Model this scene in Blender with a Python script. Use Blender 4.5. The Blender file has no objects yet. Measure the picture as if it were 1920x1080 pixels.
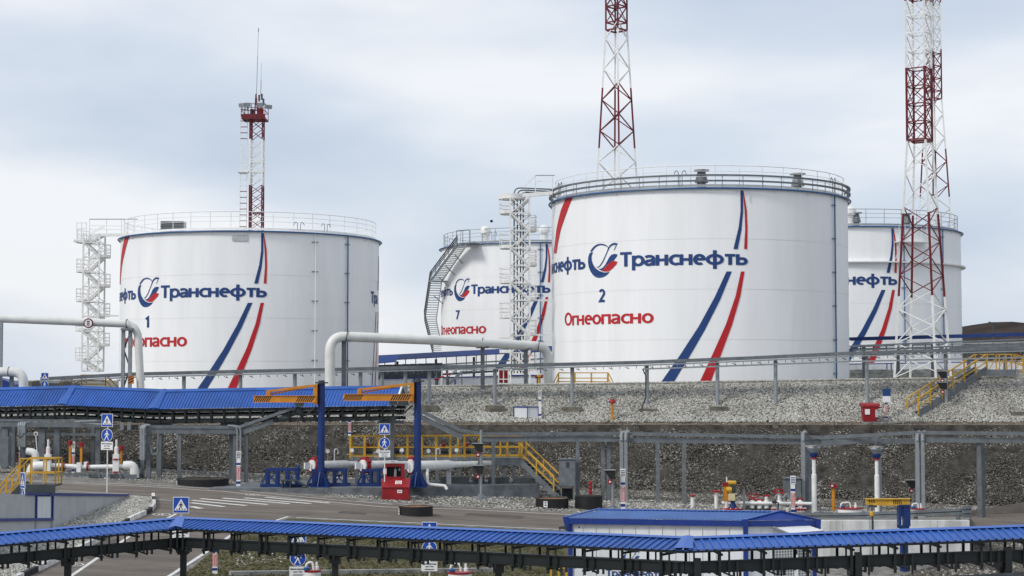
import bpy, bmesh, math, random
from mathutils import Vector, Matrix
from mathutils.geometry import tessellate_polygon
random.seed(7)
sc = bpy.context.scene
COL = sc.collection
PI = math.pi
F = 3200.0                      # focal length in photo pixels (1920 wide)
TH = math.atan(172 / F)         # camera pitch: horizon near photo row 712
# ---------------------------------------------------------------- camera, sky, sun
cam_d = bpy.data.cameras.new('camera')
cam_d.lens = 36 * F / 1920
cam_d.sensor_width = 36
cam_d.clip_start = 1; cam_d.clip_end = 9000
cam = bpy.data.objects.new('camera', cam_d); COL.objects.link(cam)
cam.location = (0, 0, 0); cam.rotation_euler = (PI / 2 + TH, 0, 0)
sc.camera = cam
SUN_EL, SUN_AZ = math.radians(42), math.radians(-126)     # azimuth from +Y towards +X: sun high on the left behind thin cloud
sun_d = bpy.data.lights.new('sun', 'SUN'); sun_d.energy = 1.5; sun_d.angle = math.radians(14); sun_d.color = (1, .96, .9)
sun = bpy.data.objects.new('sun', sun_d); COL.objects.link(sun)
sdir = Vector((math.sin(SUN_AZ) * math.cos(SUN_EL), math.cos(SUN_AZ) * math.cos(SUN_EL), math.sin(SUN_EL)))
sun.rotation_euler = sdir.to_track_quat('Z', 'Y').to_euler(); sun.location = sdir * 300
w = bpy.data.worlds.new('World'); sc.world = w; w.use_nodes = True
nt = w.node_tree; N = nt.nodes; L = nt.links
bg = N['Background']; bg.inputs['Strength'].default_value = .12
sky = N.new('ShaderNodeTexSky'); sky.sky_type = 'NISHITA'; sky.sun_disc = False
sky.sun_elevation = SUN_EL; sky.sun_rotation = SUN_AZ; sky.air_density = 1.0; sky.dust_density = 2.0; sky.altitude = 60
tc = N.new('ShaderNodeTexCoord')
mp = N.new('ShaderNodeMapping'); mp.inputs['Scale'].default_value = (1.2, 1.2, 3.6); mp.inputs['Location'].default_value = (0.7, 2.2, 0.3)
L.new(tc.outputs['Generated'], mp.inputs['Vector'])
nz = N.new('ShaderNodeTexNoise'); nz.inputs['Scale'].default_value = 2.6; nz.inputs['Detail'].default_value = 6; nz.inputs['Roughness'].default_value = .44; nz.inputs['Distortion'].default_value = .15
L.new(mp.outputs['Vector'], nz.inputs['Vector'])
cr = N.new('ShaderNodeValToRGB')            # cloud radiance (before the 0.12 strength): grey-blue bases to white tops
el = cr.color_ramp.elements
el[0].position = .38; el[0].color = (3.35, 3.85, 4.6, 1)
el[1].position = .63; el[1].color = (5.55, 5.65, 5.85, 1)
e = el.new(.51); e.color = (4.2, 4.6, 5.2, 1)
L.new(nz.outputs['Fac'], cr.inputs['Fac'])
mx = N.new('ShaderNodeMix'); mx.data_type = 'RGBA'; mx.inputs[0].default_value = .92
L.new(sky.outputs['Color'], mx.inputs[6]); L.new(cr.outputs['Color'], mx.inputs[7])
L.new(mx.outputs[2], bg.inputs['Color'])
sc.view_settings.view_transform = 'Standard'; sc.view_settings.look = 'None'
sc.view_settings.exposure = .47; sc.view_settings.gamma = 1; sc.view_settings.use_curve_mapping = False
sc.render.engine = 'CYCLES'
sc.cycles.max_bounces = 6

# ---------------------------------------------------------------- survey: photo pixels <-> places
FW = Vector((0, math.cos(TH), math.sin(TH))); UP = Vector((0, -math.sin(TH), math.cos(TH)))
def ray(px, py):
    return FW + Vector((1, 0, 0)) * ((px - 960) / F) + UP * ((540 - py) / F)
def P(px, py, Y):
    d = ray(px, py); return d * (Y / d.y)
def lower(X, Y): return -6.5 - .045 * (X + 24) - .02 * (117 - Y)
def lerp(a, b, t): return a + (b - a) * t
def pw(x, pts):
    if x <= pts[0][0]: return pts[0][1]
    for (a, b), (c, d) in zip(pts, pts[1:]):
        if x <= c: return lerp(b, d, (x - a) / (c - a))
    return pts[-1][1]
T1, T2, T3, T4, T5, T6 = 122.5, 127.0, 130.0, 135.0, 136.6, 139.5
def crest(X): return pw(X, [(-60, -.9), (-28, -.9), (-6.8, -.52), (14.3, -.2), (27, .02), (40, .17), (60, .3)])
def base_up(X): return pw(X, [(-20, -2.7), (5, -1.1)])
def h(X, Y):
    if Y <= T1: return lower(X, Y)
    if Y <= T2: return lerp(lower(X, T1), -3.35, (Y - T1) / (T2 - T1))
    if Y <= T3: return lerp(-3.35, -3.2, (Y - T2) / (T3 - T2))
    if Y <= T4: return lerp(-3.2, crest(X), (Y - T3) / (T4 - T3))
    if Y <= T5: return crest(X)
    if Y <= T6: return lerp(crest(X), base_up(X), (Y - T5) / (T6 - T5))
    return base_up(X)
def G(px, py, ymax=140):
    d = ray(px, py); Y = 30.0
    while Y < ymax:
        if d.z / d.y * Y <= h(d.x / d.y * Y, Y):
            lo, hi = Y - .5, Y
            for _ in range(18):
                m = (lo + hi) / 2
                if d.z / d.y * m <= h(d.x / d.y * m, m): hi = m
                else: lo = m
            return d * (hi / d.y)
        Y += .5
    return d * (ymax / d.y)
def zat(py, Y, px=960): return P(px, py, Y).z

# ---------------------------------------------------------------- materials
def mat(name, col, rough=.55, metal=0.0, var=.12, vs=1.5, bump=0.0, bs=40, col2=None, streak=None, spec=.4, grime=0, objvar=0):
    m = bpy.data.materials.new(name); m.use_nodes = True
    n = m.node_tree.nodes; l = m.node_tree.links; b = n['Principled BSDF']
    b.inputs['Roughness'].default_value = rough; b.inputs['Metallic'].default_value = metal
    b.inputs['Specular IOR Level'].default_value = spec
    t = n.new('ShaderNodeTexCoord'); geo = n.new('ShaderNodeNewGeometry')
    mpp = n.new('ShaderNodeMapping'); l.new(geo.outputs['Position'], mpp.inputs['Vector'])
    mpp.inputs['Scale'].default_value = streak or (1, 1, 1)
    nn = n.new('ShaderNodeTexNoise'); nn.inputs['Scale'].default_value = vs; nn.inputs['Detail'].default_value = 6; nn.inputs['Roughness'].default_value = .6
    l.new(mpp.outputs['Vector'], nn.inputs['Vector'])
    r = n.new('ShaderNodeValToRGB'); c2 = col2 or tuple(c * (1 - 2.2 * var) for c in col)
    r.color_ramp.elements[0].position = .33; r.color_ramp.elements[0].color = (*c2, 1)
    r.color_ramp.elements[1].position = .67; r.color_ramp.elements[1].color = (*[min(.95, c * (1 + var * .6)) for c in col], 1)
    l.new(nn.outputs['Fac'], r.inputs['Fac']); l.new(r.outputs['Color'], b.inputs['Base Color'])
    if grime:      # thin rain streaks and dust on the paint
        m3 = n.new('ShaderNodeMapping'); m3.inputs['Scale'].default_value = (3.2, 3.2, .09); l.new(geo.outputs['Position'], m3.inputs['Vector'])
        n3 = n.new('ShaderNodeTexNoise'); n3.inputs['Scale'].default_value = 1; n3.inputs['Detail'].default_value = 7; n3.inputs['Roughness'].default_value = .7; l.new(m3.outputs[0], n3.inputs['Vector'])
        r3 = n.new('ShaderNodeValToRGB'); r3.color_ramp.elements[0].position = .58; r3.color_ramp.elements[0].color = (1, 1, 1, 1); r3.color_ramp.elements[1].position = .82; r3.color_ramp.elements[1].color = (1 - .32 * grime, 1 - .38 * grime, 1 - .45 * grime, 1)
        l.new(n3.outputs['Fac'], r3.inputs['Fac']); mm = n.new('ShaderNodeMix'); mm.data_type = 'RGBA'; mm.blend_type = 'MULTIPLY'; mm.inputs[0].default_value = 1
        l.new(r.outputs['Color'], mm.inputs[6]); l.new(r3.outputs['Color'], mm.inputs[7]); l.new(mm.outputs[2], b.inputs['Base Color'])
    if objvar:     # each sheet or panel has faded a little differently
        oi = n.new('ShaderNodeObjectInfo'); mr = n.new('ShaderNodeMapRange'); mr.inputs['To Min'].default_value = 1 - objvar; mr.inputs['To Max'].default_value = 1 + objvar
        l.new(oi.outputs['Random'], mr.inputs['Value']); vm = n.new('ShaderNodeVectorMath'); vm.operation = 'SCALE'
        src = b.inputs['Base Color'].links[0].from_socket; l.new(src, vm.inputs[0]); l.new(mr.outputs[0], vm.inputs['Scale']); l.new(vm.outputs[0], b.inputs['Base Color'])
    if bump:
        n2 = n.new('ShaderNodeTexNoise'); n2.inputs['Scale'].default_value = bs; n2.inputs['Detail'].default_value = 4
        l.new(geo.outputs['Position'], n2.inputs['Vector'])
        bp = n.new('ShaderNodeBump'); bp.inputs['Strength'].default_value = bump; bp.inputs['Distance'].default_value = .05
        l.new(n2.outputs['Fac'], bp.inputs['Height']); l.new(bp.outputs['Normal'], b.inputs['Normal'])
    return m
M = {}
M['tank'] = mat('tank_white', (.87, .875, .88), .42, var=.03, vs=.55, streak=(1, 1, .12), bump=.05, bs=1.6, grime=.28)
M['white'] = mat('white_paint', (.78, .78, .76), .45, var=.06, vs=2.5)
M['pipe'] = mat('pipe_white', (.74, .74, .70), .38, var=.06, vs=1.2, grime=.4)
M['whited'] = mat('weathered_white', (.72, .72, .70), .7, var=.16, vs=1.4, streak=(1, 1, .35), bump=.2, bs=14, grime=1.6, objvar=.06)
M['grey'] = mat('grey_steel_paint', (.155, .175, .19), .5, var=.14, vs=2, grime=.7, objvar=.08)
M['greyl'] = mat('light_grey_steel', (.27, .295, .31), .45, var=.1, vs=2)
M['greyd'] = mat('dark_grey_steel', (.055, .065, .07), .5, var=.15, vs=2)
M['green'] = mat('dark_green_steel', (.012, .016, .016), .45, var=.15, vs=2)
M['black'] = mat('black_paint', (.014, .014, .015), .6, var=.2, vs=3)
M['blue'] = mat('roof_blue', (.02, .094, .37), .42, var=.1, vs=.8, spec=.5, grime=.7, objvar=.13)
M['bluel'] = mat('ridge_blue', (.03, .12, .46), .35, var=.08, vs=.8, spec=.5)
M['blued'] = mat('crane_blue', (.008, .034, .16), .4, var=.1, vs=2)
M['trim'] = mat('trim_blue', (.013, .04, .23), .4, var=.08, vs=2)
M['rim'] = mat('rim_pipe_blue', (.035, .12, .29), .4, var=.1, vs=1)
M['yellow'] = mat('yellow_paint', (.62, .36, .035), .45, var=.12, vs=2)
M['orange'] = mat('orange_paint', (.60, .24, .02), .42, var=.1, vs=2)
M['red'] = mat('red_paint', (.30, .012, .018), .42, var=.12, vs=2)
M['redm'] = mat('mast_red', (.15, .009, .016), .5, var=.15, vs=2)
M['lblue'] = mat('letter_blue', (.012, .05, .19), .5, var=.06, vs=1)
M['lred'] = mat('letter_red', (.50, .012, .02), .5, var=.06, vs=1)
M['sblue'] = mat('sign_blue', (.012, .07, .40), .35, var=.04, vs=3)
M['swhite'] = mat('sign_white', (.80, .80, .80), .35, var=.03, vs=3)
M['concrete'] = mat('concrete', (.29, .285, .27), .85, var=.2, vs=1.6, bump=.4, bs=20)
M['concd'] = mat('stained_concrete', (.17, .155, .125), .9, var=.25, vs=2, bump=.4, bs=20)
M['slab'] = mat('grey_painted_slab', (.17, .185, .2), .8, var=.2, vs=1.5, bump=.4, bs=12)
M['asphalt'] = mat('asphalt', (.19, .163, .138), .85, var=.14, vs=1.1, bump=.3, bs=60, col2=(.115, .101, .089), streak=(.22, .9, 1), spec=.12)
M['line'] = mat('road_paint', (.70, .69, .66), .7, var=.12, vs=5)
M['soil'] = mat('soil', (.20, .165, .125), .95, var=.3, vs=1.2, bump=.6, bs=9, col2=(.065, .05, .037), spec=.12)
M['gravbase'] = mat('gravel_bed', (.2, .195, .175), .95, var=.3, vs=3, bump=.7, bs=9, spec=.12)  # gravel bed, darkened so its colour deepens the shade in gaps between stones
M['darkbase'] = mat('dark_rubble_bed', (.07, .065, .056), .95, var=.3, vs=1.4, bump=.8, bs=8, spec=.12)
M['yard'] = mat('yard_gravel', (.25, .24, .22), .95, var=.28, vs=2.0, bump=.7, bs=9, spec=.12)
M['grassy'] = mat('grassy_earth', (.10, .088, .055), .95, var=.3, vs=.7, bump=.6, bs=8, col2=(.075, .075, .035), spec=.12)
M['upground'] = mat('upper_gravel', (.22, .215, .19), .95, var=.25, vs=1.5, bump=.5, bs=6, spec=.12)
M['hill'] = mat('bare_hill', (.05, .038, .032), .95, var=.3, vs=.03, col2=(.022, .018, .016), bump=.0, spec=.05)
M['rust'] = mat('rusty_top', (.24, .12, .05), .9, var=.3, vs=4)
M['lamp'] = mat('lamp_glass', (.45, .46, .46), .25, var=.05)
M['panelw'] = mat('panel_white', (.74, .76, .78), .4, var=.05, vs=1.5, grime=.4, objvar=.04)
M['panelg'] = mat('panel_grey', (.46, .48, .49), .5, var=.05, vs=1.5, grime=.5, objvar=.05)
M['cream'] = mat('cream_panel', (.62, .55, .33), .5, var=.06)
M['stripeo'] = mat('hazard_orange', (.65, .20, .02), .45, var=.05)
M['kroof'] = mat('kiosk_roof_blue', (.055, .14, .38), .38, var=.08, vs=1, spec=.5)
M['cable'] = mat('black_cable', (.012, .012, .013), .5, var=.1)

def stone_mat(name, ramp):
    m = bpy.data.materials.new(name); m.use_nodes = True
    n = m.node_tree.nodes; l = m.node_tree.links; b = n['Principled BSDF']; b.inputs['Roughness'].default_value = .9
    b.inputs['Specular IOR Level'].default_value = .2
    oi = n.new('ShaderNodeObjectInfo'); geo = n.new('ShaderNodeNewGeometry')
    r = n.new('ShaderNodeValToRGB'); els = r.color_ramp.elements
    els[0].position = ramp[0][0]; els[0].color = (*ramp[0][1], 1); els[1].position = ramp[-1][0]; els[1].color = (*ramp[-1][1], 1)
    for p, c in ramp[1:-1]: els.new(p).color = (*c, 1)
    nn = n.new('ShaderNodeTexNoise'); nn.inputs['Scale'].default_value = .35; nn.inputs['Detail'].default_value = 5
    l.new(geo.outputs['Position'], nn.inputs['Vector'])
    ma = n.new('ShaderNodeMath'); ma.operation = 'MULTIPLY_ADD'; ma.inputs[1].default_value = .9; ma.inputs[2].default_value = -.45
    l.new(nn.outputs['Fac'], ma.inputs[0])
    ad = n.new('ShaderNodeMath'); ad.operation = 'ADD'; l.new(ma.outputs[0], ad.inputs[0]); l.new(oi.outputs['Random'], ad.inputs[1])
    l.new(ad.outputs[0], r.inputs['Fac']); l.new(r.outputs['Color'], b.inputs['Base Color'])
    return m
M['stone'] = stone_mat('pale_stone', [(0, (.22, .212, .187)), (.25, (.33, .32, .287)), (.65, (.46, .45, .41)), (1, (.62, .605, .56))])
M['dstone'] = stone_mat('dark_stone', [(0, (.065, .06, .052)), (.5, (.115, .107, .092)), (.86, (.18, .168, .146)), (1, (.44, .425, .385))])
M['mstone'] = stone_mat('yard_stone', [(0, (.08, .076, .066)), (.4, (.22, .21, .185)), (.8, (.40, .39, .355)), (1, (.64, .63, .59))])

# ---------------------------------------------------------------- mesh helpers
ORG = {}
def tag(o, label=None, cat=None, group=None, kind=None):
    if label: o['label'] = label
    if cat: o['category'] = cat
    if group: o['group'] = group
    if kind: o['kind'] = kind
    return o
def thing(name, loc, label, cat, group=None):
    o = bpy.data.objects.new(name, None); COL.objects.link(o); o.location = loc; o.empty_display_size = .3
    ORG[o] = Vector(loc); return tag(o, label, cat, group)
class MB:
    def __init__(s): s.v = []; s.f = []; s.s = []
    def add(s, vs, fs, smooth=False):
        k = len(s.v); s.v += [Vector(p) for p in vs]; s.f += [tuple(i + k for i in f) for f in fs]; s.s += [smooth] * len(fs); return s
    def box(s, x0, x1, y0, y1, z0, z1):
        return s.add([(x, y, z) for x in (x0, x1) for y in (y0, y1) for z in (z0, z1)],
                     [(0, 1, 3, 2), (4, 6, 7, 5), (0, 4, 5, 1), (2, 3, 7, 6), (0, 2, 6, 4), (1, 5, 7, 3)])
    def bar(s, a, b, w=.1, hh=None, up=(0, 0, 1)):
        a, b = Vector(a), Vector(b); d = (b - a); u = Vector(up)
        if abs(d.normalized().dot(u)) > .98: u = Vector((0, 1, 0))
        x = d.cross(u).normalized() * (w / 2); y = x.cross(d).normalized() * ((hh or w) / 2)
        vs = [p + i * x + j * y for p in (a, b) for i, j in ((-1, -1), (1, -1), (1, 1), (-1, 1))]
        return s.add(vs, [(0, 1, 2, 3)[::-1], (4, 5, 6, 7), (0, 1, 5, 4), (1, 2, 6, 5), (2, 3, 7, 6), (3, 0, 4, 7)])
    def tube(s, pts, r, n=10, closed=False):
        pts = [Vector(p) for p in pts]; m = len(pts); rings = []; ref = None
        for i, p in enumerate(pts):
            if closed: d = pts[(i + 1) % m] - pts[i - 1]
            else: d = pts[min(i + 1, m - 1)] - pts[max(i - 1, 0)]
            d.normalize()
            if ref is None: ref = d.orthogonal().normalized()
            ref = (ref - d * ref.dot(d)).normalized(); c = d.cross(ref)
            rr = r[i] if isinstance(r, (list, tuple)) else r
            rings.append([p + (ref * math.cos(2 * PI * k / n) + c * math.sin(2 * PI * k / n)) * rr for k in range(n)])
        vs = [p for g in rings for p in g]; fs = []
        for i in range(m if closed else m - 1):
            j = (i + 1) % m
            for k in range(n): fs.append((i * n + k, i * n + (k + 1) % n, j * n + (k + 1) % n, j * n + k))
        s.add(vs, fs, True)
        if not closed:
            b = len(s.v) - len(vs); s.f += [tuple(b + k for k in range(n))[::-1], tuple(b + (m - 1) * n + k for k in range(n))]; s.s += [False] * 2
        return s
    def lathe(s, c, prof, n=16, a0=0, a1=2 * PI):
        c = Vector(c); full = abs(a1 - a0) > 6.28; cnt = n if full else n + 1
        vs = [c + Vector((r * math.sin(a0 + (a1 - a0) * k / n), -r * math.cos(a0 + (a1 - a0) * k / n), z)) for r, z in prof for k in range(cnt)]
        fs = []
        for i in range(len(prof) - 1):
            for k in range(n): fs.append((i * cnt + k, i * cnt + (k + 1) % cnt, (i + 1) * cnt + (k + 1) % cnt, (i + 1) * cnt + k))
        return s.add(vs, fs, True)
    def prism(s, poly, vec):
        poly = [Vector(p) for p in poly]; vec = Vector(vec); n = len(poly)
        tris = tessellate_polygon([poly])
        fs = [tuple(t) for t in tris] + [tuple(i + n for i in t)[::-1] for t in tris] + [(i, (i + 1) % n, (i + 1) % n + n, i + n) for i in range(n)]
        return s.add(poly + [p + vec for p in poly], fs)
    def poly(s, pts):
        pts = [Vector(p) for p in pts]; return s.add(pts, [tuple(t) for t in tessellate_polygon([pts])])
    def build(s, name, m, parent=None, label=None, cat=None, group=None, kind=None):
        me = bpy.data.meshes.new(name)
        if parent is not None: o0 = ORG[parent]
        elif kind: o0 = Vector((0, 0, 0))
        else:
            xs = [p.x for p in s.v]; ys = [p.y for p in s.v]; zs = [p.z for p in s.v]
            o0 = Vector(((min(xs) + max(xs)) / 2, (min(ys) + max(ys)) / 2, min(zs)))
        me.from_pydata([p - o0 for p in s.v], [], s.f); 
        me.polygons.foreach_set('use_smooth', s.s)
        bm = bmesh.new(); bm.from_mesh(me); bmesh.ops.recalc_face_normals(bm, faces=bm.faces); bm.to_mesh(me); bm.free()
        if any(s.s):
            try: me.set_sharp_from_angle(angle=math.radians(40))
            except Exception: pass
        me.materials.append(M[m] if isinstance(m, str) else m)
        o = bpy.data.objects.new(name, me); COL.objects.link(o)
        if parent is not None: o.parent = parent
        else: o.location = o0
        ORG[o] = o0
        return tag(o, label, cat, group, kind)
UNIT = {}
def unit(kind, m):
    if (kind, m) not in UNIT:
        b = MB()
        if kind == 'box': b.box(-.5, .5, -.5, .5, 0, 1)
        else: b.tube([(0, 0, 0), (0, 0, 1)], .5, 8)
        me = bpy.data.meshes.new(kind + '_' + m); me.from_pydata(b.v, [], b.f); me.polygons.foreach_set('use_smooth', b.s)
        me.materials.append(M[m]); 
        if kind != 'box': me.set_sharp_from_angle(angle=math.radians(40))
        UNIT[(kind, m)] = me
    return UNIT[(kind, m)]
def rod(name, a, b, w, m, parent, hh=None, kind='box', label=None, up=(0, 0, 1)):
    """one straight bar between two points, sharing one unit mesh per material"""
    a, b = Vector(a), Vector(b); d = b - a; ln = d.length; d = d / ln; u = Vector(up)
    if abs(d.dot(u)) > .98: u = Vector((0, 1, 0))
    x = d.cross(u).normalized(); y = d.cross(x)
    o = bpy.data.objects.new(name, unit(kind, m)); COL.objects.link(o)
    R3 = Matrix((x * w, y * (hh or w), d * ln)).transposed().to_4x4()
    o.parent = parent; o.matrix_local = Matrix.Translation(a - ORG[parent]) @ R3
    if label: o['label'] = label
    return o
def fillet(pts, r, n=6):
    pts = [Vector(p) for p in pts]; out = [pts[0]]
    for a, b, c in zip(pts, pts[1:], pts[2:]):
        d1 = (a - b).normalized(); d2 = (c - b).normalized(); ang = d1.angle(d2)
        t = min(r / math.tan(ang / 2), (a - b).length * .49, (c - b).length * .49)
        p, q = b + d1 * t, b + d2 * t
        for k in range(n + 1):
            s = k / n; out.append((p * (1 - s) + b * s) * (1 - s) + (b * (1 - s) + q * s) * s)
    return out + [pts[-1]]
# letter shapes as strokes: (advance, [polylines]) in cap heights, centre lines; x-height .74
def EL(cx, cy, rx, ry, a0, a1, n=18): return [(cx + rx * math.cos(math.radians(a0 + (a1 - a0) * k / n)), cy + ry * math.sin(math.radians(a0 + (a1 - a0) * k / n))) for k in range(n + 1)]
_b, _x, _c = .08, .66, .92        # centre lines of base, x-height and cap strokes
def bowl(x0, x1, y0, y1, n=10):   # D-shaped bowl from the stem at x0 round to x0
    r = (y1 - y0) / 2; xm = max(x0, x1 - r * .9); return [(x0, y1), (xm, y1)] + EL(xm, (y0 + y1) / 2, x1 - xm, r, 90, -90, n)[1:-1] + [(xm, y0), (x0, y0)]
GL = {
 'Т': (.66, [[(.02, _c), (.64, _c)], [(.33, _c), (.33, 0)]]), 'р': (.62, [[(.08, .74), (.08, -.28)], EL(.32, .37, .235, .295, 165, -165, 24)]),
 'а': (.56, [[(.05, .60)] + EL(.24, .52, .2, .145, 120, 0, 8) + [(.44, 0)], EL(.22, .21, .145, .14, 80, 300, 14) + [(.44, .16)], [(.44, .39), (.26, .36), (.2, .345)]]),
 'н': (.62, [[(.08, .74), (.08, 0)], [(.50, .74), (.50, 0)], [(.08, .385), (.50, .385)]]), 'с': (.5, [EL(.33, .37, .25, .295, 52, 308, 22)]),
 'е': (.57, [[(.08, .39), (.48, .39)] + EL(.29, .37, .205, .295, 8, 305, 24)]), 'ф': (.86, [[(.42, 1.0), (.42, -.28)], EL(.42, .37, .33, .29, 0, 360, 32)]),
 'т': (.54, [[(.02, _x), (.51, _x)], [(.265, _x), (.265, 0)]]), 'ь': (.55, [[(.08, .74), (.08, 0)], bowl(.08, .47, _b, .44)]),
 'О': (.80, [EL(.39, .5, .305, .425, 0, 360, 32)]), 'г': (.43, [[(.08, 0), (.08, _x), (.42, _x)]]), 'п': (.6, [[(.08, 0), (.08, _x), (.5, _x), (.5, 0)]]),
 'о': (.6, [EL(.295, .37, .22, .295, 0, 360, 28)]), '1': (.4, [[(.06, .76), (.25, .93), (.25, 0)]]),
 '2': (.56, [EL(.26, .70, .19, .22, 160, -30, 14) + [(.09, .09), (.5, .09)]]), '7': (.54, [[(.04, _c), (.46, _c), (.18, 0)]]),
 'Н': (.7, [[(.08, 1), (.08, 0)], [(.58, 1), (.58, 0)], [(.08, .5), (.58, .5)]]), 'Е': (.58, [[(.52, _c), (.08, _c), (.08, _b), (.52, _b)], [(.08, .5), (.48, .5)]]),
 'Ф': (.86, [[(.42, 1), (.42, 0)], EL(.42, .52, .34, .3, 0, 360, 26)]), 'П': (.68, [[(.08, 0), (.08, _c), (.58, _c), (.58, 0)]]), 'Р': (.6, [[(.08, 0), (.08, 1)], bowl(.08, .52, .42, _c)]),
 'В': (.62, [[(.08, 0), (.08, 1)], bowl(.08, .49, .52, _c), bowl(.08, .53, _b, .5)]), 'Д': (.74, [[(.06, -.14), (.06, _b), (.66, _b), (.66, -.14)], [(.16, _b), (.24, _c), (.56, _c), (.56, _b)]]),
 'м': (.72, [[(.08, 0), (.08, .74), (.35, .2), (.62, .74), (.62, 0)]]), 'я': (.56, [[(.46, 0), (.46, _x), (.2, _x), (.09, .5), (.2, .34), (.46, .34)], [(.24, .34), (.04, 0)]]),
 'х': (.54, [[(.04, .74), (.5, 0)], [(.5, .74), (.04, 0)]]), 'д': (.6, [[(.05, -.14), (.05, _b), (.55, _b), (.55, -.14)], [(.13, _b), (.2, _x), (.46, _x), (.46, _b)]]),
 'з': (.48, [EL(.2, .53, .17, .14, 130, -90, 12), EL(.2, .2, .2, .19, 90, -140, 12)]), 'и': (.62, [[(.08, .74), (.08, 0), (.52, .74), (.52, 0)]]), 'С': (.66, [EL(.4, .5, .31, .425, 48, 312, 26)]), 'К': (.64, [[(.08, 0), (.08, 1)], [(.58, 1), (.14, .5), (.6, 0)]]), ' ': (.32, []), '.': (.25, [[(.1, 0), (.1, .16)]]),
}
TXT = {}
def text2d(body, bold=.16):
    """letters of a line of text as flat ribbons: verts (x, y, layer), quads, width; baseline 0, capital height .73"""
    if (body, bold) in TXT: return TXT[(body, bold)]
    vs = []; fs = []; x = 0; lay = 0
    for ch in body:
        adv, strokes = GL[ch]; lay = 0
        for st in strokes:
            closed = len(st) > 3 and abs(st[0][0] - st[-1][0]) < 1e-4 and abs(st[0][1] - st[-1][1]) < 1e-4
            pts = [Vector(p) for p in (st[:-1] if closed else st)]; n = len(pts); k = len(vs)
            for i, p in enumerate(pts):
                a = pts[i - 1] if (i or closed) else None; c = pts[(i + 1) % n] if (i < n - 1 or closed) else None
                d1 = (p - a).normalized() if a is not None else None; d2 = (c - p).normalized() if c is not None else None
                d = ((d1 or d2) + (d2 or d1)); d = d.normalized() if d.length > 1e-6 else (d1 or d2)
                nn = Vector((-d.y, d.x)); s = bold / 2
                if d1 is not None and d2 is not None: s /= max(.45, nn.dot(Vector((-d1.y, d1.x))))
                vs += [(x + p.x + nn.x * s, p.y + nn.y * s, lay), (x + p.x - nn.x * s, p.y - nn.y * s, lay)]
            m = n if closed else n - 1
            fs += [(k + 2 * i, k + 2 * i + 1, k + 2 * ((i + 1) % n) + 1, k + 2 * ((i + 1) % n)) for i in range(m)]; lay += 1
        x += adv
    x0 = min(v[0] for v in vs); x1 = max(v[0] for v in vs)
    TXT[(body, bold)] = ([((a - x0) * .73, y * .73, q) for a, y, q in vs], fs, (x1 - x0) * .73)
    return TXT[(body, bold)]
def flat_text(body, name, m, parent, o, ux, uy, width, height=None, off=.006, bold=.16):
    """text centred on point o of a plane with unit axes ux, uy"""
    vs, fs, wd = text2d(body, bold); ux, uy = Vector(ux), Vector(uy); nrm = ux.cross(uy)
    k = width / wd; kh = (height / .73) if height else k; b = MB()
    hc = .365 * kh
    b.add([Vector(o) + nrm * (off + .0015 * q) + ux * (x * k - width / 2) + uy * (y * kh - hc) for x, y, q in vs], fs)
    return b.build(name, m, parent)
def disc(c, ux, uy, r, n=24, ry=None):
    return [Vector(c) + Vector(ux) * (r * math.cos(2 * PI * k / n)) + Vector(uy) * ((ry or r) * math.sin(2 * PI * k / n)) for k in range(n)]
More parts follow.
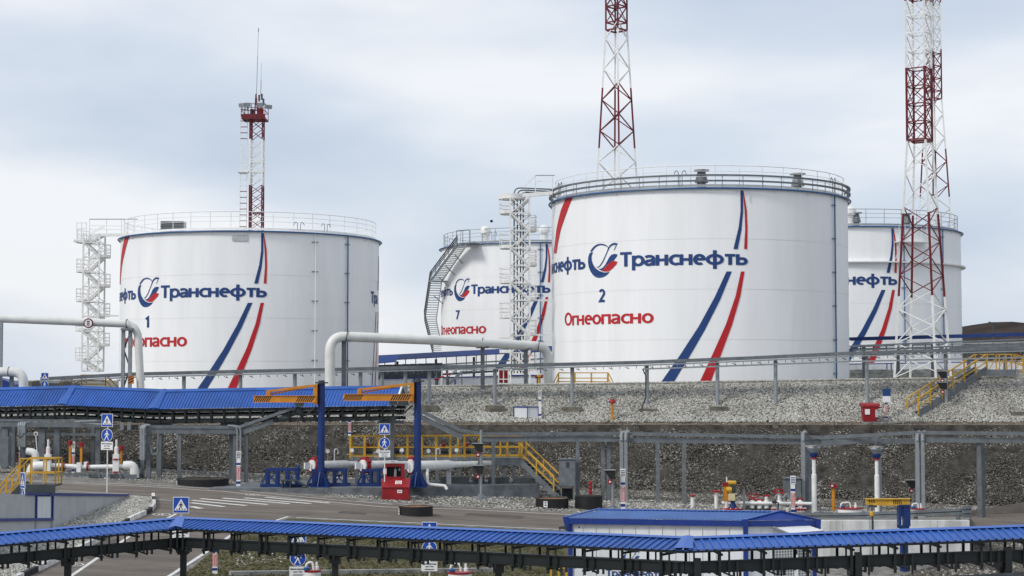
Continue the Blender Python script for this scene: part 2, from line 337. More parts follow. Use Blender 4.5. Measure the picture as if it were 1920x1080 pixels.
def scatter(name, pts_faces, density, size, m, label, seed=0, flat=.65, sink=0.0, var=.5):
    """uncountable stones: geometry-node instances over a surface"""
    vs, fs = pts_faces
    me = bpy.data.meshes.new(name); me.from_pydata(vs, [], fs); o = bpy.data.objects.new(name, me); COL.objects.link(o)
    tag(o, label, None, None, 'stuff')
    g = bpy.data.node_groups.new(name + '_nodes', 'GeometryNodeTree')
    g.interface.new_socket('Geometry', in_out='INPUT', socket_type='NodeSocketGeometry'); g.interface.new_socket('Geometry', in_out='OUTPUT', socket_type='NodeSocketGeometry')
    n = g.nodes; l = g.links; gi = n.new('NodeGroupInput'); go = n.new('NodeGroupOutput')
    dp = n.new('GeometryNodeDistributePointsOnFaces'); dp.inputs['Density'].default_value = density; dp.inputs['Seed'].default_value = seed
    l.new(gi.outputs[0], dp.inputs['Mesh'])
    j = n.new('GeometryNodeJoinGeometry')
    for q in range(3):
        ic = n.new('GeometryNodeMeshIcoSphere'); ic.inputs['Radius'].default_value = .5; ic.inputs['Subdivisions'].default_value = 2 if q else 1
        sp = n.new('GeometryNodeSetPosition'); tn = n.new('ShaderNodeTexNoise'); tn.noise_dimensions = '4D'; tn.inputs['W'].default_value = q * 3.7 + seed; tn.inputs['Scale'].default_value = 1.7; tn.inputs['Detail'].default_value = 1
        vm = n.new('ShaderNodeVectorMath'); vm.operation = 'SUBTRACT'; vm.inputs[1].default_value = (.5, .5, .5)
        v2 = n.new('ShaderNodeVectorMath'); v2.operation = 'SCALE'; v2.inputs['Scale'].default_value = 1.1
        l.new(tn.outputs['Color'], vm.inputs[0]); l.new(vm.outputs[0], v2.inputs[0]); l.new(v2.outputs[0], sp.inputs['Offset'])
        l.new(ic.outputs['Mesh'], sp.inputs['Geometry'])
        sm = n.new('GeometryNodeSetMaterial'); sm.inputs['Material'].default_value = M[m]; l.new(sp.outputs[0], sm.inputs[0])
        ti = n.new('GeometryNodeGeometryToInstance'); l.new(sm.outputs[0], ti.inputs[0]); l.new(ti.outputs[0], j.inputs[0])
    ip = n.new('GeometryNodeInstanceOnPoints'); ip.inputs['Pick Instance'].default_value = True
    l.new(dp.outputs['Points'], ip.inputs['Points']); l.new(j.outputs[0], ip.inputs['Instance'])
    rv = n.new('FunctionNodeRandomValue'); rv.data_type = 'FLOAT_VECTOR'; rv.inputs[0].default_value = (-.5, -.5, 0); rv.inputs[1].default_value = (.5, .5, 6.28)
    l.new(rv.outputs[0], ip.inputs['Rotation'])
    rs = n.new('FunctionNodeRandomValue'); rs.data_type = 'FLOAT_VECTOR'
    rs.inputs[0].default_value = (size * (1 - var), size * (1 - var) * .7, size * (1 - var) * flat); rs.inputs[1].default_value = (size * (1 + var), size * (1 + var) * .8, size * (1 + var) * flat); rs.inputs['Seed'].default_value = 5
    l.new(rs.outputs[0], ip.inputs['Scale']); l.new(ip.outputs[0], go.inputs[0])
    md = o.modifiers.new('stones', 'NODES'); md.node_group = g
    return o
# ================================================================ GROUND
def strip(name, ys, m, x0=-95, x1=95, step=1.6, jit=0.0, dz=0.0):
    nx = int((x1 - x0) / step) + 1; vs = []; fs = []
    for j, Y in enumerate(ys):
        for i in range(nx):
            X = x0 + i * (x1 - x0) / (nx - 1); e = 0 if j in (0, len(ys) - 1) else jit
            vs.append((X, Y, h(X, Y) + dz + random.uniform(-e, e)))
    for j in range(len(ys) - 1):
        for i in range(nx - 1): a = j * nx + i; fs.append((a, a + 1, a + nx + 1, a + nx))
    b = MB(); b.add(vs, fs, True); b.build(name, m, kind='structure'); return vs, fs
def fr(a, b, n): return [a + (b - a) * k / n for k in range(n + 1)]
strip('lower_yard', [12, 60, 100, T1], 'yard', step=10)
strip('rubble_slope', fr(T1, T2, 6), 'darkbase', jit=.12)
strip('terrace_path', fr(T2, T3, 3), 'soil', jit=.05)
strip('gravel_berm', fr(T3, T4, 5) + fr(T4, T5, 2)[1:], 'gravbase', jit=.02)
strip('berm_back', fr(T5, T6, 2), 'upground', jit=.04)
strip('tank_yard', [T6, 160, 190, 230, 300], 'upground', step=5)
b = MB()
far = [(-95, 300), (95, 300), (900, 5000), (-900, 5000), (-2500, 5000), (-500, 140), (-95, 139.5), (95, 139.5), (500, 140), (2500, 5000)]
fz = lambda X, Y: base_up(X) if Y <= 301 and abs(X) <= 95 else -2.2
b.add([(-95, 300, base_up(-95)), (95, 300, base_up(95)), (2500, 7000, -3), (-2500, 7000, -3)], [(0, 1, 2, 3)])
b.add([(-95, 12, h(-95, 12)), (-95, T1, h(-95, T1)), (-95, T6, -2.7), (-95, 300, -2.7), (-2500, 7000, -3), (-2500, 12, -8)], [(0, 1, 2, 3, 4, 5)])
b.add([(95, 12, h(95, 12)), (95, T1, h(95, T1)), (95, T6, -1.1), (95, 300, -1.1), (2500, 7000, -3), (2500, 12, -12)], [(0, 1, 2, 3, 4, 5)])
b.build('far_ground', 'upground', kind='structure')
# hill far away on the right, bare and brown
hv = []; hf = []; nx, ny = 90, 14
for j in range(ny):
    for i in range(nx):
        X = 120 + i * 14.0; Y = 760 + j * 45.0
        rise = pw(X, [(120, 3), (190, 14), (238, 27), (284, 33.5), (302, 36.5), (322, 38), (420, 50), (700, 60), (1400, 40)])
        prof = math.sin(min(1, j / 7) * PI / 2) if j <= 7 else math.cos((j - 7) / (ny - 8) * PI / 2)
        hv.append((X, Y, -3 + (rise + 2.2 * math.sin(X * .05) + 1.4 * math.sin(X * .13 + j)) * prof + random.uniform(-.5, .5)))
for j in range(ny - 1):
    for i in range(nx - 1): a = j * nx + i; hf.append((a, a + 1, a + nx + 1, a + nx))
b = MB(); b.add(hv, hf, True); b.build('hill', 'hill', kind='structure')
# stones
def slope_faces(ya, yb, n=4, x0=-62, x1=62, step=4, dz=0.0):
    vs = []; fs = []; nx = int((x1 - x0) / step) + 1
    for j in range(n + 1):
        Y = ya + (yb - ya) * j / n
        for i in range(nx): X = x0 + i * step; vs.append((X, Y, h(X, Y) + dz))
    for j in range(n):
        for i in range(nx - 1): a = j * nx + i; fs.append((a, a + 1, a + nx + 1, a + nx))
    return vs, fs
scatter('berm_stones', slope_faces(T3 - .3, T5, 7, dz=.03), 150, .13, 'stone', 'pale crushed stone covering the bund slope below the tanks', 1)
scatter('rubble', slope_faces(T1 - .3, T2 + .1, 5), 150, .11, 'dstone', 'dark grey broken rubble on the lower slope', 2)
scatter('terrace_gravel', slope_faces(T2 + .9, T3, 2), 7, .12, 'dstone', 'loose dark gravel strewn on the brown terrace path', 3)
def px_poly(pts, dz=0.0, ext=0): return [G(x, y) + Vector((0, 0, dz)) for x, y in pts]
def sheet(name, pts, dz, m, kind='structure', **k):
    b = MB(); b.poly(px_poly(pts, dz)); return b.build(name, m, kind=kind, **k)
def tri_faces(pts, dz=0.0):
    p = px_poly(pts, dz); return p, [tuple(t) for t in tessellate_polygon([p])]
ROAD = [(-60, 896), (110, 903), (420, 916), (560, 929), (720, 945), (1040, 961), (1400, 980), (1400, 1012), (1056, 992), (555, 969.5), (541, 967.5), (517, 975), (440, 998),
        (396, 1029), (317, 1080), (180, 1170), (0, 1290), (-300, 1290), (-60, 1135), (55, 1079), (120, 1047), (187, 1015), (247, 976), (280, 962), (289, 951), (287, 932), (240, 926), (-60, 921)]
sheet('road', ROAD, .012, 'asphalt')
sheet('side_road', [(1500, 978), (1700, 976), (1815, 968), (1960, 941), (2100, 915), (2100, 950), (1935, 983), (1860, 996), (1700, 1004), (1500, 1000)], .012, 'asphalt')
sheet('grass_patch', [(330, 1090), (396, 1035), (440, 1003), (520, 979), (541, 972), (1056, 996), (1150, 1002), (1150, 1100), (1000, 1240), (150, 1240)], .008, 'grassy')
# painted lines: each a thin ribbon on the road
def ribbon(name, pts, wpx, group=None, dz=.018):
    g = [G(x, y) + Vector((0, 0, dz)) for x, y in pts]; b = MB(); vs = []
    for i, p in enumerate(g):
        d = (g[min(i + 1, len(g) - 1)] - g[max(i - 1, 0)]); nrm = Vector((-d.y, d.x, 0)).normalized() * (wpx / 2)
        q = p + nrm; r = p - nrm
        q.z = h(q.x, q.y) + dz; r.z = h(r.x, r.y) + dz; vs += [q, r]
    b.add(vs, [(2 * i, 2 * i + 1, 2 * i + 3, 2 * i + 2) for i in range(len(g) - 1)]); o = b.build(name, 'line', kind='structure'); return o
for pts, wd in (([(-20, 899), (110, 905.5), (300, 914), (420, 922), (560, 936), (720, 951), (860, 955), (1040, 964), (1300, 978)], .16),
                ([(-20, 897), (110, 903.5), (300, 911), (420, 917.5), (500, 925), (620, 937), (735, 946)], .14),
                ([(555, 971), (800, 982), (1056, 993.5)], .2), ([(517, 976.5), (540, 969)], .16), ([(515, 977), (440, 999.5), (396, 1030), (317, 1081), (180, 1172)], .18),
                ([(330, 964), (240, 1008), (140, 1076), (60, 1130)], .16), ([(110, 920), (172, 924), (240, 926.5)], .12), ([(290, 936), (322, 939)], .12),
                ([(1815, 966), (1880, 955), (1950, 941)], .12), ([(1700, 977), (1790, 969), (1920, 957), (1960, 951)], .12)):
    ribbon('lane_line', pts, wd)
cz = [((358, 950), (377, 954)), ((358, 943), (420, 950.5)), ((360, 938.5), (462, 948.5)), ((376, 935.3), (502, 946.5)), ((417, 934.3), (543, 944.8)), ((458, 934), (583, 944.8)), ((497, 932.7), (618, 943.6))]
for (a, c) in cz: ribbon('crosswalk_stripe', [a, c], .42)
for (x, y, rx) in ((303, 965, 17), (137, 1059, 20), (474, 928, 14), (770, 949.5, 20)):      # pedestrian roundels painted on the asphalt
    c = G(x, y); r = rx / F * c.y; b = MB(); k = 28; vs = []
    for i in range(k):
        for q in (r, r * .84):
            X, Y = c.x + q * math.cos(2 * PI * i / k), c.y + q * 1.25 * math.sin(2 * PI * i / k); vs.append((X, Y, h(X, Y) + .018))
    b.add(vs, [(2 * i, 2 * i + 1, (2 * i + 3) % (2 * k), (2 * i + 2) % (2 * k)) for i in range(k)])
    for (x0, x1, y0, y1) in ((-.12, .12, .35, .6), (-.1, .1, -.15, .3), (-.3, -.12, -.6, -.12), (.12, .3, -.6, -.1), (-.45, -.14, .0, .18), (.14, .45, .05, .22)):
        q = [(c.x + r * X, c.y + r * 1.25 * Y) for X, Y in ((x0, y0), (x1, y0), (x1, y1), (x0, y1))]
        b.add([(X, Y, h(X, Y) + .018) for X, Y in q], [(0, 1, 2, 3)])
    b.build('road_roundel', 'line', kind='structure')
GRAV = [(243, 930), (287, 932), (289, 951), (280, 962), (247, 976), (187, 1015), (120, 1047), (55, 1079), (-60, 1135), (-60, 1055), (95, 991)]
sheet('gravel_island', GRAV, .008, 'gravbase')
scatter('island_gravel', tri_faces(GRAV), 110, .09, 'stone', 'pale gravel filling the kerbed island beside the left road', 4)
TOE = lambda px: (lambda p: p)(540 - F * (lambda v: v.dot(UP) / v.dot(FW))(Vector((((px - 960) / F) * T1, T1, lower(((px - 960) / F) * T1, T1)))))
YARD = [(-60, 886), (110, 893), (300, 903), (420, 909), (560, 922), (720, 940), (1040, 959), (1300, 970), (1500, 968), (1700, 976), (1815, 965)] + [(x, TOE(x) + 1.5) for x in (1880, 1700, 1500, 1300, 1100, 900, 700, 500, 300, 100, -60)]
scatter('yard_stones', tri_faces(YARD), 40, .125, 'mstone', 'grey loose stone between the road and the rubble slope', 6)
APRON = [(1000, TOE(1000) + 1), (1300, TOE(1300) + 1), (1500, TOE(1500) + 1), (1700, TOE(1700) + 1), (1830, TOE(1830) + 1), (1760, 956), (1500, 951), (1300, 943), (1150, 934), (1000, 922)]
sheet('rubble_apron', APRON, .006, 'darkbase')
scatter('fallen_rubble', tri_faces(APRON), 75, .14, 'dstone', 'dark stones fallen to the foot of the rubble slope', 12)
RUB = [(1780, 996), (1860, 998), (1935, 985), (2050, 962), (2050, 1140), (1500, 1140), (1760, 1060)]
sheet('rubble_bed', RUB, .008, 'darkbase')
scatter('rubble_heap', tri_faces(RUB), 60, .16, 'dstone', 'dark rubble heaped beside the white retaining wall', 8)
scatter('grass_stones', tri_faces([(560, 1010), (660, 1010), (600, 1050), (440, 1062), (430, 1030)]), 16, .1, 'mstone', 'small stones scattered in the trodden grass', 9)
# grass tufts
vs, fs = tri_faces([(345, 1078), (420, 1022), (530, 982), (1056, 1002), (1056, 1090), (600, 1110), (330, 1100)])
gm = stone_mat('grass_blade', [(0, (.085, .068, .04)), (.4, (.075, .068, .03)), (.75, (.05, .062, .02)), (1, (.13, .11, .06))]); M['grass'] = gm
go = scatter('grass', vs and (vs, fs), 26, .12, 'grass', 'short patchy grass growing between the road and the trestle', 10, flat=.9, var=.6)
# kerbs of the island: white painted blocks, each one a part
kb = thing('kerb', G(200, 1008), 'white and black painted concrete kerb round the gravel island', 'kerb')
kp = [(287, 932), (289, 951), (280, 962), (247, 976), (187, 1015), (120, 1047), (55, 1079), (-30, 1120)]
i = 0
for a, c in zip(kp, kp[1:]):
    A, C = G(*a), G(*c); n = max(1, round((C - A).length / 1.0))
    for k in range(n):
        p, q = A.lerp(C, k / n + .01), A.lerp(C, (k + 1) / n - .01)
        MB().bar(p + Vector((0, 0, .1)), q + Vector((0, 0, .1)), .18, .3).build('kerb_stone', 'black' if (i // 2) % 3 == 1 else 'whited', kb); i += 1

# ================================================================ TANKS
FA = lambda px: math.atan((px - 960) / F)
def make_T(pl, pr, py, pxf, R=14.25, Hh=17.9, D=None):
    if pl is None:
        ar = FA(pr); hw = math.asin(R / D); am = ar - hw
    elif pr is None:
        al = FA(pl); hw = math.asin(R / D); am = al + hw
    else:
        al, ar = FA(pl), FA(pr); am = (al + ar) / 2; hw = (ar - al) / 2; D = R / math.sin(hw)
    t = dict(cx=D * math.sin(am), cy=D * math.cos(am), R=R)
    t['zt'] = TU(pxf, py, t)[1]; t['zb'] = t['zt'] - Hh; return t
def TU(px, py, t):
    d = ray(px, py); cx, cy, R = t['cx'], t['cy'], t['R']
    a = d.x ** 2 + d.y ** 2; bq = -2 * (d.x * cx + d.y * cy); c = cx ** 2 + cy ** 2 - R * R
    q = max(0, bq * bq - 4 * a * c); s = (-bq - math.sqrt(q)) / (2 * a); p = d * s
    return math.atan2(p.x - cx, cy - p.y), p.z
def TP(t, th, z, off=0.0):
    r = t['R'] + off; return Vector((t['cx'] + r * math.sin(th), t['cy'] - r * math.cos(th), z))
K2 = make_T(1035, 1592, 353.5, 1313); K1 = make_T(224, 710, 434, 467); K7 = make_T(827, None, 455, 985, D=245); K4 = make_T(None, 1804, 425, 1600, D=217)
# decals measured once on tank 2, as (angle, height over the tank foot)
def rel(pts): return [(TU(x, y, K2)[0], TU(x, y, K2)[1] - K2['zb']) for x, y in pts]
Z = lambda pts: rel([(1090 + x / 12, 440 + y / 12) for x, y in pts])
LOGO = [(Z([(205, 382), (240, 320), (290, 262), (350, 222), (420, 203), (490, 205), (555, 228), (612, 275), (600, 285), (545, 250), (480, 236), (420, 234), (360, 256), (310, 295), (270, 343), (246, 385)]), 'lblue'),
        (Z([(345, 728), (385, 722), (420, 690), (480, 600), (540, 470), (580, 380), (605, 300), (650, 230), (710, 190), (760, 183), (822, 195), (800, 228), (735, 228), (680, 248), (640, 292), (612, 350), (560, 470), (500, 604), (440, 696), (398, 737), (360, 740)]), 'lblue'),
        (Z([(786, 228), (803, 228), (744, 352), (731, 352)]), 'lblue'),
        (Z([(205, 410), (235, 398), (268, 405), (245, 440), (232, 500), (238, 570), (260, 650), (300, 720), (350, 775), (420, 820), (500, 848), (580, 850), (645, 830), (600, 890), (540, 935), (470, 962), (400, 972), (330, 955), (270, 910), (215, 830), (175, 730), (157, 620), (162, 510), (185, 430)]), 'lblue'),
        (Z([(380, 762), (440, 765), (490, 740), (540, 680), (590, 590), (630, 510), (680, 455), (740, 432), (820, 440), (790, 500), (732, 582), (668, 606), (600, 655), (540, 725), (490, 785), (432, 795)]), 'lblue'),
        (Z([(436, 803), (494, 792), (547, 734), (607, 664), (672, 614), (740, 588), (818, 610), (780, 680), (720, 750), (640, 815), (570, 832), (490, 825)]), 'lred')]
def rib(l, r):   # two edges -> strip of quads
    return rel(l), rel(r)
STRIPES = [(rib([(1388, 357), (1388.5, 395), (1385, 425), (1375, 467)], [(1393, 357), (1393, 400), (1390, 432), (1383, 467)]), 'lblue'),
           (rib([(1392.5, 358), (1396, 395), (1397, 430), (1395, 467)], [(1394, 358), (1400, 395), (1401.5, 430), (1400.5, 467)]), 'lred'),
           (rib([(1362, 509), (1340, 557), (1310, 612), (1275, 666), (1238, 719)], [(1372, 509), (1350, 562), (1322, 618), (1293, 668), (1262, 719)]), 'lblue'),
           (rib([(1389, 509), (1379, 555), (1361, 608), (1336, 664), (1310, 720)], [(1396, 509), (1388, 555), (1373, 608), (1352, 664), (1331, 720)]), 'lred')]
LEFTRED = rib([(1063, 368), (1052, 395), (1044, 430), (1039, 475)], [(1076, 366), (1063, 398), (1051, 435), (1043.5, 475)])
WORD_END = TU(1402, 490, K2)[0]; WORD_START = TU(1163, 490, K2)[0]
ZB = TU(1282, 497, K2)[1] - K2['zb']; CAPH = 27.6 / F * (K2['cy'] - K2['R'])
def decal_strip(t, root, lr, m, dth, name='painted_stripe'):
    (l, r) = lr; b = MB(); vs = []
    n = 4
    for i in range(len(l) - 1):
        for s in range(n + (i == len(l) - 2)):
            k = s / n; 
            for e in (l, r): vs.append(TP(t, lerp(e[i][0], e[i + 1][0], k) + dth, lerp(e[i][1], e[i + 1][1], k) + t['zb'], .045))
    b.add(vs, [(2 * i, 2 * i + 1, 2 * i + 3, 2 * i + 2) for i in range(len(vs) // 2 - 1)]); return b.build(name, m, root)
def decal_poly(t, root, poly, m, dth, name):
    b = MB(); b2 = [Vector((p[0], p[1], 0)) for p in poly]
    b.add([TP(t, p[0] + dth, p[1] + t['zb'], .045) for p in poly], [tuple(q) for q in tessellate_polygon([b2])]); return b.build(name, m, root)
def tank_text(t, root, body, th0, th1, z, cap, m, name='lettering', bold=.18):
    vs, fs, wd = text2d(body, bold); b = MB()
    b.add([TP(t, th0 + (th1 - th0) * x / wd, z + y / .73 * cap, .045 + .003 * q) for x, y, q in vs], fs); return b.build(name, m, root)
def word_set(t, root, dth, logo=True, stripes=True):
    if logo:
        lg = None
        for poly, m in LOGO: decal_poly(t, root, poly, m, dth, 'logo_shape')
    tank_text(t, root, 'Транснефть', WORD_START + dth, WORD_END + dth, t['zb'] + ZB, CAPH, 'lblue')
    if stripes:
        for lr, m in STRIPES: decal_strip(t, root, lr, m, dth)
def ring_pts(t, r, z, a0, a1, n): return [TP(t, a0 + (a1 - a0) * i / n, z, r - t['R']) for i in range(n + 1)]
def tank(t, label, rails='white', dbl=False):
    root = thing('storage_tank', (t['cx'], t['cy'], t['zb']), label, 'tank', 'white oil storage tanks')
    n = 8; hh = (t['zt'] - t['zb']) / n
    for i in range(n):                                  # eight courses of plates, every other one lapped 8 mm proud
        r = t['R'] + (0 if i % 2 else .013); MB().lathe((t['cx'], t['cy'], t['zb']), [(r, i * hh), (r, (i + 1) * hh)], 112).build('shell_course', 'tank', root)
    R = t['R']
    MB().lathe((t['cx'], t['cy'], t['zt']), [(R + .15, 0), (R + .15, .06), (R - .6, .16), (R * .5, .75), (.05, 1.15)], 72).build('roof', 'tank', root)
    MB().tube([TP(t, 2 * PI * i / 96, t['zt'] + .02, .27) for i in range(96)], .085, 8, closed=True).build('cooling_ring_pipe', 'rim', root)
    for i in range(24):
        a = 2 * PI * (i + .5) / 24; rod('pipe_bracket', TP(t, a, t['zt'] - .35, .02), TP(t, a, t['zt'] - .02, .27), .05, 'white', root)
    # guard rail round the roof edge
    a0, a1 = 0, 2 * PI
    zr = t['zt']; rr = R - .35
    for z, q, nm in ((zr + 2.1, .04, 'top_rail'), (zr + 1.6, .024, 'mid_rail'), (zr + 1.1, .024, 'mid_rail')):
        MB().tube([TP(t, 2 * PI * i / 96, z, -.35) for i in range(96)], q, 6, closed=True).build(nm, rails, root)
    MB().lathe((t['cx'], t['cy'], zr), [(rr + .03, .2), (rr + .03, .42), (rr - .03, .42), (rr - .03, .2)], 96).build('toe_board', rails, root)
    for i in range(40):
        a = 2 * PI * i / 40; rod('rail_post', TP(t, a, zr + .1, -.35), TP(t, a, zr + 2.1, -.35), .06, rails, root)
    if dbl:
        for z in (zr + .62, zr + 1.12):
            MB().lathe((t['cx'], t['cy'], z), [(R + .3, 0), (R + .3, .13), (R - .05, .13), (R - .05, 0), (R + .3, 0)], 96).build('cable_tray', 'grey', root)
        for i in range(48):
            a = 2 * PI * (i + .3) / 48; rod('tray_post', TP(t, a, zr + .1, .12), TP(t, a, zr + 1.2, .12), .06, 'greyl', root)
    return root
def down_pipe(t, root, px, m='rim', z0=None, r=.07):
    th = TU(px, 500, t)[0]; MB().tube([TP(t, th, z0 or t['zb'] + .2, .18), TP(t, th, t['zt'], .18)], r, 8).build('down_pipe', m, root)
    for k in range(6): z = t['zb'] + 1.5 + k * 3.1; rod('pipe_clamp', TP(t, th - .025, z, .1), TP(t, th + .025, z, .1), .1, 'greyl', root)
def foam_gen(t, root, th, s=1.0):
    "swan-neck foam pipes that stand at the roof edge"
    for q in (-1, 1):
        p = TP(t, th + q * .012, t['zt'] + .3, .1); e = Vector((math.cos(th), math.sin(th), 0)) * q * .22
        MB().tube(fillet([p, p + Vector((0, 0, 1.15 * s)), p + Vector((0, 0, 1.4 * s)) + e, p + Vector((0, 0, .8 * s)) + e * 2], .2), .03, 6).build('foam_pipe', 'greyd', root)
def roof_vent(t, root, th, off, kind='box'):
    p = TP(t, th, t['zt'] + .15, off)
    if kind == 'box':
        a = MB(); a.lathe(p, [(.4, 0), (.4, .45), (.62, .5), (.45, 1.15), (.36, 1.5), (.0, 1.52)], 8); v = a.build('roof_vent', 'grey', root)
        c = MB(); c.lathe(p + Vector((0, 0, 1.6)), [(.0, -.08), (.78, -.06), (.74, .06), (.0, .12)], 6); c.build('vent_cap', 'concrete', v)
    else:
        a = MB(); a.lathe(p, [(.55, 0), (.55, 1.3), (.75, 1.35), (.75, 2.0), (.45, 2.35), (.0, 2.45)], 14); a.build('roof_vent', 'white', root)
t2 = tank(K2, 'largest white storage tank numbered 2, red and blue stripes, behind the stone berm', 'white', True)
word_set(K2, t2, 0)
DL = TU(1098, 490, K2)[0] - WORD_END
word_set(K2, t2, DL, logo=False, stripes=False)
decal_strip(K2, t2, LEFTRED, 'lred', 0)
zc = lambda t, y, px: TU(px, y, t)[1]
tank_text(K2, t2, '2', TU(1122, 555, K2)[0], TU(1135, 555, K2)[0], zc(K2, 566.5, 1128), 25.5 / F * 150, 'lblue')
tank_text(K2, t2, 'Огнеопасно', TU(1059.5, 600, K2)[0], TU(1226, 600, K2)[0], zc(K2, 607.5, 1140), 26 / F * 150, 'lred', bold=.16)
down_pipe(K2, t2, 1563); roof_vent(K2, t2, TU(1316, 350, K2)[0], -1.2); roof_vent(K2, t2, TU(1508, 350, K2)[0] + .03, -1.2)
for px in (1276, 1052, 1561): foam_gen(K2, t2, TU(px, 400, K2)[0])
th = TU(1404, 400, K2)[0]; rod('roof_drain', TP(K2, th, K2['zt'], .1), TP(K2, th, K2['zt'] - 1.1, .1), .06, 'white', t2)
t1 = tank(K1, 'white storage tank numbered 1 at the left, tall floodlight mast behind it', 'white')
D1 = TU(500.5, 545, K1)[0] - WORD_END
word_set(K1, t1, D1); word_set(K1, t1, D1 + DL, logo=False, stripes=False); decal_strip(K1, t1, LEFTRED, 'lred', D1 + .01)
tank_text(K1, t1, '1', TU(272.5, 600, K1)[0], TU(280, 600, K1)[0], zc(K1, 614, 276), 21 / F * 175, 'lblue')
tank_text(K1, t1, 'Огнеопасно', TU(228.5, 640, K1)[0], TU(351, 640, K1)[0], zc(K1, 650, 300), 24.5 / F * 175, 'lred', bold=.16)
tank_text(K1, t1, 'Тра', TU(695, 560, K1)[0], TU(707.5, 560, K1)[0], zc(K1, 569, 700), CAPH, 'lblue')
down_pipe(K1, t1, 650); down_pipe(K1, t1, 590, 'tank', r=.05)
for (x0, y0, x1, y1, wd) in ((704.3, 585, 696, 728, 1.0), (709.2, 480, 708.0, 545, .6)):
    q = [TU(x0, y0, K1), TU(x0 + wd, y0, K1), TU(x1 + wd * 1.5, y1, K1), TU(x1, y1, K1)]
    b = MB(); b.add([TP(K1, a, z, .045) for a, z in q], [(0, 1, 2, 3)]); b.build('painted_stripe', 'lblue', t1)
q = [TU(708.2, 585, K1), TU(708.9, 585, K1), TU(703.2, 728, K1), TU(701.6, 728, K1)]
b = MB(); b.add([TP(K1, a, z, .045) for a, z in q], [(0, 1, 2, 3)]); b.build('painted_stripe', 'lred', t1)
th = TU(450, 440, K1)[0]; b = MB(); b.add([TP(K1, a, K1['zt'] - z, .1) for a, z in ((th - .055, .35), (th + .055, .35), (th + .055, 1.0), (th - .055, 1.0))], [(0, 1, 2, 3)]); b.build('name_plate', 'panelg', t1)
for px in (560, 610): foam_gen(K1, t1, TU(px, 440, K1)[0], .6)
a = TP(K1, TU(297, 440, K1)[0], K1['zt'] + .2, -2.2); MB().box(a.x - 1.2, a.x + 1.2, a.y - .8, a.y + .8, a.z, a.z + 1.2).build('roof_cabinet', 'panelg', t1)
for k in range(7): z = a.z + .1 + k * .16; MB().box(a.x - 1.24, a.x + 1.24, a.y - .86, a.y - .8, z, z + .07).build('cabinet_slat', 'greyd', t1)
t7 = tank(K7, 'white storage tank numbered 7 with a curved stair on its left side', 'greyl')
D7 = TU(1032, 545, K7)[0] - WORD_END
word_set(K7, t7, D7); word_set(K7, t7, D7 + DL, logo=False, stripes=False)
tank_text(K7, t7, '7', TU(855, 590, K7)[0], TU(862.5, 590, K7)[0], zc(K7, 598.5, 858), 17 / F * 232, 'lblue')
tank_text(K7, t7, 'Огнеопасно', TU(827.6, 618, K7)[0], TU(912, 618, K7)[0], zc(K7, 626, 870), 19 / F * 232, 'lred', bold=.16)
down_pipe(K7, t7, 1013); roof_vent(K7, t7, TU(902, 450, K7)[0], -1, 'can'); roof_vent(K7, t7, TU(1022, 450, K7)[0], -2, 'can')
for px in (925,): foam_gen(K7, t7, TU(px, 450, K7)[0])
t4 = tank(K4, 'white storage tank at the far right behind the red lattice mast, with a ring girder', 'greyl')
D4 = TU(1682, 530, K4)[0] - WORD_END
word_set(K4, t4, D4)
down_pipe(K4, t4, 1694); down_pipe(K4, t4, 1766)
MB().lathe((K4['cx'], K4['cy'], TU(1600, 491, K4)[1]), [(K4['R'], -.1), (K4['R'] + .55, -.08), (K4['R'] + .55, .08), (K4['R'], .1)], 96).build('ring_girder', 'white', t4)
roof_vent(K4, t4, TU(1595, 420, K4)[0], -1.5, 'can'); roof_vent(K4, t4, TU(1608, 420, K4)[0], -1.5); roof_vent(K4, t4, TU(1715, 420, K4)[0], -1.5)
# hanging platform on tank at right
a, c = TU(1677, 455, K4), TU(1733, 462, K4)
pl = MB(); n = 6
pts = [TP(K4, lerp(a[0], c[0], i / n), a[1], .05) for i in range(n + 1)] + [TP(K4, lerp(c[0], a[0], i / n), a[1], 1.3) for i in range(n + 1)]
pl.prism(pts, (0, 0, .12)); pl.build('service_platform', 'white', t4)
for i in range(n + 1):
    p = TP(K4, lerp(a[0], c[0], i / n), a[1], 1.28); rod('platform_post', p, p + Vector((0, 0, 1.9)), .045, 'white', t4)
    if i < n:
        q = TP(K4, lerp(a[0], c[0], (i + 1) / n), a[1], 1.28)
        for z in (.5, 1.0, 1.9): rod('platform_rail', p + Vector((0, 0, z)), q + Vector((0, 0, z)), .04, 'white', t4)
rod('platform_strut', TP(K4, a[0] + .01, a[1] - 1.9, .05), TP(K4, a[0] + .01, a[1], 1.2), .08, 'white', t4); rod('platform_strut', TP(K4, c[0] - .01, a[1] - 1.9, .05), TP(K4, c[0] - .01, a[1], 1.2), .08, 'white', t4)
# second stone bund in front of the far tanks
def bund(name, x0p, x1p, Y, ytop, m='upground', wd=6):
    a, c = P(x0p, ytop, Y), P(x1p, ytop, Y); b = MB(); n = 30; vs = []
    for i in range(n + 1):
        p = a.lerp(c, i / n)
        for dy, dz in ((-wd, -1.6 - p.z), (-wd * .5, -.8 - p.z * .5), (0, 0), (1.5, 0), (wd, -1.6 - p.z)): vs.append((p.x, p.y + dy, p.z + dz + random.uniform(-.08, .08)))
    b.add(vs, [(5 * i + k, 5 * i + k + 1, 5 * i + 5 + k + 1, 5 * i + 5 + k) for i in range(n) for k in range(4)], True); b.build(name, m, kind='structure')
bund('far_berm', 1560, 2100, 184, 693)
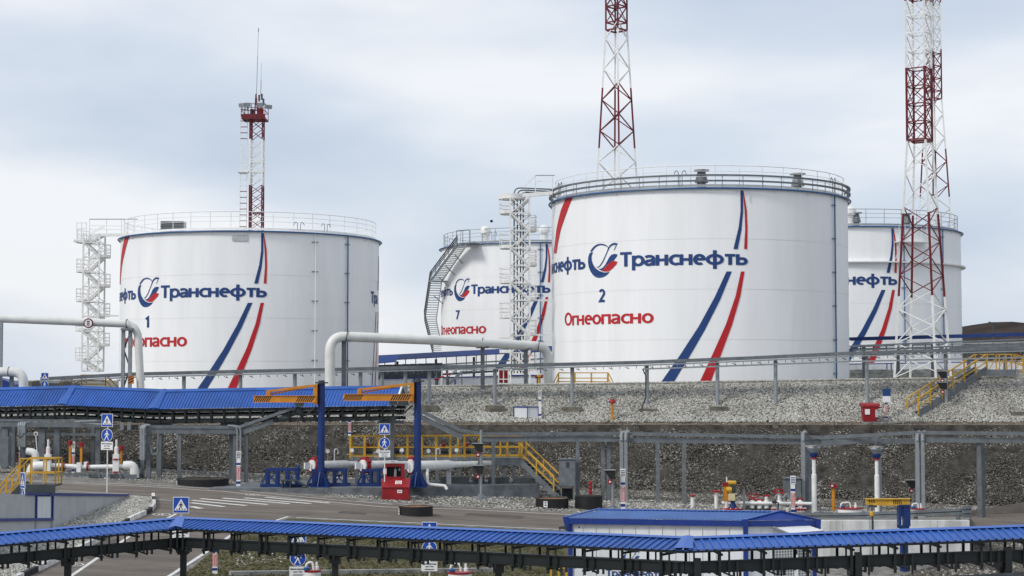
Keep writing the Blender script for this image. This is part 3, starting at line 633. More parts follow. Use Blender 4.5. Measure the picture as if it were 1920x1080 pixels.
# repaired patches and sealed cracks in the asphalt
M['patch'] = mat('asphalt_patch', (.115, .103, .092), .85, var=.12, vs=1.5, bump=.3, bs=60, spec=.12)
M['crack'] = mat('crack_seal', (.05, .047, .043), .7, var=.1, vs=2, spec=.2)
for pts in ([(640, 958), (690, 962), (684, 966), (632, 962)], [(880, 962), (985, 968), (978, 974), (868, 967)], [(150, 1040), (215, 1010), (232, 1016), (170, 1050)], [(1880, 962), (1935, 952), (1935, 962), (1890, 970)]): sheet('asphalt_patch', pts, .0145, 'patch')
for pts in ([(330, 990), (300, 1012), (262, 1040), (225, 1075)], [(420, 958), (520, 962), (600, 968)], [(800, 957), (900, 965), (1010, 983)], [(600, 951), (720, 958), (850, 974), (960, 981)]):
    g = [G(x, y) for x, y in pts]; q = []
    for a, c in zip(g, g[1:]):
        for k in range(6): q.append(a.lerp(c, k / 6) + Vector((random.uniform(-.1, .1), random.uniform(-.15, .15), 0)))
    b = MB(); vs = []
    for p in q: vs += [(p.x, p.y - .035, h(p.x, p.y - .035) + .0165), (p.x, p.y + .035, h(p.x, p.y + .035) + .0165)]
    b.add(vs, [(2 * i, 2 * i + 1, 2 * i + 3, 2 * i + 2) for i in range(len(q) - 1)]); b.build('crack_seal', 'crack', kind='structure')
# ================================================================ LATTICE MASTS
def mast(label, axis, Y, ys, r0, r1, phi, bands, base_y, prism_y, top_y, ph=1.5, lw=.17, bw=.08, name='lattice_mast'):
    """square lattice mast: r0 half diagonal at the foot, r1 above the taper; bands = [(photo row, colour below that row)]"""
    c = P(axis, 700, Y); zb, zp, zt = zat(base_y, Y), zat(prism_y, Y), zat(top_y, Y)
    root = thing(name, (c.x, c.y, zb), label, 'mast', 'red and white lattice masts')
    rad = lambda z: lerp(r0, r1, min(1, (z - zb) / (zp - zb)))
    cor = lambda k, z: Vector((c.x + rad(z) * math.cos(phi + k * PI / 2), c.y + rad(z) * math.sin(phi + k * PI / 2), z))
    zs = [zat(y, Y) for y, _ in bands]
    def colour(z):
        m = 'white'
        for zz, q in zip(zs, [q for _, q in bands]):
            if z >= zz: m = q
        return m
    cuts = sorted(set([zb, zp, zt] + [z for z in zs if zb < z < zt]))
    for a, b_ in zip(cuts, cuts[1:]):
        for k in range(4): rod('leg', cor(k, a), cor(k, b_), lw, colour((a + b_) / 2), root)
    z = zb; j = 0
    while z < zt - .2:
        hgt = ph if z < zp else ph * 1.05; z2 = min(z + hgt, zt)
        for k in range(4):
            m = colour((z + z2) / 2); q = (j + k) % 2
            rod('brace', cor(k + q, z), cor(k + 1 - q, z2), bw, m, root)
            if z >= zp - .1:
                rod('brace', cor(k + 1 - q, z), cor(k + q, z2), bw * .7, m, root)
                rod('strut', cor(k, z), cor(k + 1, z), bw * 1.3, colour(z), root)
        z = z2; j += 1
    for k in range(4): rod('strut', cor(k, zp), cor(k + 1, zp), bw * 1.6, colour(zp), root)
    return root
PH = math.radians(10.7)
mast('red and white lattice mast standing in front of the rightmost tank', 1730, 150, None, 2.65, 1.18, PH,
     [(9999, 'white'), (556, 'redm'), (401, 'white'), (265, 'redm'), (128, 'white'), (3, 'redm')], 708, 265, -70, 1.5, .17, .075)
mast('red and white lattice mast rising behind the largest tank', 1158, 190, None, 3.6, 1.19, math.radians(3), [(9999, 'white'), (278, 'redm'), (165, 'white'), (57, 'redm')], 715, 57, -70, 1.75, .19, .105)
mast('thinner red and white lattice mast, far one behind the rightmost tank', 1757, 250, None, 3.7, 1.19, math.radians(-20), [(9999, 'white'), (370, 'redm'), (280, 'white'), (186, 'redm'), (93, 'white'), (6, 'redm')], 705, 186, -70, 1.75, .18, .09)
# floodlight mast behind tank 1
Y = 216; zb = zat(720, Y); c = P(478.5, 700, Y); s = Y / F
root = thing('floodlight_mast', (c.x, c.y, zb), 'slim red and white mast with a floodlight basket and whip aerials behind the left tank', 'mast')
hx = 11.5 * s
cn = [Vector((c.x + a * hx, c.y + b_ * hx, 0)) for a, b_ in ((-1, -1), (1, -1), (1, 1), (-1, 1))]
cuts = [(720, 'redm'), (348, 'white'), (262, 'redm'), (226, None)]
for (ya, m), (yb, _) in zip(cuts, cuts[1:]):
    za, zc_ = zat(ya, Y), zat(yb, Y)
    for p in cn: rod('leg', p + Vector((0, 0, za)), p + Vector((0, 0, zc_)), .16 if p.x > c.x else .2, m, root)
    n = max(2, round((zc_ - za) / 1.1)); 
    for i in range(n):
        z1, z2 = lerp(za, zc_, i / n), lerp(za, zc_, (i + 1) / n)
        if z2 < zat(430, Y): continue
        for k in range(4):
            a, b_ = cn[k], cn[(k + 1) % 4]
            rod('brace', a + Vector((0, 0, z1)), b_ + Vector((0, 0, z2)), .07, m, root); rod('brace', b_ + Vector((0, 0, z1)), a + Vector((0, 0, z2)), .07, m, root)
for y in (305, 323, 400):
    z = zat(y, Y)
    for k in range(4): rod('strut', cn[k] + Vector((0, 0, z)), cn[(k + 1) % 4] + Vector((0, 0, z)), .12, 'white' if y < 350 else 'redm', root)
# caged ladder on its left side
lx = P(457, 300, Y).x; q = Vector((lx, c.y, 0))
for dx in (-.42, .42): rod('ladder_rail', q + Vector((dx, 0, zat(430, Y))), q + Vector((dx, 0, zat(190, Y))), .07, 'white', root)
for i in range(22):
    y = 425 - i * 11; m = 'redm' if y > 350 or y < 262 else 'white'; rod('ladder_hoop', q + Vector((-.45, 0, zat(y, Y))), q + Vector((.45, 0, zat(y, Y))), .09, m, root)
MB().box(lx - .7, lx + .65, c.y - .6, c.y + .6, zat(324, Y), zat(321, Y)).build('ladder_landing', 'white', root)
for y in (299, 304, 310): rod('landing_rail', (lx - .7, c.y - .6, zat(y, Y)), (lx + .65, c.y - .6, zat(y, Y)), .05, 'white', root)
x0, x1 = P(456, 215, Y).x, P(500, 215, Y).x; zf = zat(226, Y); zr_ = zat(198, Y)
MB().box(x0, x1, c.y - 1.5, c.y + 1.5, zf, zf + .25).build('basket_floor', 'redm', root)
MB().box(x0 - .02, x1 + .02, c.y - 1.52, c.y - 1.44, zf + .25, zf + .62).build('basket_skirt', 'redm', root)
for k in range(8):
    x = lerp(x0, x1, k / 7); rod('basket_post', (x, c.y - 1.48, zf + .6), (x, c.y - 1.48, zr_), .07, 'redm', root); rod('basket_post', (x, c.y + 1.48, zf), (x, c.y + 1.48, zr_), .06, 'redm', root)
for z in (zr_, lerp(zf, zr_, .55)):
    for yy in (-1.48, 1.48): rod('basket_rail', (x0, c.y + yy, z), (x1, c.y + yy, z), .07, 'redm', root)
    for xx in (x0, x1): rod('basket_rail', (xx, c.y - 1.48, z), (xx, c.y + 1.48, z), .07, 'redm', root)
for px, py, t in ((455, 197, -.4), (464, 196, 0), (488, 196, 0), (503, 200, .5)):
    p = P(px, py, Y - 1.7); b = MB(); e = Vector((math.sin(t), -math.cos(t), -.3)).normalized()
    b.bar(p, p + e * .3, .8, .5); b.build('floodlight', 'greyl', root); rod('lamp_bracket', p + Vector((0, 0, -.6)), p, .07, 'greyd', root)
p = P(488, 209, Y - 1); MB().box(p.x - .4, p.x + .4, p.y - .2, p.y + .2, p.z - .35, p.z + .4).build('equipment_box', 'red', root)
p = P(473, 210, Y - 1); MB().box(p.x - .25, p.x + .25, p.y - .2, p.y + .2, p.z - .35, p.z + .35).build('equipment_box', 'greyd', root)
for a, b_ in (((477, 226), (480, 176)), ((484, 226), (480, 176))): rod('aerial_leg', P(*a, Y), P(*b_, Y), .14, 'redm', root)
for y in (186, 196, 206, 216): rod('aerial_strut', P(478 - (y - 176) * .03, y, Y), P(483, y, Y), .08, 'redm', root)
rod('whip_aerial', P(481, 178, Y), P(483, 105, Y), .07, 'greyl', root); rod('whip_aerial', P(483, 105, Y), P(484.5, 55, Y), .045, 'greyl', root); rod('aerial_tip', P(484.5, 60, Y), P(484.6, 53, Y), .08, 'greyd', root)
rod('whip_aerial', P(489, 180, Y + .6), P(489.5, 150, Y + .6), .08, 'greyl', root); rod('whip_aerial', P(489.5, 150, Y + .6), P(490, 118, Y + .6), .035, 'greyl', root)
for px, y0, y1 in ((486, 190, 178), (491, 187, 176), (494, 198, 185)): rod('antenna_panel', P(px, y0, Y), P(px, y1, Y), .22, 'greyd', root)

# ================================================================ STAIR TOWERS
def stair_tower(label, pxl, pxr, Y, ytop, ybase, lxa, rxb, first_left, nl, pitch_px, bridge):
    """white stair tower: four posts, crossing flights and rounded landings on alternate sides"""
    xl, xr = P(pxl, 600, Y).x, P(pxr, 600, Y).x; zb, zt = zat(ybase, Y), zat(ytop, Y); dy = 1.3
    root = thing('stair_tower', ((xl + xr) / 2, Y, zb), label, 'stair tower', 'white stair towers beside the tanks')
    for x in (xl, xr):
        for y in (Y - dy, Y + dy): rod('tower_post', (x, y, zb), (x, y, zt), .16, 'white', root)
    XL, XR = P(lxa, 600, Y).x, P(rxb, 600, Y).x
    pit = pitch_px / F * Y; z = zat(first_left, Y); k = 0
    def landing(x0, x1, zz, rail=1.15):
        n = 8; mid = x0; rx = abs(x1 - x0); sg = 1 if x1 > x0 else -1; pts = []
        for i in range(n + 1):
            a = -PI / 2 + PI * i / n; pts.append(Vector((x0 + sg * rx * math.cos(a) ** .6 if math.cos(a) > 1e-6 else x0, Y + dy * math.sin(a), zz)))
        b = MB(); b.prism(pts, (0, 0, .3)); b.build('landing', 'white', root)
        for q in (.6, .95, 1.45):
            MB().tube([p + Vector((0, 0, q)) for p in pts], .035, 5).build('landing_rail', 'white', root)
        for p in pts[::2]: rod('landing_post', p, p + Vector((0, 0, 1.45)), .05, 'white', root)
    lv = []
    zz = z
    while zz > zb + .5: lv.append((zz, 'L')); lv.append((zz - pit / 2, 'R')); zz -= pit
    for q, side in lv:
        if q < zb: continue
        landing(xl if side == 'L' else xr, XL if side == 'L' else XR, q)
    seq = [(zt, 'R')] + lv
    for i, ((za, sa), (zc_, sc_)) in enumerate(zip(seq, seq[1:])):
        zc_ = max(zc_, zb); yy = Y - dy * .55 if i % 2 else Y + dy * .55
        a = Vector((xl if sa == 'L' else xr, yy, za)); c_ = Vector((xl if sc_ == 'L' else xr, yy, zc_))
        for o in (-.42, .42):
            MB().bar(a + Vector((0, o, 0)), c_ + Vector((0, o, 0)), .06, .28).build('stair_stringer', 'white', root)
            rod('handrail', a + Vector((0, o, 1.0)), c_ + Vector((0, o, 1.0)), .05, 'white', root)
        b = MB()
        for t in range(1, 9):
            p = a.lerp(c_, t / 9); b.box(p.x - .13, p.x + .13, p.y - .4, p.y + .4, p.z - .03, p.z + .02)
        b.build('stair_treads', 'white', root, kind='stuff')
        # face bracing of this storey
        for y in (Y - dy - .06, Y + dy + .06):
            rod('brace', (xl, y, za if i % 2 else zc_), (xr, y, zc_ if i % 2 else za), .09, 'white', root); rod('brace', (xl, y - .1, zc_ if i % 2 else za), (xr, y - .1, za if i % 2 else zc_), .07, 'white', root)
        for y in (Y - dy, Y + dy): rod('tie', (xl, y, zc_), (xr, y, zc_), .11, 'white', root)
    return root
st1 = stair_tower('white stair tower beside the left tank numbered 1', 160, 190, 190, 440, 696, 143, 205, 456, 5, 55.3, None)
# its bridge to the roof
for (x0, y0, x1, y1, nm, wd, m) in ((168, 441, 256, 440, 'bridge_beam', .3, 'white'), (168, 411, 258, 411, 'bridge_rail', .09, 'greyl'), (168, 423, 252, 424, 'bridge_rail', .05, 'white'), (168, 430, 250, 431, 'bridge_rail', .05, 'white')):
    for dy in (-.6, .6): rod(nm, P(x0, y0, 190 + dy), P(x1, y1, 189 + dy), wd, m, st1)
for x in (168, 200, 228, 252): rod('bridge_post', P(x, 441, 189.4), P(x, 411, 189.4), .06, 'white', st1)
MB().box(P(143, 450, 190).x, P(168, 450, 190).x, 188.8, 191.2, zat(455, 190), zat(451, 190)).build('top_landing', 'white', st1)
for y in (418, 428, 438): rod('landing_rail', P(144, y, 189), P(162, y, 189), .06, 'white', st1)
for x in (144, 153, 162): rod('landing_post', P(x, 452, 189), P(x, 417, 189), .06, 'white', st1)
rod('tie_beam', P(190, 592, 189), P(222, 592, 189), .2, 'white', st1)
st2 = stair_tower('white stair tower beside the largest tank, in front of tank 7', 957, 993, 163, 372, 720, 937, 1006, 402, 5, 65.2, None)
for (x0, y0, x1, y1, nm, wd, m) in ((960, 368, 1036, 362, 'bridge_beam', .34, 'white'), (1004, 329, 1040, 329, 'bridge_rail', .08, 'greyl'), (984, 349, 1004, 329, 'bridge_rail', .07, 'white'), (1004, 340, 1036, 340, 'bridge_rail', .05, 'white')):
    for dy in (-.6, .6): rod(nm, P(x0, y0, 163 + dy), P(x1, y1, 162.5 + dy), wd, m, st2)
for x, y in ((1004, 365), (1036, 363)): rod('bridge_post', P(x, y, 162.4), P(x, 329, 162.4), .07, 'white', st2)
MB().lathe((P(960, 372, 163).x, 163, zat(374, 163)), [(0, 0), (1.3, 0), (1.3, .45), (0, .45)], 20).build('top_landing', 'white', st2)
for k, (x, y0) in enumerate(((964, 352), (970, 356), (976, 360), (981, 362))):
    MB().tube(fillet([P(x, 700, 163.2 + k * .2), P(x, y0, 163.2 + k * .2), P(1034, y0 + 3, 162.6 + k * .2)], .6), .07, 6).build('riser_pipe', 'grey', st2)
for y in (563, 628): rod('tie_beam', P(993, y, 162), P(1036, y, 162.5), .16, 'white', st2)
# ---- curved stair of tank 7
def helix(t, th, z, off):      # straight flights between the three landings
    a, c_ = (thA, thB) if th > thB else (thB, thM) if th > thM else (thM, thC); k = (a - th) / (a - c_); o = off + .4
    return TP(t, a, z, o).lerp(TP(t, c_, z, o), k) if a != c_ else TP(t, a, z, o)
thA, thB, thM, thC = [math.radians(-q) for q in (44, 69, 89, 110)]
zA, zB_, zM, zC = K7['zt'] - .1, zat(527, 240), zat(600, 245), zat(666, 249)
def zof(th): return pw(-th, [(-thA, zA), (-thB, zB_), (-thM, zM), (-thC, zC)])
n = 33; arc = sorted([lerp(thA, thC, i / n) for i in range(n + 1)] + [thB, thM], reverse=True)
cs = thing('curved_stair', TP(K7, thC, K7['zb'], 1), 'steel stair curving up the left side of tank 7', 'stair')
for off, m, wd in ((.3, 'white', .3), (1.95, 'grey', .34)):
    b = MB()
    for a, c_ in zip(arc, arc[1:]): b.bar(helix(K7, a, zof(a), off), helix(K7, c_, zof(c_), off), .1, wd)
    b.build('stair_stringer', m, cs)
for z, q in ((.55, .06), (.85, .08), (1.2, .09)):
    MB().tube([helix(K7, a, zof(a) + z, 2.0) for a in arc], q, 6).build('handrail', 'greyd' if z > .6 else 'grey', cs)
for a in arc[::2]: rod('rail_post', helix(K7, a, zof(a), 2.0), helix(K7, a, zof(a) + 1.2, 2.0), .08, 'grey', cs)
for i in range(54):
    a = lerp(thA, thC, (i + .5) / 54); p, q = helix(K7, a, zof(a), .35), helix(K7, a, zof(a), 1.9); rod('stair_tread', p, q, .34, 'white', cs, hh=.13)
b = MB(); b.prism([TP(K7, math.radians(d), zB_ - .15, o) for d, o in ((-66, .1), (-71, .1), (-71, 2.4), (-66, 2.4))], (0, 0, .15)); b.build('stair_landing', 'greyl', cs)
b = MB(); b.prism([TP(K7, math.radians(d), zA + .05, o) for d, o in ((-36, -.3), (-44, -.3), (-44, 2.6), (-36, 2.6))], (0, 0, .15)); b.build('top_landing', 'grey', cs)
for d in (-36, -40, -44): rod('rail_post', TP(K7, math.radians(d), zA, 2.55), TP(K7, math.radians(d), zA + 1.9, 2.55), .09, 'grey', cs)
rod('handrail', TP(K7, math.radians(-36), zA + 1.9, 2.55), TP(K7, math.radians(-44), zA + 1.9, 2.55), .09, 'grey', cs)
for d in (-50, -58, -66, -76): a = math.radians(d); rod('stair_bracket', TP(K7, a, zof(a) - 1.3, .02), TP(K7, a, zof(a) - .1, 1.4), .1, 'greyl', cs)

# ================================================================ ROOFED CABLE TRESTLES
def roof_sheets(root, ridge, w, drop, pitch, rh, m='blue', cap='bluel', capw=.2, sheet_len=None):
    n = len(ridge) - 1; dirs = [Vector((ridge[i + 1].x - ridge[i].x, ridge[i + 1].y - ridge[i].y, 0)).normalized() for i in range(n)]
    for i in range(n):
        a, c_ = ridge[i], ridge[i + 1]; L_ = Vector((c_.x - a.x, c_.y - a.y)).length; d = dirs[i]
        for sg in (-1, 1):
            nrm = Vector((d.y, -d.x, 0)) * sg                      # sg = 1: the side towards the right of travel (the camera)
            def ext(j):                                             # shift of the eave end along the axis so that neighbours mitre
                if j < 0 or j >= n - 1: return 0.0
                e = dirs[j + 1]; ang = math.atan2(dirs[j].x * e.y - dirs[j].y * e.x, dirs[j].dot(e)); return w * math.tan(ang / 2) * sg
            m0, m1 = -ext(i - 1), ext(i)
            prof = []; s = min(0, m0); end = L_ + max(0, m1)
            while s < end:
                for ds, hh in ((0, 0), (.70 * pitch, 0), (.78 * pitch, rh), (.94 * pitch, rh)):
                    if s + ds <= end: prof.append((s + ds, hh))
                s += pitch
            prof.append((end, 0)); lines = []
            for s, hh in prof:
                t0, t1 = 0.0, 1.0
                if s < 0: t0 = s / m0 if m0 < 0 else 1
                elif m0 > 0 and s < m0: t1 = s / m0
                if s > L_: t0 = max(t0, (s - L_) / m1 if m1 > 0 else 1)
                elif m1 < 0 and s > L_ + m1: t1 = min(t1, (L_ - s) / -m1)
                if t1 - t0 < 1e-3: t1 = t0
                zz = lambda t: lerp(a.z, c_.z, s / L_) - drop * t + hh
                base = Vector((a.x, a.y, 0)) + d * s
                lines.append((base + nrm * (w * t0) + Vector((0, 0, zz(t0))), base + nrm * (w * t1) + Vector((0, 0, zz(t1)))))
            # cut into sheets
            per = sheet_len or 1e9; start = 0
            while start < len(lines) - 1:
                stop = start + 1
                while stop < len(lines) - 1 and prof[stop][0] - prof[start][0] < per: stop += 1
                b = MB(); q = lines[start:stop + 1]; b.add([p for l_ in q for p in l_] , [(2 * k, 2 * k + 1, 2 * k + 3, 2 * k + 2) for k in range(len(q) - 1)])
                b.build('roof_sheet', m, root); start = stop
        k = max(1, round(L_ / 3.2))
        for j in range(k):
            p, q = a.lerp(c_, j / k), a.lerp(c_, (j + 1) / k); dz = Vector((0, 0, rh + .012 + .004 * (j % 2))); nn = Vector((d.y, -d.x, 0)) * capw; dn = Vector((0, 0, -drop / w * capw))
            b = MB(); b.add([p + dz - nn + dn, p + dz, p + dz + nn + dn, q + dz - nn + dn, q + dz, q + dz + nn + dn], [(0, 1, 4, 3), (1, 2, 5, 4)]); b.build('ridge_cap', cap, root)
        if i < n - 1:                                               # flashing over the mitre
            e = dirs[i + 1]; ang = math.atan2(d.x * e.y - d.y * e.x, d.dot(e))
            for sg in (-1, 1):
                n1 = Vector((d.y, -d.x, 0)) * sg; mv = (n1 + Vector((e.y, -e.x, 0)) * sg).normalized() * (w / math.cos(ang / 2)); tp = c_ + Vector((0, 0, rh + .02)); bt = c_ + mv + Vector((0, 0, -drop + rh + .02)); f = capw * 1.7
                b = MB(); b.add([tp - d * f * .6, tp + Vector((0, 0, .03)), tp + e * f * .6, bt - d * f, bt + Vector((0, 0, .03)), bt + e * f], [(0, 1, 4, 3), (1, 2, 5, 4)]); b.build('corner_flashing', cap, root)
def along(ridge, s):
    for a, c_ in zip(ridge, ridge[1:]):
        l_ = Vector((c_.x - a.x, c_.y - a.y)).length
        if s <= l_ or c_ is ridge[-1]: return a.lerp(c_, s / l_), Vector((c_.x - a.x, c_.y - a.y, 0)).normalized()
        s -= l_
def length(ridge): return sum(Vector((c_.x - a.x, c_.y - a.y)).length for a, c_ in zip(ridge, ridge[1:]))
def offs(ridge, o, dz):
    out = []; n = len(ridge)
    for i, p in enumerate(ridge):
        d1 = (ridge[i] - ridge[i - 1]) if i else (ridge[1] - ridge[0]); d2 = (ridge[i + 1] - ridge[i]) if i < n - 1 else d1
        d1 = Vector((d1.x, d1.y, 0)).normalized(); d2 = Vector((d2.x, d2.y, 0)).normalized(); m = (d1 + d2).normalized(); k = 1 / max(.3, m.dot(d1))
        out.append(p + Vector((m.y, -m.x, 0)) * (o * k) + Vector((0, 0, dz)))
    return out
# ---- the near trestle, across the bottom of the view
RN = [P(-60, 1006, 55.9), P(340, 972, 60.5), P(1290, 1009.5, 49.4), P(1990, 984.5, 50.3)]
nt_ = thing('roofed_trestle', (RN[1].x, RN[1].y, h(RN[1].x, RN[1].y)), 'long dark cable trestle with a blue ribbed roof, nearest of all, across the foreground', 'trestle')
roof_sheets(nt_, RN, .95, .26, .24, .045, capw=.17, sheet_len=5.9)
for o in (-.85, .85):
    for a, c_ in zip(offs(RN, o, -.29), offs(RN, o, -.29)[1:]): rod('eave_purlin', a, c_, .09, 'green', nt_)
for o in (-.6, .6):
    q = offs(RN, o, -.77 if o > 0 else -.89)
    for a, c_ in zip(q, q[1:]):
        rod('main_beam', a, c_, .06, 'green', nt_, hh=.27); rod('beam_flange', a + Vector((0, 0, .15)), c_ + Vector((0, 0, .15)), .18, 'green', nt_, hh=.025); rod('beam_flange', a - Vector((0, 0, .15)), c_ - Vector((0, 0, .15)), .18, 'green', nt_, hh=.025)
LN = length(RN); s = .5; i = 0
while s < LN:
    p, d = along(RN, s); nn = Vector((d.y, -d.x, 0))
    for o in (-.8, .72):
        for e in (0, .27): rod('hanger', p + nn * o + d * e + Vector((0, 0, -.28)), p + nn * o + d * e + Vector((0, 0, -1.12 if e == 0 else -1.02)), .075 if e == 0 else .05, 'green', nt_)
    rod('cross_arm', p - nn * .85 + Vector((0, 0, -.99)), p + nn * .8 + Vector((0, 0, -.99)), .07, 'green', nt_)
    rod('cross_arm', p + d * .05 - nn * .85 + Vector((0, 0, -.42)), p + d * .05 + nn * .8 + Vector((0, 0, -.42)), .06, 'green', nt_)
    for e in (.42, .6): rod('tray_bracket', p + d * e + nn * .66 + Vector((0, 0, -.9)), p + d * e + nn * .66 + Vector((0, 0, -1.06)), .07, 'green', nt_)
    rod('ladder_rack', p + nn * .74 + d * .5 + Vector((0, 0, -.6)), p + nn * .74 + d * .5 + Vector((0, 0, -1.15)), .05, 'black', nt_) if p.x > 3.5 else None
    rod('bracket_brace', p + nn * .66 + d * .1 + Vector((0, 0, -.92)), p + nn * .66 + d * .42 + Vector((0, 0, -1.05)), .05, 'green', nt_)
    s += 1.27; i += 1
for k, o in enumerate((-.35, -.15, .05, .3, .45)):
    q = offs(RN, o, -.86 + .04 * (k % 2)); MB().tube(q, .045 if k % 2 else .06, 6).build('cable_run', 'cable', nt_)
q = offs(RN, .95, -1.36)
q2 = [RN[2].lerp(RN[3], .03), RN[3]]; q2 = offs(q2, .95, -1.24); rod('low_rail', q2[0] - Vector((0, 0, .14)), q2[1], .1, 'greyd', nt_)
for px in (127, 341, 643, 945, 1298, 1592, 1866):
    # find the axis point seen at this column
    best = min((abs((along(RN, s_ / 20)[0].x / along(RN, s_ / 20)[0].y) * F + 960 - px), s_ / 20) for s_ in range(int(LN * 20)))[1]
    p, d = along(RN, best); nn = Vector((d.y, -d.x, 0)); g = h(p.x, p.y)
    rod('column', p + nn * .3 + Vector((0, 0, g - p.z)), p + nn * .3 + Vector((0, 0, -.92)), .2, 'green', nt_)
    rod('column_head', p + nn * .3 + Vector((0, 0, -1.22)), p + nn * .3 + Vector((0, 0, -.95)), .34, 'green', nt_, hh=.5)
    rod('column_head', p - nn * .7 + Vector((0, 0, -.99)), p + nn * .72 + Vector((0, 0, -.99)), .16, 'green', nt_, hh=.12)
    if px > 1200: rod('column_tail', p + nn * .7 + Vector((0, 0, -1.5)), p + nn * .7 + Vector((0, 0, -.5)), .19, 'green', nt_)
# ---- the middle trestle at the left
RM = [P(-70, 730, 121.3), P(138, 724.5, 119.5), P(308, 731.5, 117), P(752, 724, 113.6)]
mt = thing('roofed_trestle', (RM[2].x, RM[2].y, h(RM[2].x, RM[2].y)), 'cable trestle with steep blue ribbed roof below the left tank, behind the jib cranes', 'trestle')
roof_sheets(mt, RM, 1.55, 1.28, .22, .055, cap='blue', capw=.22, sheet_len=6.2)
a, d = along(RM, length(RM) - .01); nn = Vector((d.y, -d.x, 0)); e = RM[-1] + d * .03
b = MB(); b.prism([e + Vector((0, 0, -.18)), e + nn * 1.35 + Vector((0, 0, -1.3)), e - nn * 1.35 + Vector((0, 0, -1.3))], d * .03); b.build('gable_panel', 'greyd', mt)
for sg in (1, -1): rod('gable_trim', e + d * .05 + Vector((0, 0, .05)), e + d * .05 + nn * 1.6 * sg + Vector((0, 0, -1.26)), .1, 'white' if sg > 0 else 'greyl', mt, hh=.16)
for dz, m, wd in ((-1.42, 'greyd', .2), (-1.75, 'green', .14), (-2.12, 'green', .2)):
    for o in (-1.2, 1.2):
        q = offs(RM, o, dz)
        for p1, p2 in zip(q, q[1:]): rod('side_rail', p1, p2, .1, m, mt, hh=wd)
LM = length(RM); s = .4
while s < LM:
    p, d = along(RM, s); nn = Vector((d.y, -d.x, 0))
    for o in (-1.25, 1.25): rod('hanger', p + nn * o + Vector((0, 0, -1.35)), p + nn * o + Vector((0, 0, -2.2)), .14, 'green', mt)
    rod('cross_arm', p - nn * 1.3 + Vector((0, 0, -2.22)), p + nn * 1.3 + Vector((0, 0, -2.22)), .1, 'green', mt); s += .92
for k, o in enumerate((-.9, -.6, -.3, .1, .4, .8)):
    MB().tube(offs(RM, o, -1.65 - .42 * (k % 2)), .09, 6).build('cable_run', 'cable', mt)
for px, pyb in ((20, 900), (183, 905), (302, 890), (437, 880), (735, 880)):
    best = min((abs((along(RM, s_ / 20)[0].x / along(RM, s_ / 20)[0].y) * F + 960 - px), s_ / 20) for s_ in range(int(LM * 20)))[1]
    p, d = along(RM, best); g = h(p.x, p.y); rod('column', (p.x, p.y, g), (p.x, p.y, p.z - 2.15), .36, 'grey', mt); rod('column_cap', (p.x - .8, p.y, p.z - 2.36), (p.x + .8, p.y, p.z - 2.36), .3, 'grey', mt, hh=.2)
# inclined cable ladders that come down from it
def tray(root, pts, wd=.8, hgt=.22, m='grey', rung=.6, name='tray_side'):
    for a, c_ in zip(pts, pts[1:]):
        a, c_ = Vector(a), Vector(c_); d = c_ - a; nn = Vector((d.y, -d.x, 0)).normalized() * (wd / 2)
        for sg in (1, -1): rod(name, a + nn * sg, c_ + nn * sg, .05, m, root, hh=hgt)
        n = max(1, int(d.length / rung))
        for i in range(n): p = a.lerp(c_, (i + .5) / n); rod('rung', p - nn + Vector((0, 0, -.04)), p + nn + Vector((0, 0, -.04)), .06, m, root)
tr = thing('cable_rack', G(437, 905), 'grey cable rack on posts below the blue roof, climbing to it at its right end', 'cable rack')
YA = 114.6
tray(tr, [P(262, 800, YA), P(450, 801, YA), P(562, 762, YA - .4)], .9, .2)
rod('rack_beam', P(262, 808, YA - .3), P(455, 809, YA - .3), .25, 'grey', tr, hh=.34); rod('rack_beam', P(455, 811, YA - .3), P(566, 770, YA - .5), .2, 'grey', tr, hh=.3)
for px, yb in ((268, 903), (300, 893), (337, 897), (441, 912), (462, 908)):
    p = P(px, 812, YA - .2); rod('post', (p.x, p.y, h(p.x, p.y)), p, .24, 'grey', tr)
for dx in (-3, 3): MB().tube(fillet([P(448 + dx, 905, YA - .5), P(448 + dx, 800, YA - .5), P(430 + dx, 798, YA - .5)], .5), .07, 6).build('conduit', 'greyl', tr)
# ---- grey cable rack across the yard on the right
rk = thing('cable_rack', G(1233, 955), 'long grey cable rack on tall posts in front of the dark rubble slope', 'cable rack')
YR = 113.0
ptsR = [P(775, 764, 113), P(862, 806, 113), P(908, 814, 113), P(1170, 813, 113), P(1545, 820, 113), P(1640, 815.5, 112), P(1715, 811, 111.4), P(1990, 814, 110.5)]
tray(rk, ptsR, .9, .2, 'grey', .8)
for (x0, y0, x1, y1, ya, yb) in ((775, 775, 866, 820, 112.8, 112.8), (905, 823, 1180, 823.5, 112.8, 112.8), (1180, 825, 1540, 829, 112.8, 112.8), (1540, 832, 1645, 824, 112.4, 112.2), (1540, 827, 1720, 827, 113.2, 113.4), (1715, 824, 1990, 827, 111.2, 110.4)):
    rod('rack_beam', P(x0, y0, ya), P(x1, y1, yb), .26, 'grey', rk, hh=.33)
for px, ytop, Yp in ((925, 826, 112.8), (1083, 826, 112.8), (1130, 826, 113.2), (1141, 826, 113.2), (1233, 828, 112.6), (1282, 828, 112.8), (1512, 832, 112.6), (1516, 832, 114.2), (1648, 828, 112.5), (1727, 826, 111.6), (1835, 828, 111), (1842, 828, 111.5), (900, 826, 112.9)):
    p = P(px, ytop, Yp); rod('post', (p.x, p.y, h(p.x, p.y)), p, .24, 'grey', rk)
for px, Yp in ((1165, 112.3), (1173, 112.3), (1505, 112.1), (1719, 111), (1729, 111)):
    p = P(px, 812, Yp); rod('post', (p.x, p.y, h(p.x, p.y)), p, .22, 'greyl', rk)
    MB().tube(fillet([p + Vector((0, -.1, -.5)), p, p + Vector((.25, .3, .05))], .2), .12, 6).build('conduit_bend', 'greyl', rk)
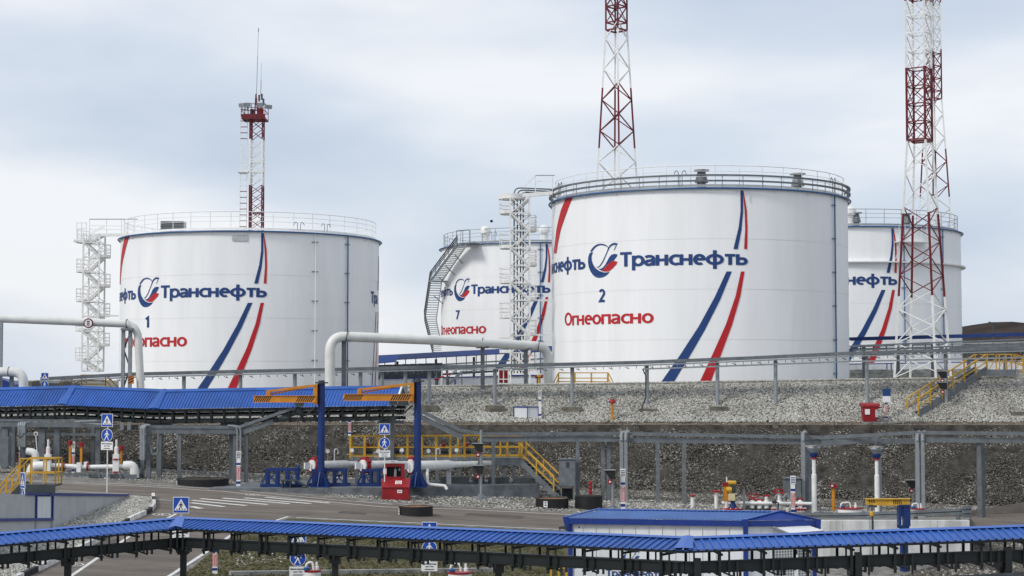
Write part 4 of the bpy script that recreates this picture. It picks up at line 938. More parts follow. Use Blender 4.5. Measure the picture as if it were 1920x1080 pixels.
# ---- upper cable rack on the stone bund
ur = thing('cable_rack', P(1213, 772, 132), 'long light grey cable rack on round posts along the pale stone bund', 'cable rack')
YU = 132.2
top = [(78, 712), (250, 703), (450, 698), (640, 694), (800, 690), (1000, 686), (1200, 681), (1400, 673), (1590, 664), (1750, 659), (1980, 652)]
up = [P(x, y, YU) for x, y in top]
for a, c_ in zip(up, up[1:]):
    for dy in (-.35, .35):
        rod('tray_side', a + Vector((0, dy, .06)), c_ + Vector((0, dy, .06)), .06, 'grey', ur, hh=.26); rod('tray_flange', a + Vector((0, dy, -.17)), c_ + Vector((0, dy, -.17)), .12, 'greyl', ur, hh=.1)
    rod('cable_bed', a + Vector((0, 0, -.05)), c_ + Vector((0, 0, -.05)), .6, 'greyd', ur, hh=.05)
    n = max(1, int((c_ - a).length / .62))
    for i in range(n):
        p = a.lerp(c_, (i + .5) / n); rod('hook', p + Vector((0, -.38, -.2)), p + Vector((0, -.38, -.42)), .045, 'grey', ur); 
        if i % 2: rod('bracket', p + Vector((-.22, -.38, -.3)), p + Vector((.1, -.38, -.42)), .05, 'greyd', ur)
low = [P(1205, 692, YU - .6), P(1400, 685, YU - .6), P(1590, 678, YU - .6), P(1750, 674, YU - .6), P(1980, 669, YU - .6)]
for a, c_ in zip(low, low[1:]): rod('lower_rail', a, c_, .1, 'greyl', ur, hh=.12)
a, c_ = P(1600, 657, YU + .5), P(1980, 642, YU + .5)
for dz in (0, .35): rod('tray_side', a + Vector((0, 0, dz)), c_ + Vector((0, 0, dz)), .08, 'grey', ur, hh=.12)
for px, yb in ((345, 790), (451, 790), (553, 785), (676, 775), (716, 770), (760, 768), (805, 765), (928, 765), (1073, 768), (1213, 771), (1345, 767), (1454, 781), (1625, 772), (1773, 776)):
    yt = pw(px, top); p = P(px, yt + 4, YU); g = G(px, yb) if yb > 762 else Vector((p.x, p.y, h(p.x, p.y))); g = Vector((p.x, YU, h(p.x, YU)))
    rod('post', g, p, .3, 'greyl', ur, kind='tube')
    if 800 < px and px not in (1625,):
        zf = zat(yb, YU - .9); MB().prism([(g.x - .72, YU - 1.0, zf - .25), (g.x + .72, YU - 1.0, zf - .25), (g.x + .72, YU + .5, zf - .25), (g.x - .72, YU + .5, zf - .25)], (0, 0, .42)).build('footing', 'concd', ur)
        MB().prism([(g.x - .6, YU - .9, zf + .17), (g.x + .6, YU - .9, zf + .17), (g.x + .6, YU + .5, zf + .17), (g.x - .6, YU + .5, zf + .17)], (0, 0, .06)).build('footing_cap', 'concrete', ur)
MB().tube([P(1205, 692, YU - .7), P(1211, 705, YU - .7), P(1211, 745, YU - .7), P(1200, 775, YU - 1)], .05, 6).build('cable_drop', 'cable', ur)
# ---- far trestles behind
def far_trestle(label, x0, y0, x1, y1, Y0, Y1, rails, roofm, roof=True, cat='trestle', posts=5):
    A, C = P(x0, y0, Y0), P(x1, y1, Y1); root = thing('pipe_trestle', (A.x, A.y, base_up(A.x)), label, cat)
    d = (C - A).normalized(); nn = Vector((d.y, -d.x, 0)).normalized()
    if roof:
        b = MB(); b.prism([A + nn * .2 + Vector((0, 0, .05)), A + nn * 1.3 + Vector((0, 0, -.55)), A + nn * 1.3 + Vector((0, 0, -.63)), A + Vector((0, 0, -.05)), A - nn * 1.3 + Vector((0, 0, -.63)), A - nn * 1.3 + Vector((0, 0, -.55)), A - nn * .2 + Vector((0, 0, .05))], C - A); b.build('roof', roofm, root)
    for dy, m, wd in rails:
        for o in (-1, 1): rod('rail', A + nn * o + Vector((0, 0, -dy)), C + nn * o + Vector((0, 0, -dy)), .12, m, root, hh=wd)
    Ld = (C - A).length; n = int(Ld / 1.3)
    for i in range(n): p = A.lerp(C, (i + .4) / n) + nn; rod('hanger', p + Vector((0, 0, -.6)), p + Vector((0, 0, -rails[-1][0])), .1, 'greyd', root)
    for i in range(posts): p = A.lerp(C, (i + .5) / posts); rod('post', (p.x, p.y, base_up(p.x) - .3), p + Vector((0, 0, -.8)), .3, 'grey', root)
    return root
ft = far_trestle('far pipe trestle with a dark blue roof between the left tank and tank 7', 708, 667, 1060, 648, 205, 216, [(1.5, 'greyl', .15), (2.1, 'greyl', .18), (2.7, 'greyd', .2)], 'blued')
fa = P(708, 668, 204); fb = P(750, 665, 204); b = MB(); b.prism([fa, fb, fb + Vector((-.45, -1.2, -.85)), fa + Vector((0, -1.2, -.85))], (0, .05, -.06)); b.build('roof_slope', 'blue', ft)
far_trestle('far pipe trestle with a blue top pipe behind the right mast', 1588, 636, 1990, 625, 172, 160, [(.0, 'blued', .3), (.75, 'greyl', .12), (1.05, 'grey', .18), (1.5, 'greyd', .2)], 'blued', roof=False, posts=6)
gf = thing('panel_screen', P(708, 716, 203), 'dark grey cladding screen under the far blue roof beside the left tank', 'screen')
for k in range(8):
    x0 = 708 + k * 15.2; a = P(x0, 718 - k * .6, 202); c_ = P(x0 + 15, 718 - k * .6, 202); MB().box(a.x, c_.x, 202, 202.15, a.z, zat(684 - k * .5, 202)).build('screen_panel', 'greyd' if k % 2 else 'greyd', gf)
lw = thing('low_wall', P(860, 730, 198), 'low white panel wall with blue edging behind the bund crest', 'wall')
for k in range(22):
    x0 = 700 + k * 15.4; a = P(x0, 735, 196); c_ = P(x0 + 15.2, 735, 196); MB().box(a.x, c_.x, 196, 196.2, a.z, zat(711 - k * .35, 196)).build('wall_panel', 'panelw', lw)
    if k % 5 == 4: MB().box(c_.x - .1, c_.x + .05, 195.92, 196, a.z, zat(711 - k * .35, 196) + .01).build('edge_trim', 'trim', lw)
rod('top_trim', P(700, 710.5, 196), P(1040, 703, 196), .3, 'trim', lw, hh=.12)
lw2 = thing('low_wall', P(1700, 700, 178), 'low white wall with a thin blue rail in front of the rightmost tank', 'wall')
for k in range(22):
    x0 = 1590 + k * 16; a = P(x0, 692, 190); c_ = P(x0 + 15.8, 692, 190); MB().box(a.x, c_.x, 190, 190.2, a.z - .6, zat(681 - k * .25, 190)).build('wall_panel', 'panelw', lw2)
rod('top_rail', P(1590, 683, 189), P(1940, 677, 189), .12, 'trim', lw2, hh=.1)
for x in (1663, 1671): rod('rail_post', P(x, 694, 189), P(x, 682, 189), .1, 'trim', lw2)

# ================================================================ WHITE PIPES
def pipe(label, pts, r, supports=(), ring=True, bend=1.2):
    root = thing('pipeline', (pts[-1].x, pts[-1].y, pts[-1].z), label, 'pipe')
    f = fillet(pts, bend, 8); MB().tube(f, r, 18).build('pipe_run', 'pipe', root)
    return root
pA = pipe('long white pipe crossing at the left with a round limit sign on it', [P(-60, 595, 124), P(258, 608, 126.5), P(264, 735, 126.6)], .29)
for x in (238,): MB().tube([P(x, 606.3, 126.2) + Vector((0, .31 * math.cos(k * PI / 8), .31 * math.sin(k * PI / 8))) for k in range(16)], .03, 5, closed=True).build('pipe_strap', 'greyd', pA)
sp = thing('pipe_support', G(238, 742), 'grey braced double post carrying the left white pipe at its bend', 'pipe support')
for x in (231.5, 244.5): p = P(x, 617, 126.4); rod('post', (p.x, p.y, h(p.x, p.y)), p, .25, 'greyl', sp)
MB().box(P(227, 617, 126).x, P(249.5, 617, 126).x, 125.9, 126.9, zat(620, 126.4), zat(615.5, 126.4)).build('head_plate', 'grey', sp)
for (a, c_) in (((232, 655), (244, 690)), ((244, 690), (232, 725)), ((244, 625), (232, 655))): rod('brace', P(*a, 126.4), P(*c_, 126.4), .1, 'greyd', sp)
for q in range(2):                                                # hazard board on the post
    pass
p = P(246, 712, 126.1); MB().box(p.x - .2, p.x + .2, p.y - .03, p.y, p.z - .3, p.z + .3).build('hazard_board', 'stripeo', sp)
for k in range(3): b = MB(); z = p.z - .3 + k * .2; b.add([(p.x - .2, p.y - .036, z), (p.x - .2, p.y - .036, z + .1), (p.x + .2, p.y - .036, min(p.z + .3, z + .3)), (p.x + .2, p.y - .036, min(p.z + .3, z + .2))], [(0, 1, 2, 3)]); b.build('hazard_stripe', 'black', sp)
pc = P(1.5, 640, 124); rod('post', (pc.x, pc.y, h(pc.x, pc.y)), P(1.5, 604, 124), .28, 'greyl', thing('pipe_support', (pc.x, pc.y, h(pc.x, pc.y)), 'single grey post under the white pipe at the left edge', 'pipe support'))
ls = thing('limit_sign', P(166, 606, 125.2), 'round white limit sign with a dark red rim hung on the left pipe', 'sign')
q = P(166, 606, 125.3)
for nm, r, y0, y1, m in (('sign_back', .36, -.06, 0, 'greyd'), ('sign_rim', .355, -.075, -.062, 'redm'), ('sign_face', .27, -.09, -.077, 'swhite')):
    b = MB(); b.prism(disc(q + Vector((0, y0, 0)), (1, 0, 0), (0, 0, 1), r, 28), (0, y1 - y0, 0)); b.build(nm, m, ls)
for z in (.13, .0, -.13):
    b = MB(); b.box(q.x - .1, q.x + .1, q.y - .1, q.y - .095, q.z + z - .04, q.z + z + .04); b.build('sign_mark', 'black', ls)
pB = pipe('thick white pipe bending up and across between the two large tanks', [P(618.5, 735, 127.3), P(618.5, 630, 127.3), P(800, 637, 131), P(1027, 650, 138.2), P(1027.5, 722, 138.4)], .37)
for x, y, Yy in ((651, 631, 127.9), (904, 643, 134.2), (1010, 649, 137.4)):
    MB().tube([P(x, y, Yy) + Vector((.06 * math.sin(k * PI / 8), .4 * math.cos(k * PI / 8), .4 * math.sin(k * PI / 8))) for k in range(16)], .035, 5, closed=True).build('pipe_strap', 'greyd', pB)
for x, y, Yy, lab in ((645, 641, 128, 'left grey post under the thick white pipe'), (905, 653, 134.5, 'middle grey post under the thick white pipe, behind the cable rack'), (986, 656, 137, 'right grey post under the thick white pipe, beside the stair tower')):
    p = P(x, y, Yy); s_ = thing('pipe_support', (p.x, p.y, h(p.x, p.y)), lab, 'pipe support', 'posts under the thick white pipe')
    rod('post', (p.x, p.y, h(p.x, p.y) - .1), p, .32, 'grey', s_); MB().box(p.x - .5, p.x + .5, p.y - .4, p.y + .4, p.z, p.z + .14).build('head_plate', 'grey', s_); MB().box(p.x - .12, p.x + .12, p.y - .3, p.y + .3, p.z + .14, p.z + .3).build('saddle', 'greyd', s_)
pC = pipe('short thick white pipe elbow above the blue roof at the left edge', [P(-60, 697, 123.2), P(44, 697.5, 123.2), P(44.5, 740, 123.2)], .34, bend=.9)
MB().tube([P(17, 697, 123.2) + Vector((0, .36 * math.cos(k * PI / 8), .36 * math.sin(k * PI / 8))) for k in range(16)], .02, 5, closed=True).build('weld_ring', 'greyd', pC)
p = P(22, 706, 123.4); s_ = thing('pipe_support', (p.x, p.y, h(p.x, p.y)), 'grey T shaped post under the white pipe elbow at the left', 'pipe support'); rod('post', (p.x, p.y, h(p.x, p.y)), p, .25, 'grey', s_); MB().box(p.x - .45, p.x + .45, p.y - .3, p.y + .3, p.z, p.z + .16).build('head_plate', 'grey', s_)
# ================================================================ SIGNS
def person_shape(b, o, ux, uy, k, off, lay=.001):
    """walking figure on a flat sign, k = height"""
    o, ux, uy = Vector(o), Vector(ux), Vector(uy); nn = ux.cross(uy); i = 0
    for poly in (disc((0, .40, 0), (1, 0, 0), (0, 1, 0), .085, 12),
                 [(-.10, .28), (.10, .28), (.13, .22), (.075, -.06), (-.09, -.06)], [(-.09, -.05), (.03, -.05), (-.10, -.27), (-.24, -.5), (-.33, -.5), (-.2, -.25)], [(-.02, -.05), (.075, -.05), (.14, -.25), (.24, -.5), (.15, -.5), (.05, -.24)],
                 [(-.09, .27), (-.05, .18), (-.19, .07), (-.21, -.06), (-.27, -.04), (-.26, .11)], [(.08, .26), (.13, .22), (.24, .08), (.31, .04), (.28, 0), (.19, .02)]):
        b.poly([o + nn * (off + i * lay) + ux * (p[0] * k) + uy * (p[1] * k) for p in poly]); i += 1
def panel(root, nm, c, ux, uy, w_, h_, m, th=.03, back='greyd'):
    c, ux, uy = Vector(c), Vector(ux), Vector(uy); nn = ux.cross(uy)
    b = MB(); q = [c + ux * (sx * w_ / 2) + uy * (sy * h_ / 2) for sx, sy in ((-1, -1), (1, -1), (1, 1), (-1, 1))]; b.prism([p - nn * th for p in q], nn * th); o = b.build(nm, m, root); return o
def quad_on(root, nm, c, ux, uy, x0, x1, y0, y1, m, off):
    c, ux, uy = Vector(c), Vector(ux), Vector(uy); nn = ux.cross(uy); b = MB(); b.add([c + nn * off + ux * x + uy * y for x, y in ((x0, y0), (x1, y0), (x1, y1), (x0, y1))], [(0, 1, 2, 3)]); return b.build(nm, m, root)
def ped_sign(label, px, Y, ysq, yci, ypl, size, rot=0.0, group='pedestrian crossing signs', pole='white', text=True, gnd=None, skip_circle=False):
    ux = Vector((math.cos(rot), math.sin(rot), 0)); uy = Vector((0, 0, 1)); nn = ux.cross(uy)
    x = P(px, 700, Y).x; g = h(x, Y) if gnd is None else gnd
    root = thing('pedestrian_sign', (x, Y, g), label, 'sign', group)
    top = zat(ysq, Y) + size / 2; rod('pole', Vector((x, Y, g)) - nn * .08, Vector((x, Y, top)) - nn * .08, .07, pole, root, kind='tube')
    c = Vector((x, Y, zat(ysq, Y)))
    sq = panel(root, 'sign_board', c, ux, uy, size, size, 'swhite'); panel(root, 'sign_field', c + nn * .004, ux, uy, size * .93, size * .93, 'sblue', .003)
    t = size * .42
    b = MB(); b.add([c + nn * .008 + ux * a + uy * d for a, d in ((-t, -t * .78), (t, -t * .78), (0, t * .92))], [(0, 1, 2)]); b.build('triangle', 'swhite', root)
    b = MB(); person_shape(b, c + uy * (-t * .1) + nn * .01, ux, uy, size * .5, 0); b.build('walker', 'black', root)
    b = MB()
    for a in (-.6, -.2, .2, .6): b.add([c + nn * .009 + ux * (t * (a + q)) + uy * d for q, d in ((-.09, -t * .72), (.09, -t * .72), (.05, -t * .5), (-.05, -t * .5))], [(0, 1, 2, 3)])
    b.build('zebra_marks', 'black', root)
    if not skip_circle:
        c2 = Vector((x, Y, zat(yci, Y))); r = size * .5
        for nm, rr, o, m in (('round_board', r, -.03, 'swhite'), ('round_field', r * .93, .002, 'sblue')):
            b = MB(); b.prism(disc(c2 + nn * o, ux, uy, rr, 32), nn * (.028 if o < 0 else .003)); b.build(nm, m, root)
        b = MB(); person_shape(b, c2, ux, uy, size * .74, .009); b.build('walker', 'swhite', root)
    if ypl:
        c3 = Vector((x, Y, zat(ypl, Y))); panel(root, 'info_plate', c3, ux, uy, size * 1.05, size * .62, 'swhite')
        quad_on(root, 'arrow', c3, ux, uy, -size * .3, size * .3, -size * .22, -size * .17, 'black', .006)
        if text:
            flat_text('Время перехода', 'plate_text', 'black', root, c3 + uy * size * .17, ux, uy, size * .9, size * .1, .006, bold=.2)
            flat_text('зона 1 мин', 'plate_text', 'black', root, c3, ux, uy, size * .55, size * .09, .006, bold=.2)
    return root
ped_sign('pedestrian signs on a white pole beside the white piping under the left blue roof', 202, G(197, 924).y, 788, 816, 836, .78, -.35)
ped_sign('pedestrian signs on a white pole beside the red fire cabinet', 721.5, G(720, 936).y, 804.5, 830.5, 851, .68, -.08)
ped_sign('large pedestrian crossing sign rising over the bend of the near blue roof', 342, 68, 947, 975, 1004, .64, -.05, skip_circle=True)
ped_sign('pedestrian signs behind the near trestle, over the grass, with white plate below', 561, 70, 1006, 1046.5, 1072, .66, .04)
ped_sign('pedestrian signs behind the near trestle, right of the black ring, with arrow plate', 806, 70, 993, 1028, 1062, .62, -.03)
ped_sign('pedestrian signs seen edge on beside the left yellow railed stair', 45.5, G(46, 1003).y, 901, 930, 956, .75, -1.02)
ped_sign('small distant pedestrian signs above the blue roof at the far left', 84, 125.5, 706, 721, None, .55, -.1)
def marker(label, px, ytop, ybase, Y=None, wd=.2, board=True, word=True, group='white pipeline marker posts', redpanel=True, topm='black'):
    g = G(px, ybase); Y = Y or g.y; x = P(px, ybase, Y).x; z0 = h(x, Y); z1 = zat(ytop, Y); H = z1 - z0
    root = thing('marker_post', (x, Y, z0), label, 'marker post', group); w2 = wd / 2
    MB().box(x - w2, x + w2, Y - .04, Y + .04, z0, z1).build('post', 'swhite', root)
    f = Y - .043; ux, uy = Vector((1, 0, 0)), Vector((0, 0, 1))
    def band(nm, a, b_, m, k=1.0, off=0): MB().box(x - w2 * k, x + w2 * k, f - .006 - off, f - off, z0 + H * a, z0 + H * b_).build(nm, m, root)
    band('blue_band', .1, .17, 'trim', 1.04); band('blue_band', .62, .68, 'trim', 1.04)
    if redpanel:
        band('red_frame', .22, .58, 'lred', .9); band('white_field', .235, .565, 'swhite', .6, .006)
        if word: flat_text('НЕФТЕПРОВОД', 'marker_text', 'lred', root, (x, f - .013, z0 + H * .4), (0, 0, 1), (-1, 0, 0), H * .3, wd * .38, .002, bold=.22)
    if board:
        MB().box(x - wd * .62, x + wd * .62, f - .02, f, z0 + H * .8, z0 + H * 1.0).build('name_board', 'swhite', root)
        for k in range(4): MB().box(x - wd * .5, x + wd * .5, f - .026, f - .021, z0 + H * (.825 + k * .04), z0 + H * (.845 + k * .04)).build('board_line', topm, root)
    return root
marker('marker post with two white boards on the twin grey post under the blue roof', 447, 846, 914, wd=.26)
marker('marker post on the left pipe skid, thin and white', 137, 828, 890, wd=.2, topm='greyd')
marker('marker post behind the left yellow railing', 38, 825, 884, wd=.22)
marker('marker post with black lined board before the right grey posts', 1168, 879, 958, wd=.26)
marker('tall marker post with a blue emblem among the white pipework', 1487, 892, 968, wd=.27, topm='lblue')
marker('marker post with blue and white boards left of the red fire cabinet', 705, 847, 916, wd=.26, topm='lblue')
marker('marker post in the grass under the near trestle', 403, 1010, 1076, wd=.2, board=False)
marker('marker post on the stone bund beside the small white box', 1012.5, 732, 785, wd=.2, redpanel=False, topm='black')
marker('short marker post on the bund between the two crane columns', 655.5, 775, 806, Y=126, wd=.22, board=False)
m_ = marker('marker post with a blue headed board beside the red bin', 1662, 740, 789, wd=.2, board=False)
q = P(1662, 740, ORG[m_].y - .1); MB().box(q.x - .3, q.x + .3, q.y - .03, q.y, q.z - .55, q.z + .45).build('notice_board', 'swhite', m_); MB().box(q.x - .3, q.x + .3, q.y - .045, q.y - .031, q.z - .1, q.z + .45).build('board_head', 'lblue', m_)

# ================================================================ CRANES AND LAUNCHER SLAB
zs_top = P(718, 914.5, G(718, 931).y).z
fa_, fb_, fc_ = G(392, 918), G(718, 931), G(1012, 934.5)
slab = thing('concrete_slab', fb_, 'long grey painted concrete slab under the launchers and cranes', 'slab')
for (a, c_, off) in ((fa_, fb_, 0), (Vector((fb_.x + .02, fb_.y + .7, fb_.z)), Vector((fc_.x, fc_.y + .5, fc_.z)), 0)):
    tz = zs_top if a is fa_ else zs_top - .03
    b = MB(); b.prism([(a.x, a.y, -9), (c_.x, c_.y, -9), (c_.x, 117.5, -9), (a.x, 117.5, -9)], (0, 0, tz + 9)); b.build('slab_block', 'slab', slab)
def jib_crane(label, px, ytop, Yc, tip, yarm):
    x = P(px, 700, Yc).x; z0 = zs_top; zt = zat(ytop, Yc); s = Yc / F
    root = thing('jib_crane', (x, Yc, z0), label, 'crane', 'orange jib cranes on blue columns')
    MB().lathe((x, Yc, z0), [(.23, 0), (.23, zt - z0)], 14).build('column', 'blued', root)
    MB().lathe((x, Yc, zt), [(0, 0), (.42, 0), (.42, .09), (.2, .09), (.2, .2), (0, .2)], 14).build('top_plate', 'greyd', root)
    MB().box(x - .6, x + .6, Yc - .6, Yc + .6, z0, z0 + .06).build('base_plate', 'blued', root)
    for k in range(6):
        a = k * PI / 3 + .3; e = Vector((math.cos(a), math.sin(a), 0)); b = MB(); c0 = Vector((x, Yc, z0 + .06)); n2 = Vector((-e.y, e.x, 0)) * .02
        b.prism([c0 + e * .2 - n2, c0 + e * .66 - n2, c0 + e * .2 + Vector((0, 0, .95)) - n2], n2 * 2); b.build('gusset', 'blued', root)
    za = zat(yarm, Yc); xt = P(tip, 700, Yc).x; yj = Yc - .45
    MB().box(x - .47, x - .22, Yc - .5, Yc + .1, za - .35, zt - .05).build('slew_frame', 'orange', root)
    MB().box(xt, x - .3, yj - .1, yj + .1, za - .19, za + .19).build('jib_beam', 'orange', root)
    MB().box(xt, x - .3, yj - .16, yj + .16, za + .19, za + .22).build('beam_flange', 'orange', root); MB().box(xt, x - .3, yj - .16, yj + .16, za - .22, za - .19).build('beam_flange', 'orange', root)
    rod('tie_bar', (x - .35, yj, zt - .12), (lerp(xt, x, .22), yj, za + .5), .15, 'orange', root); rod('tie_post', (lerp(xt, x, .22), yj, za + .2), (lerp(xt, x, .22), yj, za + .56), .26, 'orange', root); rod('tie_bar', (x - .35, yj + .25, zt - .12), (lerp(xt, x, .24), yj + .2, za + .3), .1, 'orange', root)
    for (f0, f1, n) in ((.0, .26, 8), (.68, .95, 8)):
        for k in range(n):
            xa = lerp(xt, x - .3, f0 + (f1 - f0) * k / n); dx = (x - xt) * (f1 - f0) / n * .5; b = MB()
            b.add([(xa, yj - .104, za - .18), (xa + dx, yj - .104, za - .18), (xa + dx + .2, yj - .104, za + .18), (xa + .2, yj - .104, za + .18)], [(0, 1, 2, 3)]); b.build('hazard_stripe', 'black', root)
    hx = lerp(xt, x, .68); MB().box(hx - .22, hx + .22, yj - .2, yj + .2, za - .5, za - .26).build('hoist', 'greyd', root); MB().box(hx - .3, hx + .3, yj - .24, yj + .24, za - .3, za - .23).build('trolley', 'greyd', root)
    for dx in (-.09, .03): rod('hoist_chain', (hx + dx, yj, za - .6), (hx + dx, yj, z0 + 1.3 - dx * 3), .035, 'greyd', root)
    MB().lathe((hx - .04, yj, z0 + 1.1), [(0, 0), (.1, .05), (.12, .2), (.06, .34), (0, .36)], 8).build('hook_block', 'blued', root)
    MB().tube(fillet([(x - .3, Yc - .3, za - .5), (x - 1.0, yj, za - 1.1), (x - 1.8, yj, za - .8), (hx, yj, za - .45)], .4), .06, 6).build('feed_cable', 'cable', root)
    MB().box(x - .34, x - .22, Yc - .15, Yc + .15, z0 + 2.0, z0 + 2.5).build('switch_box', 'greyd', root)
    return root
YC = 109.3
jib_crane('orange jib crane on a blue column, left of the two before the blue roof', 603, 719, YC, 478, 748)
jib_crane('orange jib crane on a blue column beside the red fire cabinet', 783.5, 716, YC, 645, 745)
def support_frame(label, x0, x1, y0, y1, Y, legs):
    a, c_ = P(x0, y0, Y), P(x1, y0, Y); z0 = zs_top; root = thing('support_frame', ((a.x + c_.x) / 2, Y, z0), label, 'support frame', 'blue steel support frames on the slab')
    for dy in (-.45, .45):
        rod('top_beam', a + Vector((0, dy, 0)), c_ + Vector((0, dy, 0)), .13, 'blued', root, hh=.16); rod('bottom_beam', (a.x - .3, Y + dy, z0 + .09), (c_.x + .2, Y + dy, z0 + .09), .16, 'blued', root)
        xs = [lerp(a.x, c_.x, k / (legs - 1) * .9 + .05) for k in range(legs)]
        for i, x in enumerate(xs):
            rod('leg', (x, Y + dy, z0 + .1), (x, Y + dy, a.z), .16, 'blued', root)
            if i and dy < 0 and i % 2: rod('brace', (xs[i - 1], Y + dy - .02, z0 + .2), (x, Y + dy - .02, a.z - .08), .07, 'blued', root); rod('brace', (x, Y + dy - .03, z0 + .2), (xs[i - 1], Y + dy - .03, a.z - .08), .07, 'blued', root)
        rod('brace', (a.x - .3, Y + dy, z0 + .15), (xs[0], Y + dy, a.z - .1), .06, 'blued', root)
support_frame('blue steel support frame left of both crane columns', 499, 561, 880, 908, 109.6, 4)
support_frame('blue steel support frame behind the left crane column', 586, 650, 881, 909, 110.4, 4)
support_frame('blue steel support frame left of the red fire cabinet', 679, 727, 881, 909, 110.4, 4)
q = P(550, 905, 108.6); b = MB(); b.box(q.x - .75, q.x + .3, q.y - .3, q.y + .3, zs_top + .42, zs_top + .5); b.bar((q.x + .25, q.y, zs_top + .45), (q.x + .9, q.y, zs_top + .05), .6, .06)
for dx in (-.7, -.2): b.box(q.x + dx, q.x + dx + .07, q.y - .25, q.y + .25, zs_top, zs_top + .42)
tag(b.build('step_stool', 'greyd'), 'small dark grey step stool on the slab before the blue frames', 'step')
def launcher(label, pxd, Yd, rot, r, ln, yax, reducer=True, tail=None):
    """pig launcher: barrel with a red clamp ring and hinged door at its left end"""
    zc_ = zat(yax, Yd); x = P(pxd, 700, Yd).x; d = Vector((math.cos(rot), math.sin(rot), 0)); o = Vector((x, Yd, zc_)); up = Vector((0, 0, 1)); sd = d.cross(up)
    root = thing('pig_launcher', (x, Yd, zs_top), label, 'launcher', 'white pipeline launchers with red doors')
    MB().tube([o + d * .3, o + d * (ln * .72), o + d * (ln * .86), o + d * ln], [r, r, r * .66, r * .66], 20).build('barrel', 'white', root)
    if tail: MB().tube([o + d * ln, o + d * tail], r * .6, 16).build('barrel_tail', 'pipe', root)
    MB().tube([o + d * .08, o + d * .34], r * 1.62, 22).build('clamp_ring', 'red', root)
    MB().tube([o - d * .04, o + d * .06], r * 1.36, 24).build('door', 'white', root)
    for a in (40, 140, 220, 320): e = up * math.sin(math.radians(a)) + sd * math.cos(math.radians(a)); rod('clamp_lug', o + e * r * 1.5 + d * .2, o + e * r * 2.05 + d * .2, .28, 'red', root)
    MB().tube([o + up * r * 1.5 + d * .2 - sd * .15, o + up * r * 1.5 + d * .2 + sd * .25], .16, 12).build('hand_wheel', 'red', root)
    c = o - d * .3 + sd * .35 * 0; MB().bar(c - d * .3, c + d * .12, .12, .4).build('door_arm', 'swhite', root)
    for k in (.35, .9):
        e = o + d * (ln * k); rod('gauge_stem', e + up * r * .8, e + up * (r + .55), .05, 'greyl', root)
        b = MB(); b.prism(disc(e + up * (r + .62) - Vector((0, .05, 0)), (1, 0, 0), (0, 0, 1), .13, 14), (0, .06, 0)); b.build('gauge', 'swhite', root)
    for k in (.3, .75): e = o + d * (ln * k); rod('pedestal', Vector((e.x, e.y, zs_top)), e - up * r * .6, .3, 'panelg', root); rod('saddle', e - up * r * .98 - sd * .3, e - up * r * .98 + sd * .3, .35, 'greyl', root, hh=.12)
    MB().tube(fillet([o + d * (ln * .5) + up * r * .9, o + d * (ln * .5) + up * (r + .75), o + d * (ln * .5 + .28) + up * (r + .75), o + d * (ln * .5 + .28) + up * (r + .4)], .14), .04, 6).build('vent_pipe', 'white', root)
    return root
launcher('white pipeline launcher with red clamped door behind the left crane column', 586, 110.4, .75, .27, 3.6, 873)
launcher('white pipeline launcher with red clamped door left of the fire cabinet', 681, 110.3, .75, .28, 3.6, 873)
launcher('white pipeline launcher with red clamped door right of the fire cabinet, the longest', 770, 110.2, .6, .32, 3.9, 874, tail=8.4)
q = P(802, 905, 109.4); b = MB(); b.tube(fillet([P(801, 880, 110.5), P(801.5, 908, 109.6), P(835, 911, 109.4), P(838, 918, 109.3)], .28), .1, 10); tag(b.build('drain_pipe', 'white'), 'thin white drain pipe bending along the slab under the longest launcher', 'pipe')
for i, (x, wd) in enumerate(((852, 52), (897, 22), (935, 40), (985, 38))):
    a = P(x - wd / 2, 895, 113.5); c_ = P(x + wd / 2, 895, 113.5)
    tag(MB().box(a.x, c_.x, 113.2, 114.6, zs_top - .05, zat(894, 113.5) - .02 * i).build('equipment_block', 'greyd'), ['dark grey housing under the longest launcher pipe, the widest of four', 'narrow dark grey housing behind the tall alarm post', 'dark grey housing between alarm post and yellow stair', 'dark grey housing beneath the yellow railed stair'][i], 'housing')
# fire cabinet
g = G(745, 936); s = g.y / F; X = lambda px: P(px, 900, g.y).x; z_ = lambda py: zat(py, g.y); yf = g.y
fc = thing('fire_cabinet', g, 'red fire point cabinet with an open niche above a sloping sand box', 'fire cabinet')
b = MB(); b.box(X(719), X(758), yf + .45, yf + .5, z_(900), z_(871)); b.box(X(719), X(725), yf + .02, yf + .45, z_(900), z_(871)); b.box(X(752), X(758), yf + .02, yf + .45, z_(900), z_(871)); b.box(X(719), X(758), yf + .0, yf + .5, z_(871), z_(869.5)); b.box(X(725), X(752), yf + .02, yf + .44, z_(898), z_(894)); b.box(X(725), X(752), yf + .02, yf + .06, z_(875), z_(871)); b.build('cabinet', 'red', fc)
MB().box(X(725), X(752), yf + .44, yf + .449, z_(894), z_(875)).build('niche_back', 'black', fc)
MB().lathe((X(741), yf + .25, z_(894)), [(0, 0), (.09, 0), (.09, .42), (.03, .5), (.03, .58), (0, .58)], 12).build('extinguisher', 'greyl', fc)
MB().lathe((X(749), yf + .25, z_(884)), [(0, 0), (.07, .02), (.09, .22), (0, .22)], 10).build('bucket', 'greyl', fc)
b = MB(); b.prism([(X(718), yf - .75, z_(935.5)), (X(718), yf + .5, z_(935.5)), (X(718), yf + .5, z_(897)), (X(718), yf - .05, z_(899)), (X(718), yf - .75, z_(912))], (X(768) - X(718), 0, 0)); b.build('sand_box', 'red', fc)
b = MB(); b.prism([(X(716.5), yf - .1, z_(898.4)), (X(716.5), yf - .83, z_(912.3)), (X(716.5), yf - .8, z_(911.2)), (X(716.5), yf - .07, z_(897.4))], (X(769.5) - X(716.5), 0, 0)); b.build('lid', 'red', fc)
